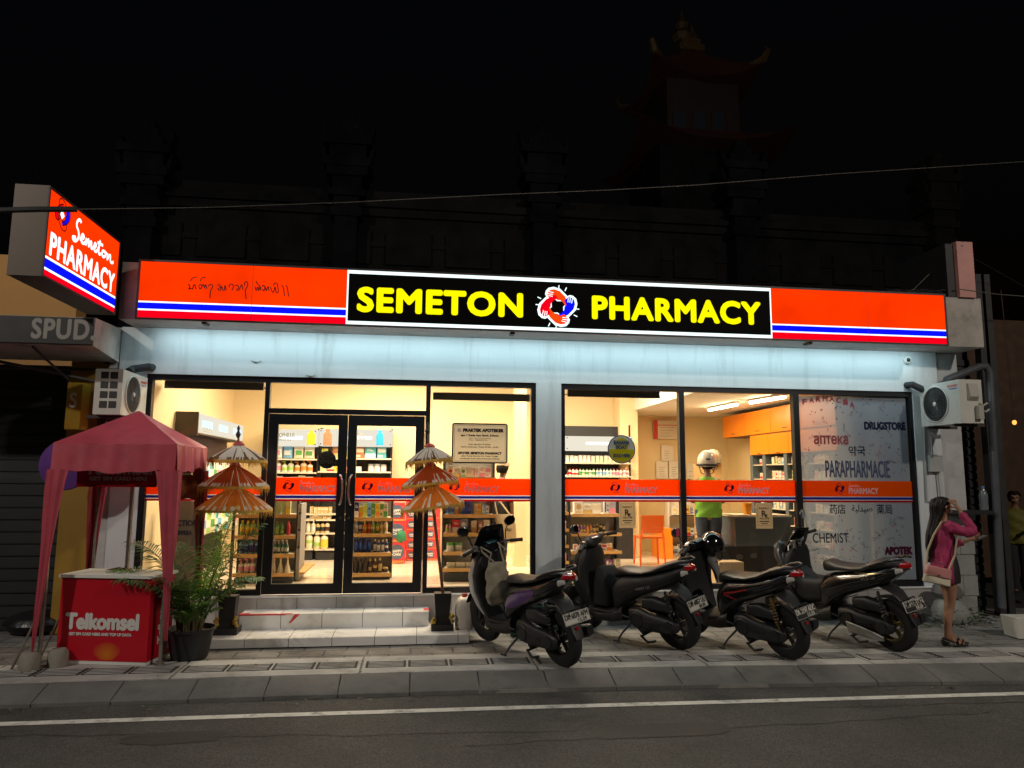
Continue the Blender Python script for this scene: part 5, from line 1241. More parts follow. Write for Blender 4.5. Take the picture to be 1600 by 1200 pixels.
# medicine racks under the cabinets
t = thing('medicine_rack', 'slate blue rack of pale medicine cartons below the orange cabinets', 'shelf', (CX+.2, 2, .005))
SLT = mat('slate_panel', (.10, .13, .16), .5)
b = B(); b.box(6.10, 6.148, .3, yb, .01, zl0-.004); b.obj('back_panel', SLT, t, True)
for y in (.35, 1.05, 1.65, 2.35, yb-.04): b = B(); b.box(CX+.02, 6.098, y, y+.10, .01, zl0-.004); b.obj('divider', SLT, t, True)
for k in range(7):
    z = .22+k*.235; b = B()
    for (y0, y1) in ((.452, 1.048), (1.152, 1.648), (1.752, 2.348), (2.452, yb-.042)): b.box(CX+.03, 6.098, y0, y1, z-.015, z)
    b.obj('shelf_board', SH_T, t, True)
    y = .49
    while y < yb-.15:
        if not any(abs(y-q) < .14 for q in (.40, 1.10, 1.70, 2.40)):
            c1, c2 = rs.choice([(WH, GD), (CR, WH), (WH, LB), (CR, GR), (WH, RE)]); o = bpy.data.objects.new('carton', pmesh('box', .08, .08, .13, c1, c2)); COL.objects.link(o)
            o.location = (CX+.10, y, z+.001); o.rotation_euler = (0, 0, rad(-90)+rs.uniform(-.08, .08)); o.scale = (1, 1, rs.uniform(.7, 1))
            tag(o, 'pale medicine carton on the %s board of the slate rack under the orange cabinets' % ('lowest', 'second lowest', 'third lowest', 'middle', 'third highest', 'second highest', 'highest')[k], 'box', 'medicine cartons in the slate rack')
        y += .105
# back corner right: notices, racks, slate counter
def notice(label, px0, py0, px1, py1, Y, face, lines, strip=None):
    x0, x1, z0, z1 = rect(px0, py0, px1, py1, Y); t = thing('notice', label, 'notice', ((x0+x1)/2, Y, z0), 0, 'framed notices on the back wall')
    b = B(); b.box(x0, x1, Y-.012, Y, z0, z1); b.bevel(.002, 1); b.obj('board', face, t, True)
    if strip:
        b = B(); b.box(x0, x0+(x1-x0)*.16, Y-.014, Y-.0125, z0, z1).box(x0+(x1-x0)*.16, x1, Y-.014, Y-.0125, z1-(z1-z0)*.28, z1-(z1-z0)*.24); b.obj('red_strip', strip, t, True)
    b = B()
    for k in range(lines): b.box(x0+(x1-x0)*.25, x0+(x1-x0)*rs.uniform(.6, .88), Y-.0135, Y-.0125, z0+(z1-z0)*(.15+.62*k/lines), z0+(z1-z0)*(.15+.62*k/lines)+.008)
    b.obj('print', GREYI, t, True)
PAPER = mat('notice_paper', (.72, .66, .56), .5)
notice('white notice with a red strip on the cream wall above the orange chair', 1021, 657, 1062, 686, 4.70, PAPER, 4, mat('notice_red', (.6, .04, .03), .5))
notice('small framed certificate below the red striped notice', 1033, 696, 1052, 720, 4.70, PAPER, 4)
notice('left framed certificate of the lower pair by the mullion', 1025, 721, 1043, 748, 4.70, PAPER, 5)
notice('right framed certificate of the lower pair by the mullion', 1045, 721, 1062, 748, 4.70, PAPER, 5)
notice('pale panel on the cream wall left of the white helmet', 1073, 724, 1085, 748, 4.70, PAPER, 2)
x0, x1, zs = shelf_unit('back rack of colourful medicine boxes left of the man in green', 1049, 1135, 3.6, (805, 838, 862), 772, .3, PAPER, PAPER, SH_D, eh=.012)
for k, lb in enumerate(('top', 'middle', 'bottom')):
    row(x0+.05, x1-.05, 3.7, zs[k], 'box', .08, .15, [(WH, YE), (YE, RE), (WH, BLU), (OR_, WH), (LB, WH)] if k < 2 else [(WH, LB)], 'medicine carton on the %s board of the back rack beside the man in green' % lb, .008, .5)
b = B(); b.box(at(1034, 850, 3.35).x, at(1051, 850, 3.35).x, 3.35, 3.9, .006, at(1043, 826, 3.35).z); b.bevel(.006, 1)
solo(b, 'orange_counter', ORC, 'orange counter end between the orange chair and the back rack', 'counter')
x0, x1, zz0, zz1 = rect(1150, 808, 1243, 905, 1.0)
t = thing('glass_counter', 'slate grey service counter with a dark lower front, right of the man in green', 'counter', ((x0+x1)/2, 1.0, .005))
b = B(); b.box(x0-.35, x1-.06, 1.0, 1.5, .006, zz1*.52); b.bevel(.006, 1); b.obj('dark_front', mat('counter_dark', (.020, .018, .017), .25), t, True)
b = B(); b.box(x0, x1-.06, 1.0, 1.5, zz1*.52+.001, zz1); b.bevel(.006, 1); b.obj('slate_front', mat('counter_slate', (.085, .11, .13), .3), t, True)
b = B(); b.box(x0-.02, x1-.05, .98, 1.52, zz1+.001, zz1+.03); b.obj('top', SH_T, t, True)
p = at(1168, 806, 1.2); b = B(); b.lathe([(.055, 0), (.075, .16), (.07, .16), (.05, .01)], 14, (p.x, 1.2, zz1+.031)); solo(b, 'orange_pot', mat('orange_pot', (.80, .32, .02), .4), 'orange pot standing on the slate service counter', 'pot')
p = gz(1138, 912, .006); b = B(); b.box(p.x-.17, p.x+.17, .35, .62, .006, .30); b.bevel(.004, 1); solo(b, 'cardboard_box', mat('cardboard', (.52, .38, .22), .8, var=.1), 'plain beige carton on the floor below the man in green', 'box')
# things on the glass
def disc_sticker(px, py, r_px, Y, nm, label, cat, m):
    c = at(px, py, Y); r = (at(px+r_px, py, Y)-c).length; t = thing(nm, label, cat, tuple(c))
    b = B(); b.lathe([(r, 0), (r, -.006)], 40, (0, 0, 0), 'y'); b.obj('disc', m, t); return t, r
t, r = disc_sticker(971, 702, 21.5, .055, 'round_sticker', 'round white and yellow sunscreen dealer sticker on the right window', 'sticker', mat('sticker_navy', (.04, .05, .10), .4))
b = B(); b.lathe([(r*.93, -.007), (r*.93, -.008)], 40, (0, 0, 0), 'y'); b.obj('white_field', film_mat('sticker_white', (.75, .74, .70), .55, .98), t)
b = B(); b.poly([(r*.9*math.cos(a), r*.9*math.sin(a)) for a in [math.pi*1.0+i*math.pi/16 for i in range(17)]], -.010); b.lathe([(r*.50, -.009), (r*.50, -.0105)], 30, (0, 0, r*.30), 'y'); b.obj('yellow_field', film_mat('sticker_yellow', (.72, .62, .02), .55, .98), t)
q = B(); q.text('BANANA', -r*.55, r*.55, r*.34, r*.60, -.0125, bold=.004); q.text('BOAT', -r*.38, r*.38, r*.04, r*.28, -.0125, bold=.004); q.text('SOLD HERE', -r*.60, r*.60, -r*.55, -r*.33, -.0125, bold=.003); q.obj('lettering', mat('sticker_ink', (.03, .05, .10), .5), t)
t, r = disc_sticker(511, 718.5, 14, .10, 'open_sign', 'round black hanging open sign behind the left door glass', 'sign', mat('sign_slate', (.012, .012, .013), .5))
q = B(); q.text('Awesome', -r*.62, r*.62, r*.10, r*.42, -.008, bold=.002); q.text('OPEN', -r*.68, r*.68, -r*.42, r*.02, -.008, bold=.006); q.obj('lettering', WHITEP, t)
b = B(); b.tube([(-r*.5, 0, r*.85), (0, 0, r*2.6), (r*.5, 0, r*.85)], .003, 5); b.obj('cord', WHITEP, t)
x0, x1, z0, z1 = rect(706, 661.5, 793, 724, -.006)
t = thing('notice_plate', 'white apothecary practice plate with black border on the window', 'sign', ((x0+x1)/2, -.006, z0))
def rrect(x0, x1, z0, z1, r): return [(cx+r*math.cos(a), cz+r*math.sin(a)) for cx, cz, a0 in ((x1-r, z1-r, 0), (x0+r, z1-r, 90), (x0+r, z0+r, 180), (x1-r, z0+r, 270)) for a in [rad(a0+i*15) for i in range(7)]]
PI_ = mat('plate_ink', (.015, .015, .02), .4); PF = film_mat('plate_face', (.72, .66, .54), .55, 1.0)
b = B(); I0 = rrect(x0+.008, x1-.008, z0+.008, z1-.008, .024); b.strokes([I0+[I0[0]]], .018, -.0165, 1); b.obj('border', PI_, t, True)
b = B(); b.poly(rrect(x0+.016, x1-.016, z0+.016, z1-.016, .022), -.0145, .001); b.obj('face', PF, t, True)
w_, h_ = x1-x0, z1-z0
q = B(); I = rrect(x0+.03, x1-.03, z0+.03, z1-.03, .016); q.strokes([I+[I[0]]], .003, -.017, 1); q.obj('inner_line', PI_, t, True)
q = B()
for s_, u0, u1, v0, v1, bo in (('PRAKTEK APOTEKER', .20, .92, .785, .86, .0045), ('apt. I Gede Ayu Santi, S.Farm.', .16, .84, .66, .72, .002), ('SIPA : 440/1234/DPMPTSP', .30, .70, .60, .63, 0), ('STRA : 19880000/STRA', .30, .64, .56, .59, 0), ('Hari dan Jam Praktek', .30, .69, .45, .485, .001), ('Senin s/d Jumat : Pukul 09.00 - 15.00', .17, .83, .385, .42, .001), ('APOTEK SEMETON PHARMACY', .11, .89, .225, .28, .003), ('Jalan Pantai Berawa No. Desa Canggu', .17, .83, .16, .195, .001), ('Kecamatan Kuta Utara Kabupaten Badung', .15, .85, .095, .13, .001)):
    q.text(s_, x0+w_*u0, x0+w_*u1, z0+h_*v0, z0+h_*v1, -.018, bold=bo)
q.obj('lettering', PI_, t, True)
q = B(); q.lathe([(.024, -.017), (.024, -.018)], 16, (x0+w_*.125, 0, z0+h_*.82), 'y'); q.obj('crest', mat('plate_crest', (.42, .36, .36), .5), t, True)
for (px0, py0, px1, py1, Y, lab) in ((967.5, 784, 993, 825, .075, 'taped prescription poster on the glass beside the orange chair'), (1181, 786, 1207, 826, .075, 'taped prescription poster on the glass near the middle scooter handlebars')):
    x0, x1, z0, z1 = rect(px0, py0, px1, py1, Y); w_, h_ = x1-x0, z1-z0
    t = thing('prescription_poster', lab, 'poster', ((x0+x1)/2, Y, z0), 0, 'prescription posters on the window')
    b = B(); b.box(x0, x1, Y-.002, Y, z0, z1); b.obj('paper', film_mat('poster_paper', (.62, .56, .46), .6, .97), t, True)
    q = B(); I = [(x0+w_*.1, z0+h_*.12), (x1-w_*.1, z0+h_*.12), (x1-w_*.1, z1-h_*.08), (x0+w_*.1, z1-h_*.08)]; q.strokes([I+[I[0]]], .004, Y-.0035, 1)
    q.text('PHARMACY', x0+w_*.2, x1-w_*.2, z1-h_*.24, z1-h_*.17, Y-.003, bold=.001); q.text('R', x0+w_*.36, x0+w_*.60, z0+h_*.48, z0+h_*.70, Y-.003, bold=.004); q.text('x', x0+w_*.55, x0+w_*.70, z0+h_*.44, z0+h_*.56, Y-.003, bold=.003)
    q.text('WELCOME', x0+w_*.2, x1-w_*.2, z0+h_*.36, z0+h_*.43, Y-.003, bold=.001)
    q.box(x0+w_*.2, x1-w_*.2, Y-.0035, Y-.0025, z0+h_*.26, z0+h_*.30).box(x0+w_*.3, x1-w_*.3, Y-.0035, Y-.0025, z0+h_*.18, z0+h_*.21); q.obj('lettering', PI_, t, True)
# orange plastic chair
fl_, fr_ = gz(998, 881, .006), gz(1015, 886, .006)
cx, cy = 3.78, 2.55; sw = .40
t = thing('orange_chair', 'glossy orange plastic chair seen from behind in the right window', 'chair', (cx, cy, .006), rad(-4))
OC = mat('orange_plastic', (.82, .13, .008), .3)
b = B(); b.box(-.20, .20, -.20, .20, .435, .46); b.bevel(.012, 2); b.obj('seat', OC, t)
b = B(); b.loft([((0, -.21-.05*u, .52+.28*u), (.185-.0*u, 0, 0), (0, .014, 0)) for u in (0, .08, .3, .6, .92, 1)], 16, 6); b.obj('backrest', OC, t)
for sx in (-1, 1):
    b = B(); b.tube([(sx*.20, -.235, 0), (sx*.185, -.20, .44), (sx*.16, -.235, .56)], [.015, .019, .016], 10); b.obj('leg', OC, t)
    b = B(); b.tube([(sx*.20, .21, 0), (sx*.185, .18, .45)], [.015, .019], 10); b.obj('leg', OC, t)
# ================================================================== kiosk tent, counter, palm, umbrellas
CLOTH = mat('red_tent_cloth', (.48, .062, .092), .55, var=.16, vscale=3, bump=.5, bscale=7, dirt=(.20, .03, .045), dscale=3, damt=.6); PANR = mat('kiosk_red', (.50, .006, .018), .35, var=.05, vscale=2)
POLE = mat('tent_pole_steel', (.32, .29, .24), .45, .6, var=.2, vscale=12)
tx0, tx1, ty0, ty1 = -3.45, -2.32, -1.48, -.42; tze, tza, tzv = 1.70, 2.06, 1.425
t = thing('canopy_tent', 'small red canopy tent over a red sales counter left of the shop door', 'tent', ((tx0+tx1)/2, (ty0+ty1)/2, GZ))
cxm, cym = (tx0+tx1)/2, (ty0+ty1)/2
b = B(); n = 12; cs = [(tx0, ty0), (tx1, ty0), (tx1, ty1), (tx0, ty1)]
rings = []
for j in range(8):
    u = j/7; ring = []
    for e in range(4):
        (ax, ay), (bx_, by_) = cs[e], cs[(e+1) % 4]
        for i in range(n):
            v = i/n; x, y = ax+(bx_-ax)*v, ay+(by_-ay)*v
            sag = -.045*math.sin(math.pi*v)*math.sin(math.pi*u)-.012*math.sin(math.pi*v)*(1-u)
            wr = .006*math.sin(v*26+e)*(1-u)*math.sin(math.pi*min(1, u*2+.2))
            ring.append((cxm+(x-cxm)*(1-u*.985), cym+(y-cym)*(1-u*.985), tze+(tza-tze)*u+sag+wr))
    rings.append(ring)
b.rings(rings, caps=False); b.obj('roof_cloth', CLOTH, t, True)
def valance(p0, p1, zt, zb, amp, nm, drop=None):
    b = B(); N = 48; d = Vector((p1[0]-p0[0], p1[1]-p0[1], 0)); nr = Vector((d.y, -d.x, 0)).normalized(); R = [[], [], []]
    for i in range(N+1):
        v = i/N; q = Vector((p0[0], p0[1], 0))+d*v; wv = amp*(math.sin(v*31)+.6*math.sin(v*53+1))
        dz = drop(v) if drop else 0
        R[0].append(q+Vector((0, 0, zt-.012*math.sin(math.pi*v)))); R[1].append(q+nr*(wv*.6+.006)+Vector((0, 0, (zt+zb)/2))); R[2].append(q+nr*(wv+.012)+Vector((0, 0, zb+dz+.008*math.sin(v*23))))
    b.rings(R, caps=False, closed=False); return b.obj(nm, CLOTH, t, True)
valance((tx0, ty0), (tx1, ty0), tze, tzv, .007, 'valance', lambda v: .012*math.sin(v*9)); valance((tx1, ty0), (tx1, ty1), tze, tzv+.01, .014, 'valance', lambda v: .05*max(0, math.sin((v-.55)*9)) if v > .55 else 0)
valance((tx1, ty1), (tx0, ty1), tze, tzv, .008, 'valance'); valance((tx0, ty1), (tx0, ty0), tze, tzv, .008, 'valance')
for (x, y) in cs:
    x += .03 if x < cxm else -.03; y += .02 if y < cym else -.02
    b = B(); b.box(x-.014, x+.014, y-.014, y+.014, GZ, tze-.03); b.box(x-.035, x+.035, y-.035, y+.035, GZ, GZ+.012); b.obj('post', POLE, t, True)
def leg_curtain(x, y, sx, sy, w0, w1, zt, zb):
    """corner curtain: wide at the top, gathered towards the foot"""
    b = B(); rings = []; K = 17
    for j in range(25):
        u = j/24; w_ = w0+(w1-w0)*(u**.75); z = zt+(zb-zt)*u; ring = []
        for i in range(2*K-1):
            v = (i-(K-1))/(K-1); fo = .010*math.sin(v*13+u*2.2)*(1-u*.6)+.006*math.sin(v*5+u*9)
            if v <= 0: ring.append((x+sx*w_*(-v)-sx*.02, y-.024+fo, z))
            else: ring.append((x-sx*.024-sx*fo, y+sy*w_*v*.9-.02, z))
        rings.append(ring)
    b.rings(rings, caps=False, closed=False); b.obj('corner_curtain', CLOTH, t, True)
leg_curtain(tx0, ty0, 1, 1, .19, .012, tzv+.02, -.28); leg_curtain(tx1, ty0, -1, 1, .20, .012, tzv+.02, -.16); leg_curtain(tx1, ty1, -1, -1, .16, .05, tzv+.02, .15); leg_curtain(tx0, ty1, 1, -1, .16, .02, tzv+.02, -.2)
b = B(); b.tube([(tx0-.20, ty0+.02, GZ), (tx0-.02, ty0, .05)], .012, 6).tube([(tx0-.12, ty0+.35, GZ), (tx0+.05, ty0+.3, .0)], .010, 6); b.obj('brace', POLE, t, True)
for (x, y) in ((tx0-.03, ty0-.02), (tx0+.16, ty0+.10)):
    b = B(); b.lathe([(.085, 0), (.09, .05), (.085, .13), (.06, .16)], 14, (x, y, GZ)); o = solo(b, 'tent_weight', mat('cement_weight', (.28, .26, .22), .9, var=.2), 'cement block weighing down the front left tent pole, %s' % ('the one around the pole foot' if x < tx0 else 'the one beside the counter'), 'weight', 'cement tent weights')
# hanging name board inside the tent
x0, x1, z0, z1 = rect(121, 728, 246, 761, -1.30)
t2 = thing('header_board', 'dark red name board with white lettering hanging under the tent front', 'sign', ((x0+x1)/2, -1.3, z0))
b = B(); b.box(x0, x1, -1.31, -1.29, z0, z1+.10); b.obj('board', PANR, t2, True)
WL = mat('white_vinyl', (.68, .66, .62), .45)
q = B(); w_ = x1-x0; q.text('Telkomsel', x0+w_*.10, x0+w_*.93, z0+.125, z0+.245, -1.3115, bold=.006); q.text('GET SIM CARD HERE', x0+w_*.16, x0+w_*.88, z0+.065, z0+.10, -1.3115, bold=.002); q.obj('lettering', WL, t2, True)
b = B(); b.tube([(x0+.02, -1.3, z1+.09), (x0-.1, -1.40, tze-.06)], .006, 5).tube([(x1-.02, -1.3, z1+.09), (x1+.03, -1.40, tze-.06)], .006, 5); b.obj('cord', POLE, t2, True)
# counter
A_, Bq, Cq = gz(86, 1037, GZ), gz(228, 1041, GZ), gz(247, 1024, GZ)
fl, frr = Vector((A_.x, A_.y, 0)), Vector((Bq.x, Bq.y, 0)); dx = (frr-fl); Wc = dx.length; ang = math.atan2(dx.y, dx.x); Hc = at(91, 897, -1.28).z-GZ
tc_ = thing('sales_counter', 'red and white promotional counter with white lettering under the red tent', 'counter', (fl.x, fl.y, GZ), ang)
Wc = Wc; Dc = .42
b = B(); b.box(0, Wc, 0, Dc, .035, Hc-.03); b.bevel(.006, 1); cb = b.obj('body', PANR, tc_)
b = B(); b.box(-.02, Wc+.02, -.02, Dc+.02, Hc-.029, Hc); b.bevel(.008, 2); b.obj('top', WHITEP, tc_)
b = B(); b.box(.004, Wc-.004, .004, Dc-.004, .002, .034); b.obj('base_rail', WHITEP, tc_)
q = B(); q.text('Telkomsel', Wc*.09, Wc*.885, Hc*.395, Hc*.56, -.004, bold=.010); q.text('GET SIM CARD HERE AND TOP UP DATA', Wc*.13, Wc*.82, Hc*.322, Hc*.352, -.004, bold=.0022); q.obj('lettering', WL, cb)
b = B(); b.poly([(Wc*.56+.13*math.cos(a)*(1+.2*math.sin(3*a)), .10+.11*math.sin(a)*(1 if math.sin(a) > 0 else .5)) for a in [i*math.pi/14 for i in range(28)]], -.0015)
def glow_print():
    m = mat('printed_orange_flare', (.50, .006, .018), .35); tt = m.node_tree; p = tt.nodes['Principled BSDF']
    tc = tt.nodes.new('ShaderNodeTexCoord'); g = tt.nodes.new('ShaderNodeTexGradient'); g.gradient_type = 'SPHERICAL'; mp = tt.nodes.new('ShaderNodeMapping'); mp.vector_type = 'TEXTURE'
    mp.inputs['Location'].default_value = (Wc*.56, 0, .10); mp.inputs['Scale'].default_value = (.15, 1, .13)
    tt.links.new(tc.outputs['Object'], mp.inputs[0]); tt.links.new(mp.outputs[0], g.inputs[0]); r = tt.nodes.new('ShaderNodeValToRGB')
    r.color_ramp.elements[0].color = (.50, .006, .018, 1); r.color_ramp.elements[1].color = (.62, .19, .01, 1); tt.links.new(g.outputs['Fac'], r.inputs[0]); tt.links.new(r.outputs[0], p.inputs['Base Color']); return m
b.obj('printed_flare', glow_print(), cb)
q = B(); q.M = Matrix(((0, -1, 0, Wc+.003), (1, 0, 0, 0), (0, 0, 1, 0), (0, 0, 0, 1))) @ Matrix.Rotation(rad(-90), 4, 'Y') @ Matrix.Translation((0, 0, 0))
q.text('Telkomsel', Hc*.2, Hc*.8, -.24, -.16, -.001, bold=.005); q.obj('lettering', WL, cb)
b = B(); b.box(.38, .41, Dc-.03, Dc, Hc+.001, Hc+.92).box(Wc-.05, Wc-.02, Dc-.03, Dc, Hc+.001, Hc+.92); b.obj('upright', mat('counter_upright', (.55, .53, .50), .4, .3), tc_)
# red plastic chair behind the counter
t = thing('plastic_chair', 'red plastic chair behind the sales counter', 'chair', (-2.95, -.72, GZ), rad(180))
RP = mat('red_plastic', (.35, .008, .014), .35)
b = B(); b.box(-.21, .21, -.2, .2, .40, .43); b.bevel(.01, 1); b.obj('seat', RP, t)
b = B(); b.tube([(-.22, .20, .42), (-.235, .24, .68), (-.20, .26, .80), (0, .275, .84), (.20, .26, .80), (.235, .24, .68), (.22, .20, .42)], .022, 10)
b.loft([((0, .245, .56), (.20, 0, 0), (0, .008, 0)), ((0, .255, .76), (.19, 0, 0), (0, .008, 0))], 12, 5); b.obj('backrest', RP, t)
for sx in (-1, 1):
    for sy in (-1, 1): b = B(); b.tube([(sx*.23, sy*.22, 0), (sx*.19, sy*.18, .41)], [.02, .024], 8); b.obj('leg', RP, t)
# potted palm
pc = Vector((-2.17, -1.17, GZ))
t = thing('potted_palm', 'feathery green palm in a black plastic pot beside the tent', 'potted plant', tuple(pc))
b = B(); b.lathe([(.165, 0), (.175, .02), (.215, .26), (.235, .265), (.238, .29), (.222, .292), (.20, .24)], 32, caps=True); b.obj('pot', mat('black_pot', (.014, .014, .015), .5, var=.3, vscale=5), t)
b = B(); b.lathe([(.205, .245), (.02, .262)], 24, caps=False); b.obj('soil', mat('soil', (.05, .035, .022), .95, var=.3, vscale=20, bump=1, bscale=30), t)
PALM = [mat('palm_green', (.13, .27, .045), .45, var=.35, vscale=8), mat('palm_dark', (.085, .17, .05), .5, var=.35, vscale=8), mat('palm_lime', (.25, .44, .04), .45, var=.3, vscale=8)]
STEM = mat('palm_stem', (.10, .11, .03), .5, var=.3); rp = random.Random(21)
fr = [(0, .98, 1.15, .10), (40, .90, 1.2, .45), (-25, .80, 1.05, .25), (150, 1.0, 1.1, .75), (175, .95, .98, .95), (205, .85, .95, .9), (-75, .7, .95, .65), (-120, .7, .95, .6), (12, .85, .85, .9), (-8, .95, .9, 1.0), (25, .6, .9, .75), (115, .9, 1.05, .6), (-40, .55, .8, .8), (-140, .8, .9, .8), (-100, .5, .6, .7), (165, .55, .7, .9), (0, .5, .6, .8), (230, .6, .85, .4), (-20, .9, 1.1, .12)]
for i, (azd, L_, rise, bend) in enumerate(fr):
    a = rad(azd+rp.uniform(-10, 10)); dr = Vector((math.cos(a), math.sin(a), 0)); base = dr*rp.uniform(.02, .10)+Vector((0, 0, .25)); N = 16; sp = []
    for k in range(N+1):
        u = k/N; el = 1.45-bend*1.6*u**1.3-.05
        if k == 0: p = base
        else: p = sp[-1]+(dr*math.cos(el)+Vector((0, 0, math.sin(el))))*(L_*rise*1.10/N)
        sp.append(p)
    b = B(); b.tube(sp, [.008*(1-.8*k/N)+.0015 for k in range(N+1)], 5); st_ = b.obj('frond', STEM, t)
    b = B(); M_ = 34
    for k in range(M_):
        u = .28+.72*k/(M_-1); f = u*N; j = min(int(f), N-1); p = sp[j].lerp(sp[j+1], f-j); tn = (sp[j+1]-sp[j]).normalized(); sd = tn.cross(Vector((0, 0, 1)));
        if sd.length < .05: sd = Vector((-dr.y, dr.x, 0))
        sd.normalize(); upv = sd.cross(tn)
        ll = .31*math.sin(math.pi*(.12+.80*u))**.7*L_
        for s in (-1, 1):
            if rp.random() < .06: continue
            d = (tn*rp.uniform(.45, .8)+sd*s*rp.uniform(.8, 1.1)+upv*rp.uniform(.0, .35)).normalized(); q0 = p; q1 = p+d*ll*.5; q2 = q1+(d+Vector((0, 0, -.45-rp.random()*.3))).normalized()*ll*.5; wv = d.cross(upv).normalized()*.0075
            b.quad(q0-wv*.4, q1-wv, q1+wv, q0+wv*.4); b.quad(q1-wv, q2-wv*.1, q2+wv*.1, q1+wv)
    b.obj('leaflets', PALM[(2 if azd in (0, -25, 80, -20) and i < 4 else i % 2)], st_, smooth=0)
b = B()
for k in range(26):
    a = rp.uniform(0, 6.28); r = rp.uniform(.02, .15); h = rp.uniform(.15, .35); b.tube([(r*math.cos(a), r*math.sin(a), .245), (r*1.2*math.cos(a), r*1.2*math.sin(a), .25+h*.6), (r*1.3*math.cos(a+.2), r*1.3*math.sin(a+.2), .25+h)], [.011, .008, .004], 5)
b.obj('dry_sheaths', mat('dry_palm', (.13, .09, .045), .8, var=.4), t)
# tiered ceremonial umbrellas
SLV = film_mat('silver_pleat', (.80, .78, .70), .5, 1.0); ORP = film_mat('orange_pleat', (.50, .11, .03), .58, 1.0); ORG = film_mat('gold_pleat', (.74, .26, .05), .58, 1.0); BRN = film_mat('brown_streak', (.20, .12, .06), .4, 1.0)
FRG = mat('gold_fringe', (.70, .40, .06), .6, .1, var=.3, vscale=20); BMB = mat('bamboo_pole', (.20, .10, .045), .5, var=.3, vscale=14); GOLD = mat('gilt_carving', (.42, .28, .05), .35, .6, var=.5, vscale=30, bump=.8, bscale=60)
def tier(par, cx, cy, z, R_, h, mA, mB, seed, tx=0.0, ty=0.0):
    rt = random.Random(seed); N = 120; rings = []
    for j in range(8):
        u = j/7; ring = []
        for k in range(N):
            a = 2*math.pi*k/N; r = R_*(.08+.92*u); pl_ = .006*(1 if k % 2 else -1)*u*R_/.3; zz = z+h*(1-u)**1.15-.045*u**3*R_/.3+pl_; x, y = r*math.cos(a), r*math.sin(a)
            ring.append((cx+x, cy+y, zz+tx*x+ty*y))
        rings.append(ring)
    STK = {rt.randrange(120): rt.uniform(.1, .7) for _ in range(26)}
    b = B(); b.rings(rings, caps=False)
    for f in b.bm.faces:
        c = f.calc_center_median(); a = math.atan2(c.y-cy, c.x-cx); kk = int(a*120/(2*math.pi)+120) % 120; f.material_index = 1 if (kk in STK and math.hypot(c.x-cx, c.y-cy) > R_*STK[kk]) or (math.hypot(c.x-cx, c.y-cy) > R_*.88 and rt.random() < .4) else 0
    o = b.obj('umbrella_tier', [mA, mB], par, True, smooth=0)
    b = B(); b.rings([[(cx+R_*1.0*math.cos(2*math.pi*k/40), cy+R_*1.0*math.sin(2*math.pi*k/40), z-.045*R_/.3+tx*R_*math.cos(2*math.pi*k/40)+dz) for k in range(40)] for dz in (.004, -.022)], caps=False)
    for k in range(150):
        a = rt.uniform(0, 6.283); r = R_*rt.uniform(.97, 1.0); x, y = cx+r*math.cos(a), cy+r*math.sin(a); z_ = z-.045*R_/.3+tx*(x-cx)+ty*(y-cy); l = rt.uniform(.035, .075)*(1.5 if rt.random() < .25 else 1)
        b.tube([(x, y, z_+.01), (x+rt.uniform(-.006, .006), y+rt.uniform(-.006, .006), z_-l*.5), (x+rt.uniform(-.01, .01), y, z_-l)], [.0022, .0032, .0012], 4, False)
    b.obj('fringe', FRG, o)
    b = B(); b.lathe([(.03, z+h*.9), (.07, z+h*.93), (.045, z+h+.02), (.02, z+h+.03)], 12, (cx, cy, 0), caps=False); b.obj('collar', mat('red_collar', (.40, .02, .02), .6), o)
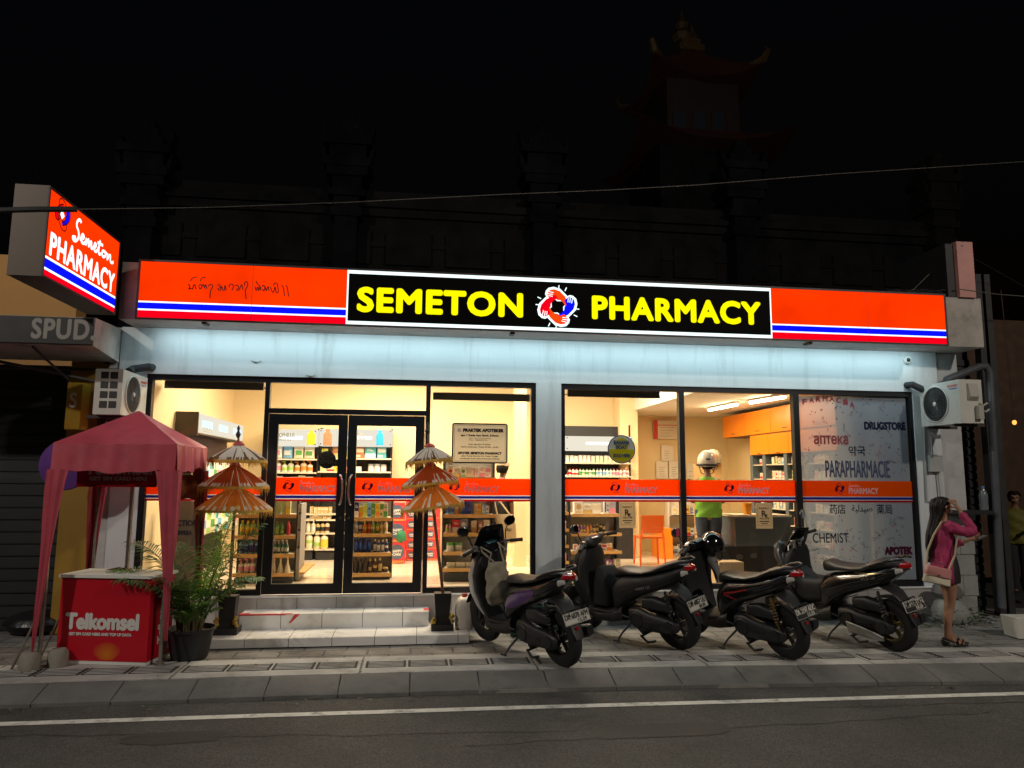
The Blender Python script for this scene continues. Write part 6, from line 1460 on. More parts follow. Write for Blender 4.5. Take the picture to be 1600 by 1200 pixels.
def umbrella(label, px, tiers, top, base, Y, seed):
    bp = at(base[0], base[1], Y); zf = zs2
    t = thing('ceremonial_umbrella', label, 'umbrella', (bp.x, Y, zf), 0, 'tiered ceremonial umbrellas')
    b = B(); s = 1.0
    b.box(bp.x-.125, bp.x+.125, Y-.11, Y+.11, zf, zf+.07); b.hexa([(bp.x-.10, Y-.09, zf+.0705), (bp.x+.10, Y-.09, zf+.0705), (bp.x+.10, Y+.09, zf+.0705), (bp.x-.10, Y+.09, zf+.0705)], [(bp.x-.075, Y-.07, zf+.16), (bp.x+.075, Y-.07, zf+.16), (bp.x+.075, Y+.07, zf+.16), (bp.x-.075, Y+.07, zf+.16)])
    b.hexa([(bp.x-.078, Y-.07, zf+.1605), (bp.x+.078, Y-.07, zf+.1605), (bp.x+.078, Y+.07, zf+.1605), (bp.x-.078, Y+.07, zf+.1605)], [(bp.x-.095, Y-.08, zf+.40), (bp.x+.095, Y-.08, zf+.40), (bp.x+.095, Y+.08, zf+.40), (bp.x-.095, Y+.08, zf+.40)])
    b.bevel(.006, 1); b.obj('base_block', mat('black_base', (.018, .016, .015), .5, var=.3), t, True)
    b = B(); rt = random.Random(seed)
    for sx in (-1, 1):
        for k in range(7): b.ell((bp.x+sx*(.085+.03*rt.random()), Y-.08-.02*rt.random(), zf+.08+.10*rt.random()), (.022, .02, .022), 7, 5)
    b.obj('carved_ornament', GOLD, t, True)
    P = [(bp.x, Y, zf+.40)]
    for (tpx, tpy, *_r) in tiers[::-1]: c = at(tpx, tpy, Y); P.append((c.x, Y, c.z))
    tp = at(*top, Y); P.append((tp.x, Y, tp.z)); b = B(); b.tube(P, [.018]*(len(P)-1)+[.008], 10); b.obj('pole', BMB, t, True)
    for i, (tpx, tpy, rpx, hpx, mA, mB, sl) in enumerate(tiers):
        c = at(tpx, tpy, Y); k = .0075; tier(t, c.x, Y, c.z, rpx*k, hpx*k, mA, mB, seed+i, sl)
    b = B(); c = at(tiers[0][0], tiers[0][1], Y); b.lathe([(.012, tp.z-.14), (.03, tp.z-.10), (.012, tp.z-.06), (.018, tp.z-.03), (.004, tp.z)], 10, (tp.x, Y, 0)); b.obj('finial', mat('dark_finial', (.03, .02, .015), .5), t, True)
umbrella('three tiered white and orange ceremonial umbrella on a black base left of the doors', 371, [(372, 713, 42, 18, SLV, BRN, 0), (366, 752, 50, 24, ORP, SLV, .0), (367, 787, 54, 26, ORG, SLV, -.0)], (373, 665), (355, 985), -.50, 3)
umbrella('three tiered ceremonial umbrella with a leaning bamboo pole, right of the doors', 672, [(671, 714, 36, 17, SLV, BRN, .12), (672, 748, 44, 22, ORP, SLV, .12), (676, 783, 48, 24, ORG, SLV, .14)], (668, 660), (691, 975), -.52, 31)
# orange banner hung at the tent's right rear
x0, x1, z0, z1 = rect(278, 742, 322, 783, -.42)
b = B(); R = [[], [], []]
for i in range(17):
    v = i/16; x = x0+(x1-x0)*v; y = -.44+.03*math.sin(v*7); R[0].append((x, y, z1)); R[1].append((x, y-.02, (z0+z1)/2)); R[2].append((x, y, z0+.03*math.sin(v*4)))
b.rings(R, caps=False, closed=False); solo(b, 'hanging_banner', mat('orange_banner', (.35, .10, .03), .35, var=.7, vscale=6), 'shiny orange plastic banner hanging at the right rear of the tent', 'banner')
# white plastic jerry can on the step, crate with plastic bags by the pillar
p = gz(730, 985, zs2); jx = .60; t = thing('jerry_can', 'white plastic jerry can standing behind the front wheel of the purple scooter', 'container', (jx, -.45, zs2))
b = B(); b.loft([((0, 0, 0), (.10, 0, 0), (0, .13, 0)), ((0, 0, .02), (.11, 0, 0), (0, .14, 0)), ((0, 0, .24), (.11, 0, 0), (0, .14, 0)), ((0, 0, .31), (.085, 0, 0), (0, .11, 0)), ((0, 0, .34), (.05, 0, 0), (0, .06, 0))], 20, 4); b.obj('body', mat('milky_plastic', (.66, .60, .52), .4), t)
b = B(); b.lathe([(.03, .335), (.03, .375)], 14); b.obj('cap', mat('can_cap', (.5, .06, .05), .4), t)
t = thing('plastic_crate', 'dark green plastic crate of crumpled bags against the grey pillar', 'crate', (1.42, -.35, GZ))
CRG = mat('crate_green', (.012, .06, .035), .5); b = B(); W2, D2, H2 = .30, .20, .34
for k in range(5): b.box(-W2, W2, -D2, -D2+.012, .02+k*.065, .065+k*.065).box(-W2, W2, D2-.012, D2, .02+k*.065, .065+k*.065).box(-W2, -W2+.012, -D2+.013, D2-.013, .02+k*.065, .065+k*.065).box(W2-.012, W2, -D2+.013, D2-.013, .02+k*.065, .065+k*.065)
for sx in (-1, 0, 1): b.box(sx*W2*.97-.012, sx*W2*.97+.012, -D2-.006, -D2-.0005, 0, H2)
b.box(-W2+.013, W2-.013, -D2+.013, D2-.013, .004, .016); b.obj('crate_body', CRG, t)
rk = random.Random(4)
for (dx_, dy_, c, nm) in ((.05, -.02, (.42, .44, .50), 'crumpled pale plastic bag on top of the green crate'), (-.14, .0, (.02, .02, .022), 'crumpled black plastic bag at the left of the green crate'), (.24, .03, (.05, .05, .055), 'crumpled dark plastic bag at the right of the green crate')):
    b = B(); b.ell((1.42+dx_, -.35+dy_, GZ+.40), (.14, .12, .085), 14, 9)
    for v_ in b.bm.verts: v_.co += Vector((rk.uniform(-.03, .03), rk.uniform(-.03, .03), rk.uniform(-.03, .035)))
    solo(b, 'plastic_bag', mat('bag_%d' % int(c[0]*100), c, .3), nm, 'plastic bag', 'plastic bags in the crate', smooth=25)
# ================================================================== scooters
RUB = mat('tyre_rubber', (.012, .012, .012), .75, bump=.4, bscale=90); GLOSS = mat('gloss_black', (.006, .006, .007), .24, coat=.3, dirt=(.045, .042, .036), dscale=5, damt=.35); MATTE = mat('matte_black_plastic', (.014, .014, .015), .5, bump=.15, bscale=200, dirt=(.05, .046, .04), dscale=5, damt=.3)
SEATM = mat('seat_vinyl', (.022, .021, .021), .42, bump=.3, bscale=120); METAL = mat('engine_metal', (.05, .05, .052), .45, .6); ALLOY = mat('alloy', (.45, .44, .42), .35, .9); CHR = mat('chrome', (.75, .74, .72), .12, 1.0)
REDL = mat('tail_lens', (.35, .008, .010), .12, coat=.5); CLRL = mat('clear_lens', (.55, .54, .52), .1, coat=.5); MIRR = mat('mirror_glass', (.85, .85, .85), .03, 1.0)
PLW = mat('plate_white', (.58, .56, .50), .5); PLK = mat('plate_black', (.012, .012, .012), .5)
def sec(x, zb, zt, hw, t_=0.0): return ((x, 0, (zb+zt)/2), (0, hw, 0), (t_*(zt-zb)/2, 0, (zt-zb)/2))
def wheel(par, x, R_, wd, rimm, disc=True, spokes=5):
    b = B(); prof = [(R_-.105, -wd*.36), (R_-.055, -wd*.5), (R_-.018, -wd*.42), (R_-.004, -wd*.22), (R_, 0), (R_-.004, wd*.22), (R_-.018, wd*.42), (R_-.055, wd*.5), (R_-.105, wd*.36)]
    b.lathe(prof+[(R_-.105, -wd*.36)], 40, (x, 0, R_), 'y', caps=False); w_ = b.obj('wheel', RUB, par)
    b = B(); r = R_-.103; b.lathe([(r, -wd*.36), (r+.004, -wd*.36), (r+.004, wd*.36), (r, wd*.36), (r-.022, wd*.2), (r-.022, -wd*.2), (r, -wd*.36)], 40, (x, 0, R_), 'y', caps=False)
    b.cyl((x, -.05, R_), (x, .05, R_), .038, n=18)
    for k in range(spokes):
        for dd in (-.13, .13):
            a = 2*math.pi*k/spokes+.3; p0 = (x+.03*math.cos(a), 0, R_+.03*math.sin(a)); p1 = (x+(r-.01)*math.cos(a+dd), 0, R_+(r-.01)*math.sin(a+dd)); b.tube([p0, p1], [.014, .010], 6)
    b.obj('rim', rimm, w_)
    if disc:
        b = B(); b.lathe([(.095, -.06), (.095, -.056), (.05, -.056), (.05, -.06), (.095, -.06)], 28, (x, 0, R_), 'y', caps=False); b.obj('brake_disc', ALLOY, w_)
    return w_
def arc(cx, cz, r, a0, a1, n=12): return [(cx+r*math.cos(rad(a0+(a1-a0)*i/n)), 0, cz+r*math.sin(rad(a0+(a1-a0)*i/n))) for i in range(n+1)]
def strip(b, pts, hw, th):
    """curved plate following pts in the xz plane"""
    secs = []
    for i, p in enumerate(pts):
        a, c = Vector(pts[max(i-1, 0)]), Vector(pts[min(i+1, len(pts)-1)]); d = (c-a).normalized(); nrm = Vector((-d.z, 0, d.x))
        h = hw[i] if isinstance(hw, list) else hw
        secs.append((p, (0, h, 0), nrm*th))
    return b.loft(secs, 14, 3.2)
def scooter(label, loc, yaw, lean, steer, S, o):
    t = thing('scooter', label, 'scooter', loc, 0, 'scooters parked outside the pharmacy'); t.rotation_euler = (rad(lean), 0, rad(yaw)); t.scale = (S, S, S)
    WBs = o.get('wb', 1.27); R_ = .258; fx = WBs; body = o['body']; apron = o.get('apron', body)
    big = o.get('big', False)
    wheel(t, 0, R_, .115, o['rim'])
    # engine, swing arm and belt case on the left
    b = B(); b.loft([((.52, .085, .29), (0, .045, 0), (0, 0, .085)), ((.40, .10, .285), (0, .06, 0), (0, 0, .115)), ((.25, .105, .27), (0, .06, 0), (0, 0, .095)), ((.05, .105, .262), (0, .055, 0), (0, 0, .085)), ((-.055, .10, .262), (0, .045, 0), (0, 0, .06)), ((-.09, .10, .262), (0, .02, 0), (0, 0, .03))], 20, 2.8)
    eng = b.obj('engine_case', METAL if not big else MATTE, t)
    b = B(); b.lathe([(.085, .160), (.075, .172), (.02, .176)], 24, (.40, 0, .285), 'y'); b.lathe([(.062, .150), (.055, .163), (.02, .166)], 24, (.02, 0, .262), 'y'); b.box(.12, .30, .160, .168, .25, .262).box(.12, .30, .160, .168, .275, .287); b.obj('case_cover', MATTE, eng)
    b = B(); b.loft([((.55, -.02, .28), (0, .09, 0), (0, 0, .10)), ((.40, -.02, .27), (0, .10, 0), (0, 0, .12)), ((.24, -.02, .28), (0, .08, 0), (0, 0, .10))], 14, 3); b.tube([(.30, 0, .15), (.42, .06, .12), (.50, .02, .15)], .02, 8); b.obj('engine_block', METAL, t)
    b = B(); b.loft([((.32, .09, .46), (0, .05, 0), (0, 0, .055)), ((.18, .10, .475), (0, .06, 0), (0, 0, .065)), ((.02, .10, .46), (0, .05, 0), (0, 0, .055)), ((-.03, .10, .44), (0, .03, 0), (0, 0, .03))], 16, 3.4); b.obj('air_box', MATTE, t)
    # exhaust on the right
    b = B(); b.tube([(.42, -.10, .2), (.30, -.15, .16), (.18, -.16, .20)], .018, 8); b.loft([((.22, -.165, .225), (0, .045, 0), (0, 0, .05)), ((.0, -.17, .27), (0, .058, 0), (0, 0, .065)), ((-.20, -.172, .32), (0, .055, 0), (0, 0, .062)), ((-.23, -.172, .327), (0, .04, 0), (0, 0, .045))], 16, 2.4); b.obj('exhaust', MATTE, t)
    # shock absorber
    b = B(); b.cyl((-.03, .115, .30), (.02, .125, .62), .014, n=10)
    for k in range(22):
        pass
    b.tube([(-.025+.045*u+.026*math.cos(u*50), .117+.008*u+.026*math.sin(u*50), .36+.22*u) for u in [i/90 for i in range(91)]], .0055, 5); b.obj('shock_absorber', o.get('spring', METAL), t)
    # rear hugger and long mudguard with plate
    b = B(); strip(b, arc(0, R_, R_+.030, 35, 150, 12), .062, .008); b.obj('inner_mudguard', MATTE, t)
    px_, pz_ = -.385, .500
    b = B(); strip(b, [(.02, 0, .66), (-.10, 0, .64), (-.20, 0, .60), (-.28, 0, .53), (-.345, 0, .44), (-.40, 0, .35), (-.425, 0, .30)], [.09, .10, .09, .075, .065, .058, .045], .010); mg = b.obj('mudguard', MATTE, t)
    b = B(); b.lathe([(.018, 0), (.017, -.010), (.003, -.012)], 14); 
    for v_ in b.bm.verts: c = v_.co.copy(); v_.co = Vector((-.395+c.z*1.0, c.x*1.2, .395+c.y))
    b.obj('reflector', REDL, mg)
    # licence plate
    PMx = Matrix.Translation((px_-.028, 0, pz_)) @ Matrix.Rotation(rad(-6), 4, 'Z') @ Matrix.Rotation(rad(28), 4, 'Y') @ Matrix.Rotation(rad(-90), 4, 'Z')
    pw, ph = .280, .112
    dk = o.get('plate_dark', False)
    b = B(); b.M = PMx; b.box(-pw/2, pw/2, 0, .006, -ph/2, ph/2); pl_ = b.obj('license_plate', PLK if dk else PLW, t)
    if o.get('plate_split'):
        b = B(); b.M = PMx; b.box(-pw/2+.006, pw/2-.006, -.0010, -.0003, -ph/2+.006, -ph*.08); b.obj('plate_band', PLK, pl_)
    q = B(); q.M = PMx; q.text(o['plate'][0], -pw*.45, pw*.45, -ph*.05, ph*.38, -.0022, bold=.0028); q.obj('lettering', PLW if dk else PLK, pl_)
    q = B(); q.M = PMx; q.text(o['plate'][1], pw*.02, pw*.36, -ph*.40, -ph*.14, -.0022, bold=.002); q.obj('lettering', PLW if (dk or o.get('plate_split')) else PLK, pl_)
    b = B(); b.M = PMx
    I = [(-pw/2+.005, -ph/2+.005), (pw/2-.005, -ph/2+.005), (pw/2-.005, ph/2-.005), (-pw/2+.005, ph/2-.005)]; b.strokes([I+[I[0]]], .003, -.001, 1); b.obj('plate_border', PLW if dk else PLK, pl_)
    b = B(); b.tube([(px_+.03, -.07, pz_+.06), (px_-.02, -.07, pz_+.02)], .008, 6).tube([(px_+.03, .07, pz_+.06), (px_-.02, .07, pz_+.02)], .008, 6).tube([(px_+.03, -.075, pz_+.06), (px_+.03, .075, pz_+.06)], .0085, 6); b.obj('plate_bracket', MATTE, pl_)
    # tail body
    tz = .02 if big else 0
    secs = [(-.40, .835, .875, .030), (-.34, .800, .885, .070), (-.22, .735, .865, .112), (-.02, .645, .82, .145), (.20, .570, .77, .148), (.40, .50, .735, .152), (.56, .41, .71, .146), (.66, .32, .68, .142), (.715, .30, .62, .125), (.735, .30, .54, .10)]
    b = B(); b.loft([sec(x, zb+tz*.6, zt+tz, hw*(1.08 if big else 1)) for x, zb, zt, hw in secs], 22, 2.7); bd = b.obj('rear_body', body, t)
    # character line and accent on the left flank
    def fy(x, z):
            for (xa, za0, za1, ha), (xb_, zb0, zb1, hb) in zip(secs, secs[1:]):
                if xa <= x <= xb_:
                    u = (x-xa)/(xb_-xa); z0_, z1_, h_ = za0+(zb0-za0)*u+tz*.6, za1+(zb1-za1)*u+tz, (ha+(hb-ha)*u)*(1.08 if big else 1)
                    v = max(-.98, min(.98, (z-(z0_+z1_)/2)/((z1_-z0_)/2))); return h_*(1-abs(v)**2.7)**(1/2.7)
            return .1
    def flank(nm, poly, m, off=.004, par=bd):
        b = B(); pts = [(x, fy(x, z), z) for x, z in poly]
        b.bm.faces.new([b.v(p) for p in pts]); bmesh.ops.triangulate(b.bm, faces=b.bm.faces[:])
        for _ in range(3): bmesh.ops.subdivide_edges(b.bm, edges=b.bm.edges[:], cuts=1, use_grid_fill=True)
        for v_ in b.bm.verts: v_.co.y = fy(v_.co.x, v_.co.z)+off
        return b.obj(nm, m, par)
    if o.get('accent'): 
        for nm, poly, m in o['accent']: flank(nm, poly, m)
    if o.get('badge'):
        q = B(); q.M = Matrix.Translation(o['badge'][1]) @ Matrix.Rotation(rad(o['badge'][2]), 4, 'Y') @ Matrix.Rotation(rad(180), 4, 'Z'); q.text(o['badge'][0], 0, .20, 0, .024, 0, bold=.001, shear=.3); q.obj('lettering', ALLOY, bd)
    # panel gaps, brake cables
    SEAM = mat('panel_gap', (.0015, .0015, .0015), .8); HI = mat('panel_edge', (.05, .05, .052), .3)
    for pl in ([(.60, .47), (.40, .575), (.15, .665), (-.10, .735), (-.30, .80)], [(.64, .36), (.50, .455), (.30, .53)]):
        w_ = .0045; flank('panel_gap', [(x, z+w_) for x, z in pl]+[(x, z-w_) for x, z in pl[::-1]], SEAM, .0015)
    flank('panel_edge', [(.62, .560), (.30, .675), (-.02, .760), (-.25, .825), (-.25, .819), (-.02, .753), (.30, .667), (.62, .552)], HI, .0025)
    # lower side skirt
    b = B(); b.loft([sec(.60, .22, .40, .15), sec(.75, .19, .33, .165), sec(.95, .185, .30, .16), sec(1.08, .20, .36, .13)], 18, 3.4); b.obj('side_skirt', MATTE, t)
    # seat
    sz = tz
    if big: ss = [(-.34, .865, .885, .07), (-.25, .85, .925, .125), (-.02, .82, .925, .15), (.10, .80, .892, .15), (.17, .78, .845, .15), (.30, .765, .828, .145), (.50, .745, .830, .125), (.62, .72, .86, .10), (.68, .72, .84, .07)]
    else: ss = [(-.33, .865, .885, .05), (-.26, .855, .918, .098), (-.12, .835, .915, .125), (.04, .805, .892, .14), (.15, .78, .845, .148), (.30, .75, .802, .150), (.46, .73, .795, .138), (.60, .70, .805, .105), (.69, .66, .785, .075), (.72, .66, .73, .05)]
    b = B(); b.loft([sec(x, zb+sz*.5, zt-.012+sz*.7, hw*.90) for x, zb, zt, hw in ss], 22, 2.8); b.obj('seat', SEATM, t)
    # grab rail
    sz += .045; b = B()
    for sy in (-1, 1): b.tube([(.06, sy*.145, .80+sz), (-.12, sy*.150, .85+sz), (-.30, sy*.11, .885+sz), (-.39, sy*.075, .885+sz)], [.010, .014, .016, .012], 8)
    if not big: b.tube([(-.39, .075, .885+sz), (-.40, 0, .885+sz), (-.39, -.075, .885+sz)], .012, 8)
    b.obj('grab_rail', MATTE if not big else GLOSS, t)
    # tail light and indicators
    sz += .015
    b = B(); b.loft([((-.345, 0, .80+sz), (0, .085, 0), (.01, 0, .026)), ((-.395, 0, .800+sz), (0, .065, 0), (.008, 0, .022)), ((-.425, 0, .797+sz), (0, .035, 0), (.004, 0, .014))], 16, 3); tl = b.obj('tail_light', REDL, t)
    b = B()
    for sy in (-1, 1): b.loft([((-.31, sy*.10, .755+sz), (0, .022, 0), (0, 0, .03)), ((-.375, sy*.075, .765+sz), (0, .015, 0), (0, 0, .018))], 12, 3)
    b.obj('rear_indicator', CLRL, tl)
    # floor, leg shield, front apron
    b = B(); b.loft([sec(.66, .30, .345, .14), sec(.80, .295, .335, .165), sec(1.00, .295, .335, .16), sec(1.06, .30, .36, .15)], 16, 4); b.obj('footboard', MATTE, t)
    if big:
        b = B(); b.loft([sec(.60, .42, .72, .10), sec(.74, .38, .66, .13), sec(.90, .36, .66, .14), sec(1.02, .36, .74, .15)], 18, 2.8); b.obj('centre_tunnel', MATTE, t)
    ls = [((1.00, 0, .31), .145, .05), ((1.055, 0, .44), .175, .055), ((1.085, 0, .60), .205, .055), ((1.085, 0, .76), .205, .06), ((1.06, 0, .88), .17, .065), ((1.03, 0, .97), .11, .05)]
    b = B(); b.loft([(c, (0, hw, 0), (th, 0, th*.15)) for c, hw, th in ls], 22, 3.4); b.obj('leg_shield', MATTE, t)
    ap = [((1.10, 0, .30), .10, .05), ((1.165, 0, .42), .15, .07), ((1.185, 0, .58), .195, .085), ((1.165, 0, .74), .205, .10), ((1.125, 0, .88), .165, .09), ((1.08, 0, .985), .11, .06)]
    b = B(); b.loft([(c, (0, hw, 0), (th, 0, th*.2)) for c, hw, th in ap], 22, 2.5); ap_ = b.obj('front_apron', apron, t)
    b = B()
    for sy in (-1, 1): b.loft([((1.24, sy*.085, .70), (0, .05, .0), (.02, 0, .05)), ((1.265, sy*.08, .69), (0, .035, 0), (.012, 0, .03))], 12, 3)
    b.obj('headlight', CLRL, ap_)
    # shorten the tail overhang
    def squash(ob):
        for v_ in ob.data.vertices:
            if v_.co.x < .10: v_.co.x = .10+(v_.co.x-.10)*o.get('tail', .72)
        for c in ob.children: squash(c)
    for ob in list(t.children):
        if ob.name.split('.')[0] in ('rear_body', 'seat', 'grab_rail', 'tail_light', 'license_plate', 'mudguard'): squash(ob)
    # front wheel, fork, fender and bars turn together
    F = bpy.data.objects.new('steering', None)
    st = Matrix.Translation((1.10, 0, .90)) @ Matrix.Rotation(rad(steer), 4, Vector((-.28, 0, 1)).normalized()) @ Matrix.Translation((-1.10, 0, -.90))
    def S_(ob): ob.data.transform(st); [S_(c) for c in ob.children]; return ob
    bpy.data.objects.remove(F)
    S_(wheel(t, fx, R_, .095, o['rim']))
    b = B()
    for sy in (-1, 1): b.tube([(fx, sy*.072, R_), (fx-.10, sy*.072, R_+.34)], [.020, .022], 10).cyl((fx-.02, sy*.072, R_+.07), (fx-.115, sy*.072, R_+.40), .026, n=10)
    b.tube([(fx-.08, 0, .60), (1.07, 0, .98)], .028, 10); S_(b.obj('fork', METAL, t))
    b = B(); strip(b, arc(fx, R_, R_+.028, 20, 158, 14), [.045]+[.06]*13+[.045], .010); S_(b.obj('front_fender', o.get('fender', body), t))
    if o.get('head', True):
        b = B(); b.loft([((1.13, 0, 1.00), (0, .06, 0), (.0, 0, .04)), ((1.09, 0, 1.02), (0, .14, 0), (0, 0, .062)), ((1.02, 0, 1.035), (0, .155, 0), (0, 0, .055)), ((.965, 0, 1.03), (0, .10, 0), (0, 0, .035))], 20, 2.6); hc = S_(b.obj('handlebar_cover', o.get('cover', body), t))
        b = B(); b.loft([((1.00, 0, 1.088), (0, .07, 0), (.032, 0, .004)), ((.975, 0, 1.080), (0, .06, 0), (.02, 0, .004))], 14, 3); S_(b.obj('instrument_panel', mat('dash_glass', (.05, .12, .14), .08, coat=.6), hc))
    else:
        b = B(); b.tube([(1.03, 0, .96), (1.02, 0, 1.03)], .03, 10).box(.98, 1.05, -.06, .06, 1.02, 1.055); S_(b.obj('bar_clamp', CHR, t))
    bw = .355
    b = B(); b.tube([(.955, -bw, 1.03), (1.01, -.20, 1.05), (1.03, 0, 1.03), (1.01, .20, 1.05), (.955, bw, 1.03)], .0125, 10); hb = S_(b.obj('handlebar', CHR if not o.get('head', True) else METAL, t))
    for sy in (-1, 1):
        b = B(); b.tube([(.985, sy*.245, 1.043), (.952, sy*.365, 1.029)], .0185, 12).cyl((.952, sy*.365, 1.029), (.948, sy*.378, 1.027), .021, n=12); S_(b.obj('grip', RUB, t))
        b = B(); b.tube([(1.045, sy*.19, 1.045), (1.055, sy*.26, 1.035), (1.02, sy*.37, 1.02)], [.009, .007, .006], 8); b.ell((1.02, sy*.37, 1.02), (.010, .010, .010), 8, 6); b.box(1.0, 1.05, sy*.19-.02, sy*.19+.02, 1.02, 1.075); S_(b.obj('brake_lever', ALLOY, t))
        b = B(); b.tube([(1.04, sy*.20, 1.05), (1.13, sy*.17, 1.10), (1.19, sy*.09, 1.04), (1.15, sy*.04, .94)], .0045, 6); S_(b.obj('brake_cable', RUB, t))
        if sy in o.get('mirrors', (-1, 1)):
            b = B(); b.tube([(1.02, sy*.21, 1.05), (1.035, sy*.235, 1.15), (1.03, sy*.275, 1.215)], .0065, 8); mi = b.obj('mirror', MATTE, t)
            mc = Vector((1.03, sy*.305, 1.245)); b = B(); b.loft([(mc+Vector((.030, 0, 0)), (0, .03, 0), (0, 0, .02)), (mc+Vector((.015, 0, 0)), (0, .066, .012*sy), (0, -.01*sy, .046)), (mc+Vector((-.006, 0, 0)), (0, .070, .012*sy), (0, -.01*sy, .049))], 18, 2.4); b.obj('mirror_shell', MATTE, mi)
            b = B(); b.loft([(mc+Vector((-.0065, 0, 0)), (0, .064, .012*sy), (0, -.01*sy, .043)), (mc+Vector((-.0085, 0, 0)), (0, .062, .012*sy), (0, -.01*sy, .041))], 18, 2.4); b.obj('mirror_glass', MIRR, mi); S_(mi)
    if o.get('screen'):
        b = B(); nU = 9; rows_ = []
        for j in range(7):
            u = j/6; hw = o['screen'][0]*(1-.35*u**2); rows_.append([(1.20-.16*u-.10*(abs(v)**2), hw*v, .92+o['screen'][1]*u) for v in [-1+2*i/(nU-1) for i in range(nU)]])
        b.rings(rows_, caps=False, closed=False); sc_ = b.obj('windscreen', o['screen'][2], t); md = sc_.modifiers.new('thickness', 'SOLIDIFY'); md.thickness = .006
    if big:
        b = B()
        for sy in (-1, 1): b.loft([((1.05, sy*.15, .62), (0, .05, 0), (.05, 0, .10)), ((1.13, sy*.175, .78), (0, .045, 0), (.09, 0, .10)), ((1.17, sy*.15, .93), (0, .05, 0), (.06, 0, .06)), ((1.16, sy*.11, 1.0), (0, .03, 0), (.03, 0, .03))], 16, 2.6)
        b.obj('side_fairing', o.get('fairing', body), ap_)
    # stand, footpeg
    sz_ = .235*math.tan(rad(abs(lean)))+.010
    b = B(); b.tube([(.52, .10, .22), (.60, .17, .10+sz_*.5), (.63, .235, sz_)], [.012, .011, .009], 8); b.tube([(.60, .235, sz_), (.68, .24, sz_)], .010, 8); b.obj('side_stand', METAL, t)
    b = B(); b.tube([(.40, .12, .11), (.30, .14, .06), (.20, .14, .09)], .012, 8).tube([(.40, -.12, .11), (.30, -.14, .06), (.20, -.14, .09)], .012, 8).cyl((.38, -.12, .11), (.38, .12, .11), .011, n=8); b.obj('centre_stand', METAL, t)
    for sy in (-1, 1): b = B(); b.tube([(.47, sy*.13, .33), (.46, sy*.20, .31), (.54, sy*.21, .33)], [.012, .012, .010], 8); b.obj('footpeg', METAL, t)
    if o.get('cover_trim'):
        b = B(); b.loft([((.38, .185, .22), (0, .012, 0), (.01, 0, .055)), ((.22, .192, .20), (0, .014, 0), (.01, 0, .05)), ((.06, .190, .175), (0, .012, 0), (.01, 0, .04)), ((-.02, .186, .165), (0, .006, 0), (.0, 0, .02))], 14, 3); b.obj('case_trim', o['cover_trim'], t)
    return t
PURP = mat('purple_metallic', (.075, .018, .15), .28, .2, coat=.3); SILV = mat('silver_paint', (.52, .52, .54), .35, .3); RIMB = mat('black_rim', (.022, .022, .022), .4, .4); RIMG = mat('gold_rim', (.20, .15, .045), .4, .6); RIMS = mat('grey_rim', (.14, .14, .14), .4, .6)
SMOKE = mat('smoke_screen', (.008, .008, .009), .12, coat=.3)
def place(label, rpx, fdir, lean, steer, S, o):
    p = gz(*rpx, GZ); yaw = math.degrees(math.atan2(fdir[1], fdir[0])); return scooter(label, (p.x, p.y, GZ), yaw, lean, steer, S, o)
PUR_POLY = [(.62, .475), (.66, .50), (.54, .62), (.36, .69), (.20, .72), (.13, .715), (.16, .665), (.30, .58), (.46, .52)]
sc1 = place('black scooter with a purple flank and a canvas bag hung from its bars', (882, 1041), (-.47, .88), -9, 2, 1.03,
    dict(body=GLOSS, apron=SILV, rim=RIMB, fender=GLOSS, spring=METAL, plate=('DK 6878 AFM', '12.29'), accent=[('purple_panel', PUR_POLY, PURP)], screen=(.21, .33, SMOKE)))
sc2 = place('matte black scooter in the second place from the doors, plate with a white background', (1064, 1014), (-.57, .82), -10, 8, 1.04,
    dict(body=MATTE, rim=RIMS, spring=METAL, plate=('DK 6857 UU', '08.30'), mirrors=(1,), badge=('VARIO 125', (.36, .172, .60), 14)))
sc3 = place('black scooter with a red chevron on its flank and a helmet on its mirror', (1234, 1029), (-.42, .91), -10, 9, 1.03,
    dict(body=GLOSS, rim=RIMS, spring=mat('bronze_spring', (.22, .14, .05), .4, .6), plate=('DK 2197 ADC', '12.25'), plate_dark=True, mirrors=(1,),
         accent=[('red_chevron', [(.60, .602), (.45, .632), (.28, .680), (.28, .668), (.45, .618), (.58, .590)], mat('red_decal', (.42, .02, .02), .4)), ('red_chevron', [(.60, .596), (.42, .556), (.42, .545), (.60, .582)], mat('red_decal', (.42, .02, .02), .4))]))
sc4 = place('large black maxi scooter with gold wheels and a dark windscreen at the right', (1400, 1017), (-.36, .93), -8, 22, 1.05,
    dict(body=GLOSS, rim=RIMG, big=True, wb=1.30, head=False, plate=('DK 2370 LAZ', '08.28'), plate_split=True, mirrors=(-1,), screen=(.17, .24, SMOKE), fairing=mat('dusty_black_fairing', (.05, .045, .04), .3, var=.3, coat=.3), cover_trim=ALLOY,
         accent=[('gold_line', [(.30, .772), (.0, .80), (-.20, .82), (-.19, .812), (.0, .79), (.30, .762)], mat('gold_line', (.30, .25, .12), .3, .6))], badge=('PCX 160', (.14, .185, .72), 10)))
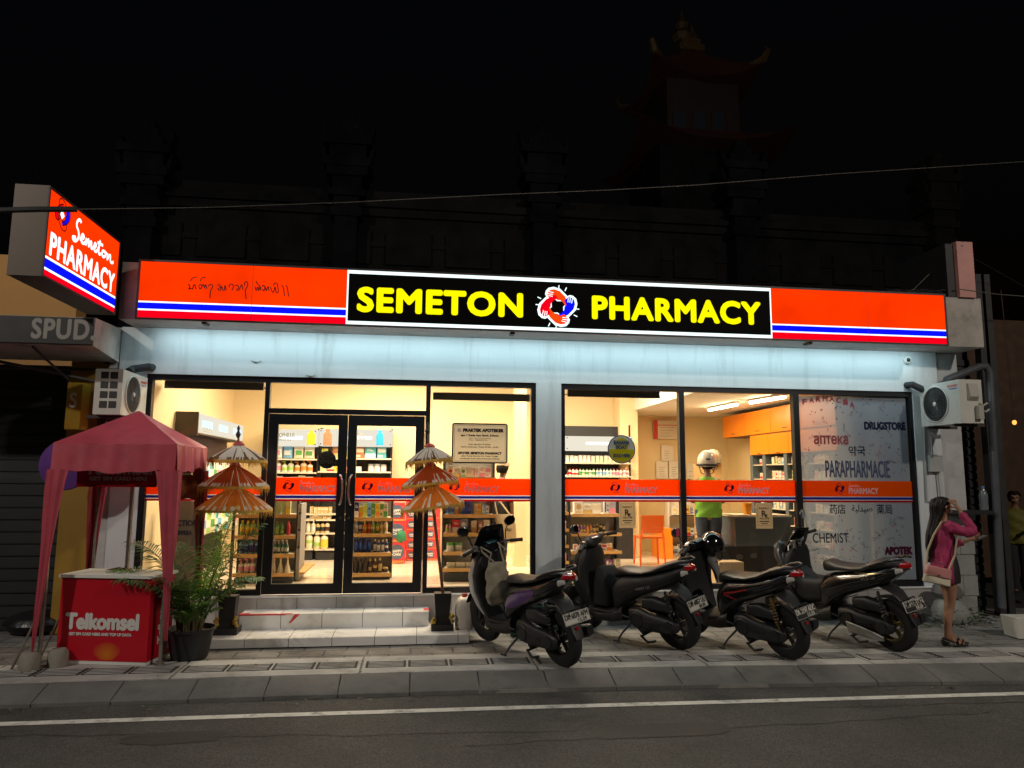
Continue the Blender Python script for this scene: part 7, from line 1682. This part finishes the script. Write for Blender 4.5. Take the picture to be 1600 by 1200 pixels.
# canvas bag hung from the purple scooter
def on(t, p):
    return Matrix.LocRotScale(t.location, t.rotation_euler, t.scale) @ Vector(p)
CANV = mat('canvas', (.30, .265, .19), .8, var=.12, vscale=6, bump=.5, bscale=120)
a = on(sc1, (.985, .14, 1.04)); bb = on(sc1, (.96, -.06, 1.05)); c0 = on(sc1, (.955, .06, .68))
t = thing('canvas_bag', 'beige canvas tote bag hanging from the bars of the purple scooter', 'bag', tuple(c0-Vector((0, 0, .22))))
ux = Vector((.90, .42, 0)).normalized(); vy = Vector((-ux.y, ux.x, 0)); b = B()
secs = []
for u, w_, d_ in ((0, .085, .035), (.05, .115, .065), (.2, .140, .085), (.45, .145, .080), (.7, .128, .055), (.9, .115, .035), (1, .110, .018)):
    secs.append((c0+Vector((0, 0, -.22+.44*u))+ux*(.012*math.sin(u*5))-vy*.10, ux*w_, vy*d_))
b.loft(secs, 26, 2.5); bmesh.ops.subdivide_edges(b.bm, edges=b.bm.edges[:], cuts=2, use_grid_fill=True)
for v_ in b.bm.verts: v_.co += vy*(.014*math.sin(v_.co.x*36+v_.co.z*15)+.007*math.sin(v_.co.z*46-v_.co.x*20))+ux*(.010*math.sin(v_.co.z*24+1)+.004*math.sin(v_.co.z*70))
b.obj('bag_body', CANV, t, True)
b = B(); tp = c0+Vector((0, 0, .215))-vy*.10
b.tube([tp-ux*.10+vy*.02, tp-ux*.08+Vector((0, 0, .10)), a+Vector((0, 0, .015)), a-vy*.03+Vector((0, 0, -.03)), tp-ux*.05-vy*.02], .009, 6)
b.tube([tp+ux*.10+vy*.02, tp+ux*.11+Vector((0, 0, .12)), bb+Vector((0, 0, .015)), bb-vy*.03, tp+ux*.06-vy*.02], .009, 6); b.obj('strap', CANV, t, True)
# helmets
def helmet(label, c, r, m, yaw, visor=None, tilt=0, group=None, name='helmet'):
    t = thing(name, label, 'helmet', tuple(c), rad(yaw), group); t.rotation_euler = (rad(tilt), 0, rad(yaw))
    b = B(); rings = []
    for j in range(13):
        th = -.62+(math.pi/2+.62)*j/12; rr = max(.01, math.cos(th)); rings.append([(r[0]*rr*math.cos(2*math.pi*k/28), r[1]*rr*math.sin(2*math.pi*k/28), r[2]*math.sin(th)) for k in range(28)])
    b.rings(rings); b.obj('shell', m, t)
    b = B(); b.lathe([(r[0]*.83, -r[2]*.60), (r[0]*.85, -r[2]*.56), (r[0]*.82, -r[2]*.53)], 28, caps=False); b.obj('rim_trim', MATTE, t)
    if visor:
        b = B(); R_ = []
        for j in range(6):
            th = -.35+.75*j/5; R_.append([(r[0]*1.03*math.cos(th)*math.cos(a), r[1]*1.03*math.cos(th)*math.sin(a), r[2]*1.03*math.sin(th)) for a in [-1.2+2.4*i/14 for i in range(15)]])
        b.rings(R_, caps=False, closed=False); b.obj('visor', visor, t)
    b = B(); b.tube([(.02, r[1]*.8, -r[2]*.5), (.02, r[1]*.6, -r[2]*1.15), (.02, 0, -r[2]*1.3), (.02, -r[1]*.6, -r[2]*1.1), (.02, -r[1]*.8, -r[2]*.5)], .007, 6); b.obj('chin_strap', MATTE, t)
    return t
hp = on(sc3, (1.0, -.12, 1.20)); pc_ = at(1113, 851, hp.y)
helmet('glossy black helmet hanging over the mirror of the scooter with the red chevron', Vector((pc_.x, hp.y, pc_.z)), (.150, .135, .150), mat('black_helmet', (.005, .005, .006), .08, coat=.6), -130, SMOKE, 10)
b = B(); c1 = Vector((pc_.x, hp.y, pc_.z)); b.tube([c1+Vector((-.03, 0, -.10)), c1+Vector((.0, 0, -.20)), c1+Vector((.04, .02, -.30)), c1+Vector((.06, .02, -.42))], [.05, .055, .045, .03], 10)
for v_ in b.bm.verts: v_.co += Vector((.012*math.sin(v_.co.z*60), .01*math.sin(v_.co.z*47), 0))
solo(b, 'plastic_bag', mat('grey_clear_bag', (.22, .21, .20), .35), 'twisted grey plastic bag hanging below the black helmet', 'plastic bag')
sb = on(sc2, (.90, .02, .42)); t = thing('shopping_bag', 'black cloth bag standing on the footboard of the matte black scooter', 'bag', tuple(sb))
b = B(); q1 = Vector((.74, .60, 0)).normalized(); q2 = Vector((-q1.y, q1.x, 0)); z0 = on(sc2, (.9, 0, .345)).z
b.loft([(Vector((sb.x, sb.y, z0+h)), q1*w_, q2*d_) for h, w_, d_ in ((0, .13, .11), (.02, .14, .12), (.25, .15, .11), (.40, .155, .06), (.43, .15, .03))], 20, 3.5)
b.obj('bag_body', mat('black_cloth', (.012, .012, .013), .8, bump=.4, bscale=40), t, True)
# ================================================================== people
SKIN = mat('skin_tan', (.36, .19, .12), .6, var=.12, vscale=10, bump=.15, bscale=60, spec=.3); SKIN2 = mat('skin_brown', (.24, .12, .07), .5); HAIR = mat('dark_hair', (.007, .005, .004), .6, spec=.2, bump=.6, bscale=90)
class Sk:
    def __init__(s): s.v = []; s.e = []
    def add(s, p, r, par=None, r2=None):
        s.v.append((tuple(p), r, r2 or r)); i = len(s.v)-1
        if par is not None: s.e.append((par, i))
        return i
    def chain(s, par, lst):
        for p, r in lst: par = s.add(p, r, par)
        return par
def hand(s, wrist, w_co, d, up, side, curl, L=.17):
    """palm and five bent fingers; d = pointing direction, up = back of hand, side = thumb side"""
    d, up, side = Vector(d).normalized(), Vector(up).normalized(), Vector(side).normalized(); W = Vector(w_co)
    p = s.add(W+d*L*.28, .021, wrist); p2 = s.add(W+d*L*.48, .022, p)
    for k, (o, l) in enumerate(((.020, .92), (.007, 1.0), (-.007, .95), (-.020, .78))):
        b0 = W+d*L*.52+side*o; c = curl; f1 = d*math.cos(c*.5)-up*math.sin(c*.5); f2 = d*math.cos(c*1.3)-up*math.sin(c*1.3); f3 = d*math.cos(c*2)-up*math.sin(c*2)
        q = s.add(b0+side*o*.2, .0085, p2); q = s.add(b0+side*o*.35+f1*L*.20*l, .0078, q); q = s.add(b0+side*o*.4+f1*L*.20*l+f2*L*.15*l, .007, q); s.add(b0+side*o*.4+f1*L*.20*l+f2*L*.15*l+f3*L*.11*l, .006, q)
    t0 = W+d*L*.22+side*.026; q = s.add(t0, .010, p); q = s.add(t0+(d*.6+side*.7)*L*.20, .009, q); s.add(t0+(d*.6+side*.7)*L*.20+(d*.9-up*.3)*L*.15, .007, q)
def torso(s, H, sh=.155, hip=.085, lean=0.0, build=1.0):
    """root pelvis, spine, neck, head; returns indices. x forward, y left"""
    k = H/1.62; P = lambda x, y, z: (x*k, y*k, z*k)
    pel = s.add(P(0, 0, .86), .105*k*build, None, .085*k*build); w_ = s.add(P(.01+lean*.15, 0, 1.0), .092*k*build, pel, .080*k*build); ch = s.add(P(lean*.3, 0, 1.16), .118*k*build, w_, .085*k*build)
    us = s.add(P(lean*.45, 0, 1.28), .095*k*build, ch, .07*k*build); nk = s.add(P(.01+lean*.55, 0, 1.37), .046*k, us); n2 = s.add(P(.022+lean*.6, 0, 1.42), .044*k, nk)
    h0 = s.add(P(.035+lean*.65, 0, 1.475), .072*k, n2, .066*k); h1 = s.add(P(.022+lean*.7, 0, 1.535), .080*k, h0, .074*k); h2 = s.add(P(.012+lean*.7, 0, 1.590), .055*k, h1, .05*k)
    s.add(P(.108+lean*.68, 0, 1.505), .011*k, h1)          # nose
    s.add(P(.088+lean*.66, 0, 1.445), .020*k, h0)          # chin
    for y in (-1, 1): s.add(P(.012+lean*.67, y*.083, 1.505), .013*k, h1)   # ears
    return pel, us, h1, k, P
def legs(s, pel, P, k, hip=.085, step=(.0, .0), toe=True):
    for y, dx in ((1, step[0]), (-1, step[1])):
        h = s.add(P(dx*.1, y*hip, .80), .088*k, pel); t1 = s.add(P(.015+dx*.35, y*hip*.95, .62), .070*k, h); kn = s.add(P(.02+dx*.6, y*hip*.85, .46), .050*k, t1); cf = s.add(P(-.012+dx*.8, y*hip*.83, .32), .051*k, kn)
        an = s.add(P(-.025+dx, y*hip*.8, .085), .031*k, cf); hl = s.add(P(-.04+dx, y*hip*.8, .040), .032*k, an); ba = s.add(P(.09+dx, y*hip*.85, .030), .030*k, an); s.add(P(.145+dx, y*hip*.9, .022), .020*k, ba)
def face(t, P, k, lean=0.0):
    b = B()
    for y in (-1, 1): b.ell(P(.093+lean*.67, y*.031, 1.520), (.008, .013, .008), 8, 6)
    b.obj('eyes', mat('eye_dark', (.03, .02, .018), .2), t)
    b = B(); b.loft([(P(.100+lean*.66, -.024, 1.462), (.004, 0, 0), (0, 0, .003)), (P(.106+lean*.66, 0, 1.463), (.006, 0, 0), (0, 0, .008)), (P(.100+lean*.66, .024, 1.462), (.004, 0, 0), (0, 0, .003))], 8, 2); b.obj('mouth', mat('lips', (.28, .08, .07), .4), t)
# --- woman on the pavement
WP = gz(1486, 1007, GZ)
t = thing('person', 'woman in a pink jacket and dark mini skirt holding a phone beside the frosted window', 'person', (WP.x, WP.y, GZ), rad(-16))
HS = 1.0
s = Sk(); pel, us, hd, k, P = torso(s, 1.60); legs(s, pel, P, k, .072, (.03, -.03))
# right arm (towards the road) raised to the head
a = s.chain(us, [((-.005, -.13, 1.285), .046), ((.10, -.185, 1.24), .040), ((.205, -.215, 1.22), .035), ((.17, -.17, 1.34), .030), ((.125, -.125, 1.47), .022)])
hand(s, a, (.125, -.125, 1.47), (-.45, .12, .85), (.3, -.9, .3), (-.8, .1, -.3), .7, .16)
# left arm forward with the phone
a = s.chain(us, [((-.005, .13, 1.285), .046), ((.045, .175, 1.15), .039), ((.095, .17, 1.035), .034), ((.19, .13, 1.07), .029), ((.275, .09, 1.12), .021)])
hand(s, a, (.275, .09, 1.12), (.95, -.15, .30), (.2, .7, -.6), (.1, .2, .9), .6, .16)
skin('body', s.v, s.e, SKIN, t, 0, 2)
face(t, P, k)
PINK = mat('pink_knit', (.36, .026, .105), .75, var=.12, vscale=10, bump=.5, bscale=60); SKIRT = mat('dark_skirt', (.016, .013, .016), .6, bump=.3, bscale=30)
b = B(); b.loft([((0, 0, .68*k), (.125, 0, 0), (0, .150, 0)), ((0, 0, .76*k), (.128, 0, 0), (0, .155, 0)), ((-.005, 0, .86*k), (.125, 0, 0), (0, .152, 0)), ((.0, 0, .97*k), (.102, 0, 0), (0, .125, 0)), ((.015, 0, 1.08*k), (.100, 0, 0), (0, .125, 0)), ((.02, 0, 1.22*k), (.098, 0, 0), (0, .12, 0))], 24, 2.3)
b.obj('dress', SKIRT, t)
b = B(); R_ = []   # open jacket: back and sides, wavy hem
for (z, rx, ry, cx_, op) in ((1.345, .06, .075, -.005, 1.2), (1.30, .105, .150, -.005, 1.4), (1.22, .120, .158, -.01, 1.6), (1.08, .120, .148, -.012, 1.9), (.95, .125, .152, -.014, 2.1), (.82, .132, .168, -.016, 2.2), (.74, .136, .172, -.018, 2.25), (.67, .134, .170, -.018, 2.3)):
    R_.append([(cx_+(rx+.006*math.sin(a*9+z*8))*math.cos(a), (ry+.006*math.sin(a*11+z*5))*math.sin(a), z*k+.012*math.sin(a*5)*(1 if z < .7 else 0)) for a in [op*.62+(2*math.pi-2*op*.62)*i/44 for i in range(45)]])
b.rings(R_, caps=False, closed=False); bmesh.ops.subdivide_edges(b.bm, edges=b.bm.edges[:], cuts=2, use_grid_fill=True)
for v_ in b.bm.verts:
    a_ = math.atan2(v_.co.y, v_.co.x); z_ = v_.co.z; f_ = .007*math.sin(a_*7+3*math.sin(z_*9))*max(0, 1.25-z_)*2+.005*math.sin(z_*34+a_*3)*math.exp(-((z_-1.0)/.12)**2)*2
    v_.co.x += f_*math.cos(a_); v_.co.y += f_*math.sin(a_)
j = b.obj('jacket', PINK, t); md = j.modifiers.new('thickness', 'SOLIDIFY'); md.thickness = .008
b = B(); b.tube([(-.01, -.115, 1.30), (.04, -.165, 1.27), (.11, -.192, 1.24), (.175, -.212, 1.225), (.21, -.215, 1.235), (.20, -.197, 1.29), (.165, -.165, 1.37), (.14, -.14, 1.43)], [.060, .060, .056, .054, .055, .050, .044, .037], 14)
b.tube([(-.01, .115, 1.30), (.02, .16, 1.24), (.045, .178, 1.15), (.085, .175, 1.055), (.11, .168, 1.04), (.17, .14, 1.07), (.235, .11, 1.10)], [.060, .058, .054, .050, .050, .044, .036], 14)
bmesh.ops.subdivide_edges(b.bm, edges=b.bm.edges[:], cuts=2, use_grid_fill=True)
for v_ in b.bm.verts: v_.co += Vector((.007*math.sin(v_.co.z*75+v_.co.y*30), .006*math.sin(v_.co.x*70+v_.co.z*55), .006*math.sin(v_.co.x*85+v_.co.z*20)))
b.obj('sleeves', PINK, j)
b = B(); b.loft([((.0, 0, 1.628*k), (.02, 0, 0), (0, .02, 0)), ((-.002, 0, 1.618*k), (.055, 0, 0), (0, .052, 0)), ((-.006, 0, 1.595*k), (.083, 0, 0), (0, .078, 0)), ((-.020, 0, 1.555*k), (.094, 0, 0), (0, .090, 0)), ((-.042, 0, 1.50*k), (.074, 0, 0), (0, .088, 0)), ((-.060, 0, 1.42*k), (.055, 0, 0), (0, .080, 0)), ((-.095, 0, 1.32*k), (.042, 0, 0), (0, .082, 0)), ((-.135, 0, 1.20*k), (.034, 0, 0), (0, .075, 0)), ((-.156, 0, 1.08*k), (.026, 0, 0), (0, .062, 0)), ((-.160, 0, .98*k), (.016, 0, 0), (0, .042, 0)), ((-.160, 0, .93*k), (.005, 0, 0), (0, .015, 0))], 30, 2.2)
for i, v_ in enumerate(b.bm.verts): v_.co += Vector((.004*math.sin(v_.co.y*140), .003*math.sin(v_.co.y*90+v_.co.z*9), 0))
b.obj('hair', HAIR, t); hr = [c for c in t.children if c.name.startswith('hair')][-1]
b = B(); rh = random.Random(8); prof_ = [(-.006, 1.60, .085, .080), (-.020, 1.555, .097, .093), (-.042, 1.50, .078, .092), (-.060, 1.42, .059, .084), (-.095, 1.32, .046, .086), (-.135, 1.20, .038, .080), (-.156, 1.08, .030, .067), (-.162, .97, .020, .048), (-.166, .89, .012, .03)]
for q_ in range(110):
    a = rh.uniform(1.7, 4.9); ph_ = rh.uniform(0, 6); n_ = rh.randint(6, 9)
    b.tube([((cx_+rx*math.cos(a)+.003*math.sin(ph_+i*1.3)), ry*math.sin(a)+.004*math.sin(ph_*2+i), z_*k) for i, (cx_, z_, rx, ry) in enumerate(prof_[:n_])], .0028, 4, False)
b.obj('hair_strands', mat('hair_strand', (.016, .011, .009), .4), hr)
SAN = mat('black_sandal', (.010, .010, .012), .35)
for y, dx in ((1, .03), (-1, -.03)):
    yy = y*.072*.83; b = B(); b.loft([((-.075+dx, yy, .055), (0, .030, 0), (0, 0, .008)), ((-.03+dx, yy, .048), (0, .033, 0), (0, 0, .007)), ((.06+dx, yy, .016), (0, .040, 0), (0, 0, .008)), ((.15+dx, yy, .012), (0, .036, 0), (0, 0, .008)), ((.175+dx, yy, .012), (0, .02, 0), (0, 0, .007))], 14, 3.5)
    b.hexa([(-.08+dx, yy-.026, 0), (-.03+dx, yy-.026, 0), (-.03+dx, yy+.026, 0), (-.08+dx, yy+.026, 0)], [(-.088+dx, yy-.03, .05), (-.02+dx, yy-.03, .046), (-.02+dx, yy+.03, .046), (-.088+dx, yy+.03, .05)])
    b.tube([(.06+dx, yy-.042, .016), (.065+dx, yy-.03, .055), (.07+dx, yy, .068), (.065+dx, yy+.03, .055), (.06+dx, yy+.042, .016)], .010, 8).tube([(.10+dx, yy-.040, .014), (.115+dx, yy-.02, .045), (.115+dx, yy+.02, .045), (.10+dx, yy+.040, .014)], .009, 8); b.obj('sandal', SAN, t)
def inw(p): return Matrix.LocRotScale(t.location, t.rotation_euler, t.scale) @ Vector(p)
wt = t
# phone in her left hand
ph = inw((.40, .065, 1.15)); t2 = thing('phone', 'dark smartphone in the hand of the woman in pink', 'phone', tuple(ph), rad(8)); t2.rotation_euler = (0, rad(-22), rad(0))
b = B(); b.box(-.075, .075, -.036, .036, -.004, .004); b.bevel(.003, 2); b.obj('case', mat('phone_case', (.08, .06, .05), .3), t2)
b = B(); b.box(-.070, .070, -.032, .032, .0043, .0048); b.obj('screen', mat('phone_screen', (.02, .02, .025), .06, coat=.5), t2)
# shoulder bag
bp = inw((-.19, -.24, .76)); t3 = thing('handbag', 'cream and pink shoulder bag hanging at the hip of the woman in pink', 'bag', tuple(bp), rad(-14)); t3.rotation_euler = (0, rad(11), rad(-20))
b = B(); b.loft([((0, 0, -.085), (.125, 0, 0), (0, .042, 0)), ((0, 0, -.075), (.132, 0, 0), (0, .050, 0)), ((0, 0, .03), (.125, 0, 0), (0, .044, 0)), ((0, 0, .08), (.118, 0, 0), (0, .028, 0))], 24, 5); b.obj('bag_body', mat('cream_leather', (.62, .56, .42), .45, var=.05), t3)
b = B(); b.loft([((0, -.0, .098), (.118, 0, 0), (0, .030, 0)), ((0, -.004, .085), (.126, 0, 0), (0, .044, 0)), ((0, -.010, .02), (.129, 0, 0), (0, .048, 0)), ((0, -.012, .0), (.128, 0, 0), (0, .046, 0))], 24, 5); fl = b.obj('flap', mat('pink_leather', (.50, .20, .19), .45, var=.05), t3)
b = B(); b.cyl((0, -.058, .018), (0, -.066, .018), .009, n=12); b.obj('clasp', ALLOY, fl)
b = B(); b.tube([(-.07, 0, .095), (-.05, 0, .14), (.05, 0, .14), (.07, 0, .095)], .006, 8); b.obj('handle', mat('plum_leather', (.10, .02, .05), .4), t3)
inv = Matrix.LocRotScale(t3.location, t3.rotation_euler, t3.scale).inverted()
b = B(); b.tube([inv @ inw(p) for p in ((-.29, -.20, .80), (-.23, -.13, 1.02), (-.15, -.13, 1.20), (-.06, -.125, 1.335), (.02, -.135, 1.345), (.06, -.175, 1.15), (.02, -.20, .98), (-.06, -.215, .82))], .011, 8); b.obj('strap', mat('tan_strap', (.42, .33, .20), .5), t3)
# --- man in green with a white helmet, seen from behind inside the shop
def clothed(label, loc, yaw, H, top_m, leg_m, skin_m, arms, hair=None, build=1.05, lean=0.0, hairz=None):
    t = thing('person', label, 'person', loc, rad(yaw)); s = Sk(); pel, us, hd, k, P = torso(s, H, build=build, lean=lean); legs(s, pel, P, k, .085)
    for arm, sgn in zip(arms, (1, -1)):
        a = s.chain(us, [(P(*p), r*k) for p, r in arm[:-1]]); hand(s, a, P(*arm[-2][0]), arm[-1], (0, 0, 1), (0, -sgn, 0), .5, .17*k)
    skin('body', s.v, s.e, skin_m, t, 0, 2); face(t, P, k, lean)
    b = B(); b.loft([(P(0, 0, .80), (.135*k, 0, 0), (0, .175*k, 0)), (P(0, 0, .90), (.135*k, 0, 0), (0, .18*k, 0)), (P(lean*.15, 0, 1.04), (.130*k, 0, 0), (0, .172*k, 0)), (P(lean*.3, 0, 1.18), (.128*k, 0, 0), (0, .185*k, 0)), (P(lean*.42, 0, 1.29), (.105*k, 0, 0), (0, .165*k, 0)), (P(lean*.5, 0, 1.35), (.055*k, 0, 0), (0, .07*k, 0))], 24, 2.4)
    for arm in arms:
        pts = [P(*p) for p, r in arm[:3]]; m_ = [(a+c)/2 for a, c in zip(pts[1], pts[2])]; b.tube([pts[0], pts[1], m_], [.070*k, .062*k, .06*k], 12)
    bmesh.ops.subdivide_edges(b.bm, edges=b.bm.edges[:], cuts=2, use_grid_fill=True)
    for v_ in b.bm.verts: v_.co += Vector((.011*math.sin(v_.co.z*38+v_.co.y*22), .006*math.sin(v_.co.z*55+v_.co.x*20), 0))
    b.obj('shirt', top_m, t)
    b = B()
    for y in (-1, 1): b.tube([P(0, y*.08, .90), P(.01, y*.088, .70), P(.02, y*.075, .46), P(-.02, y*.07, .08)], [.105*k, .092*k, .070*k, .06*k], 14)
    b.obj('trousers', leg_m, t)
    b = B()
    for y in (-1, 1): b.loft([(P(-.07, y*.07, .04), (0, .04, 0), (0, 0, .038)), (P(.06, y*.072, .035), (0, .045, 0), (0, 0, .034)), (P(.17, y*.075, .025), (0, .035, 0), (0, 0, .022))], 12, 3)
    b.obj('shoes', mat('dark_shoe', (.02, .02, .02), .5), t)
    if hair:
        b = B(); b.loft([(P(.0+lean*.7, 0, 1.622), (.05, 0, 0), (0, .05, 0)), (P(-.005+lean*.7, 0, 1.595), (.085, 0, 0), (0, .082, 0)), (P(-.012+lean*.7, 0, 1.55), (.096, 0, 0), (0, .092, 0)), (P(-.03+lean*.7, 0, 1.50), (.082, 0, 0), (0, .09, 0)), (P(-.04+lean*.68, 0, 1.45), (.05, 0, 0), (0, .07, 0))], 20, 2.3); b.obj('hair', hair, t)
    return t, P, k
ARM_F = lambda y: [((-.005, y*.16, 1.285), .050), ((.03, y*.215, 1.12), .042), ((.05, y*.21, 1.0), .036), ((.20, y*.13, 1.03), .028), (.95, -y*.2, .05)]
ARM_D = lambda y: [((-.005, y*.16, 1.285), .050), ((.0, y*.20, 1.10), .042), ((.01, y*.21, .98), .036), ((.06, y*.20, .78), .027), (.15, 0, -1)]
mp = at(1107, 800, 1.15); t, P, k = clothed('customer in a lime green shirt and white helmet seen from behind at the counter', (mp.x, 1.15, .006), 75, 1.70, mat('lime_shirt', (.17, .40, .035), .75, bump=.3, bscale=30), mat('blue_jeans', (.035, .05, .09), .8, var=.2, vscale=20), SKIN2, [ARM_F(1), ARM_F(-1)], HAIR, 1.1)
t['label'] = 'customer in a lime green shirt and white helmet seen from behind at the counter'
hl = Matrix.LocRotScale(t.location, t.rotation_euler, t.scale) @ Vector(P(.01, 0, 1.565))
helmet('white open face helmet worn by the customer in lime green', hl, (.150, .14, .155), mat('white_helmet', (.62, .58, .48), .25, coat=.3), 75)
p = at(1114, 716, 3.2); helmet('second pale helmet with an orange mark on the partition behind the customer in green', p, (.155, .15, .16), mat('pale_helmet', (.42, .44, .38), .3, coat=.2), -150, mat('amber_visor', (.35, .15, .04), .2))
x0, x1, z0, z1 = rect(1086, 722, 1129, 860, 3.2); b = B(); b.box(x0, x1-.12, 3.2, 3.25, .006, p.z-.10); b.box(x1-.118, x1, 3.195, 3.25, .006, p.z-.10); b.bevel(.008, 1); solo(b, 'partition', mat('tan_partition', (.55, .36, .16), .5), 'tan partition panel behind the customer in green', 'partition')
# --- customer with a cap and cream tote behind the notice plate
cp = at(780, 800, 1.55); t, P, k = clothed('customer in dark clothes and a tan cap, back turned, left of the cream column', (cp.x-.02, 1.55, .006), 60, 1.62, mat('black_top', (.014, .013, .013), .75), mat('dark_trousers', (.02, .02, .022), .8), SKIN2, [ARM_F(1), ARM_D(-1)], HAIR, 1.0, .25)
b = B(); hc = Vector(P(.25*.7, 0, 1.58)); b.loft([(hc+Vector((0, 0, -.03)), (.105, 0, 0), (0, .10, 0)), (hc+Vector((0, 0, .02)), (.10, 0, 0), (0, .095, 0)), (hc+Vector((0, 0, .06)), (.07, 0, 0), (0, .065, 0)), (hc+Vector((0, 0, .075)), (.02, 0, 0), (0, .02, 0))], 20, 2.2); b.loft([(hc+Vector((.09, 0, -.02)), (.05, 0, 0), (0, .08, 0)), (hc+Vector((.10, 0, -.028)), (.06, 0, 0), (0, .075, 0))], 14, 2.4); b.obj('cap', mat('tan_cap', (.42, .29, .17), .8, var=.15, vscale=20), t)
tb = at(790, 826, 1.30); t4 = thing('tote_bag', 'cream canvas tote bag on the shoulder of the customer with the cap', 'bag', tuple(tb))
b = B(); b.loft([((.02, 0, -.20), (.11, 0, 0), (0, .03, 0)), ((.02, 0, -.18), (.13, 0, 0), (0, .05, 0)), ((.0, 0, .05), (.14, 0, 0), (0, .055, 0)), ((-.03, 0, .20), (.13, 0, 0), (0, .02, 0))], 22, 3.4)
for v_ in b.bm.verts: v_.co += Vector((.008*math.sin(v_.co.z*30), .008*math.sin(v_.co.x*30), 0))
b.obj('bag_body', mat('cream_canvas', (.68, .52, .30), .8, var=.06), t4); b = B(); b.tube([(-.12, 0, .2), (-.16, .05, .38), (-.17, .14, .42)], .012, 8).tube([(.06, 0, .19), (-.06, .08, .36), (-.15, .14, .42)], .012, 8); b.obj('strap', mat('cream_canvas', (0, 0, 0)), t4)
q = B(); q.text('BALI', -.02, .07, -.03, .01, -.057, bold=.002); q.obj('lettering', PI_, t4)
# --- person with dark hair just right of the pillar
cp = at(880, 760, 2.55); clothed('person with short dark hair standing behind the shelves just right of the pillar', (cp.x, 2.75, .006), 200, 1.60, mat('peach_top', (.60, .30, .16), .7), mat('dark_trousers', (.02, .02, .022)), SKIN2, [ARM_D(1), ARM_D(-1)], HAIR, .95)
# --- person in yellow at the far right edge
cp = at(1592, 870, 1.6); t, P, k = clothed('seated looking person in a yellow vest in the dark at the right edge', (cp.x, 1.6, GZ), 235, 1.62, mat('yellow_vest', (.13, .12, .01), .7, var=.1), mat('dark_trousers', (.02, .02, .022)), SKIN2, [ARM_F(1), ARM_D(-1)], HAIR)
t['label'] = 'person in a yellow vest standing in the dark at the right edge'
helm = [o for o in COL.objects if o.get('label', '').startswith('white open face')][0]
b = B(); b.lathe([(.151, -.075), (.154, -.05), (.152, -.045)], 28, caps=False); b.obj('lower_band', MATTE, helm)
b = B(); b.box(-.152, -.140, -.03, .03, .01, .035); b.obj('rear_emblem', mat('helmet_emblem', (.12, .11, .10), .4), helm)
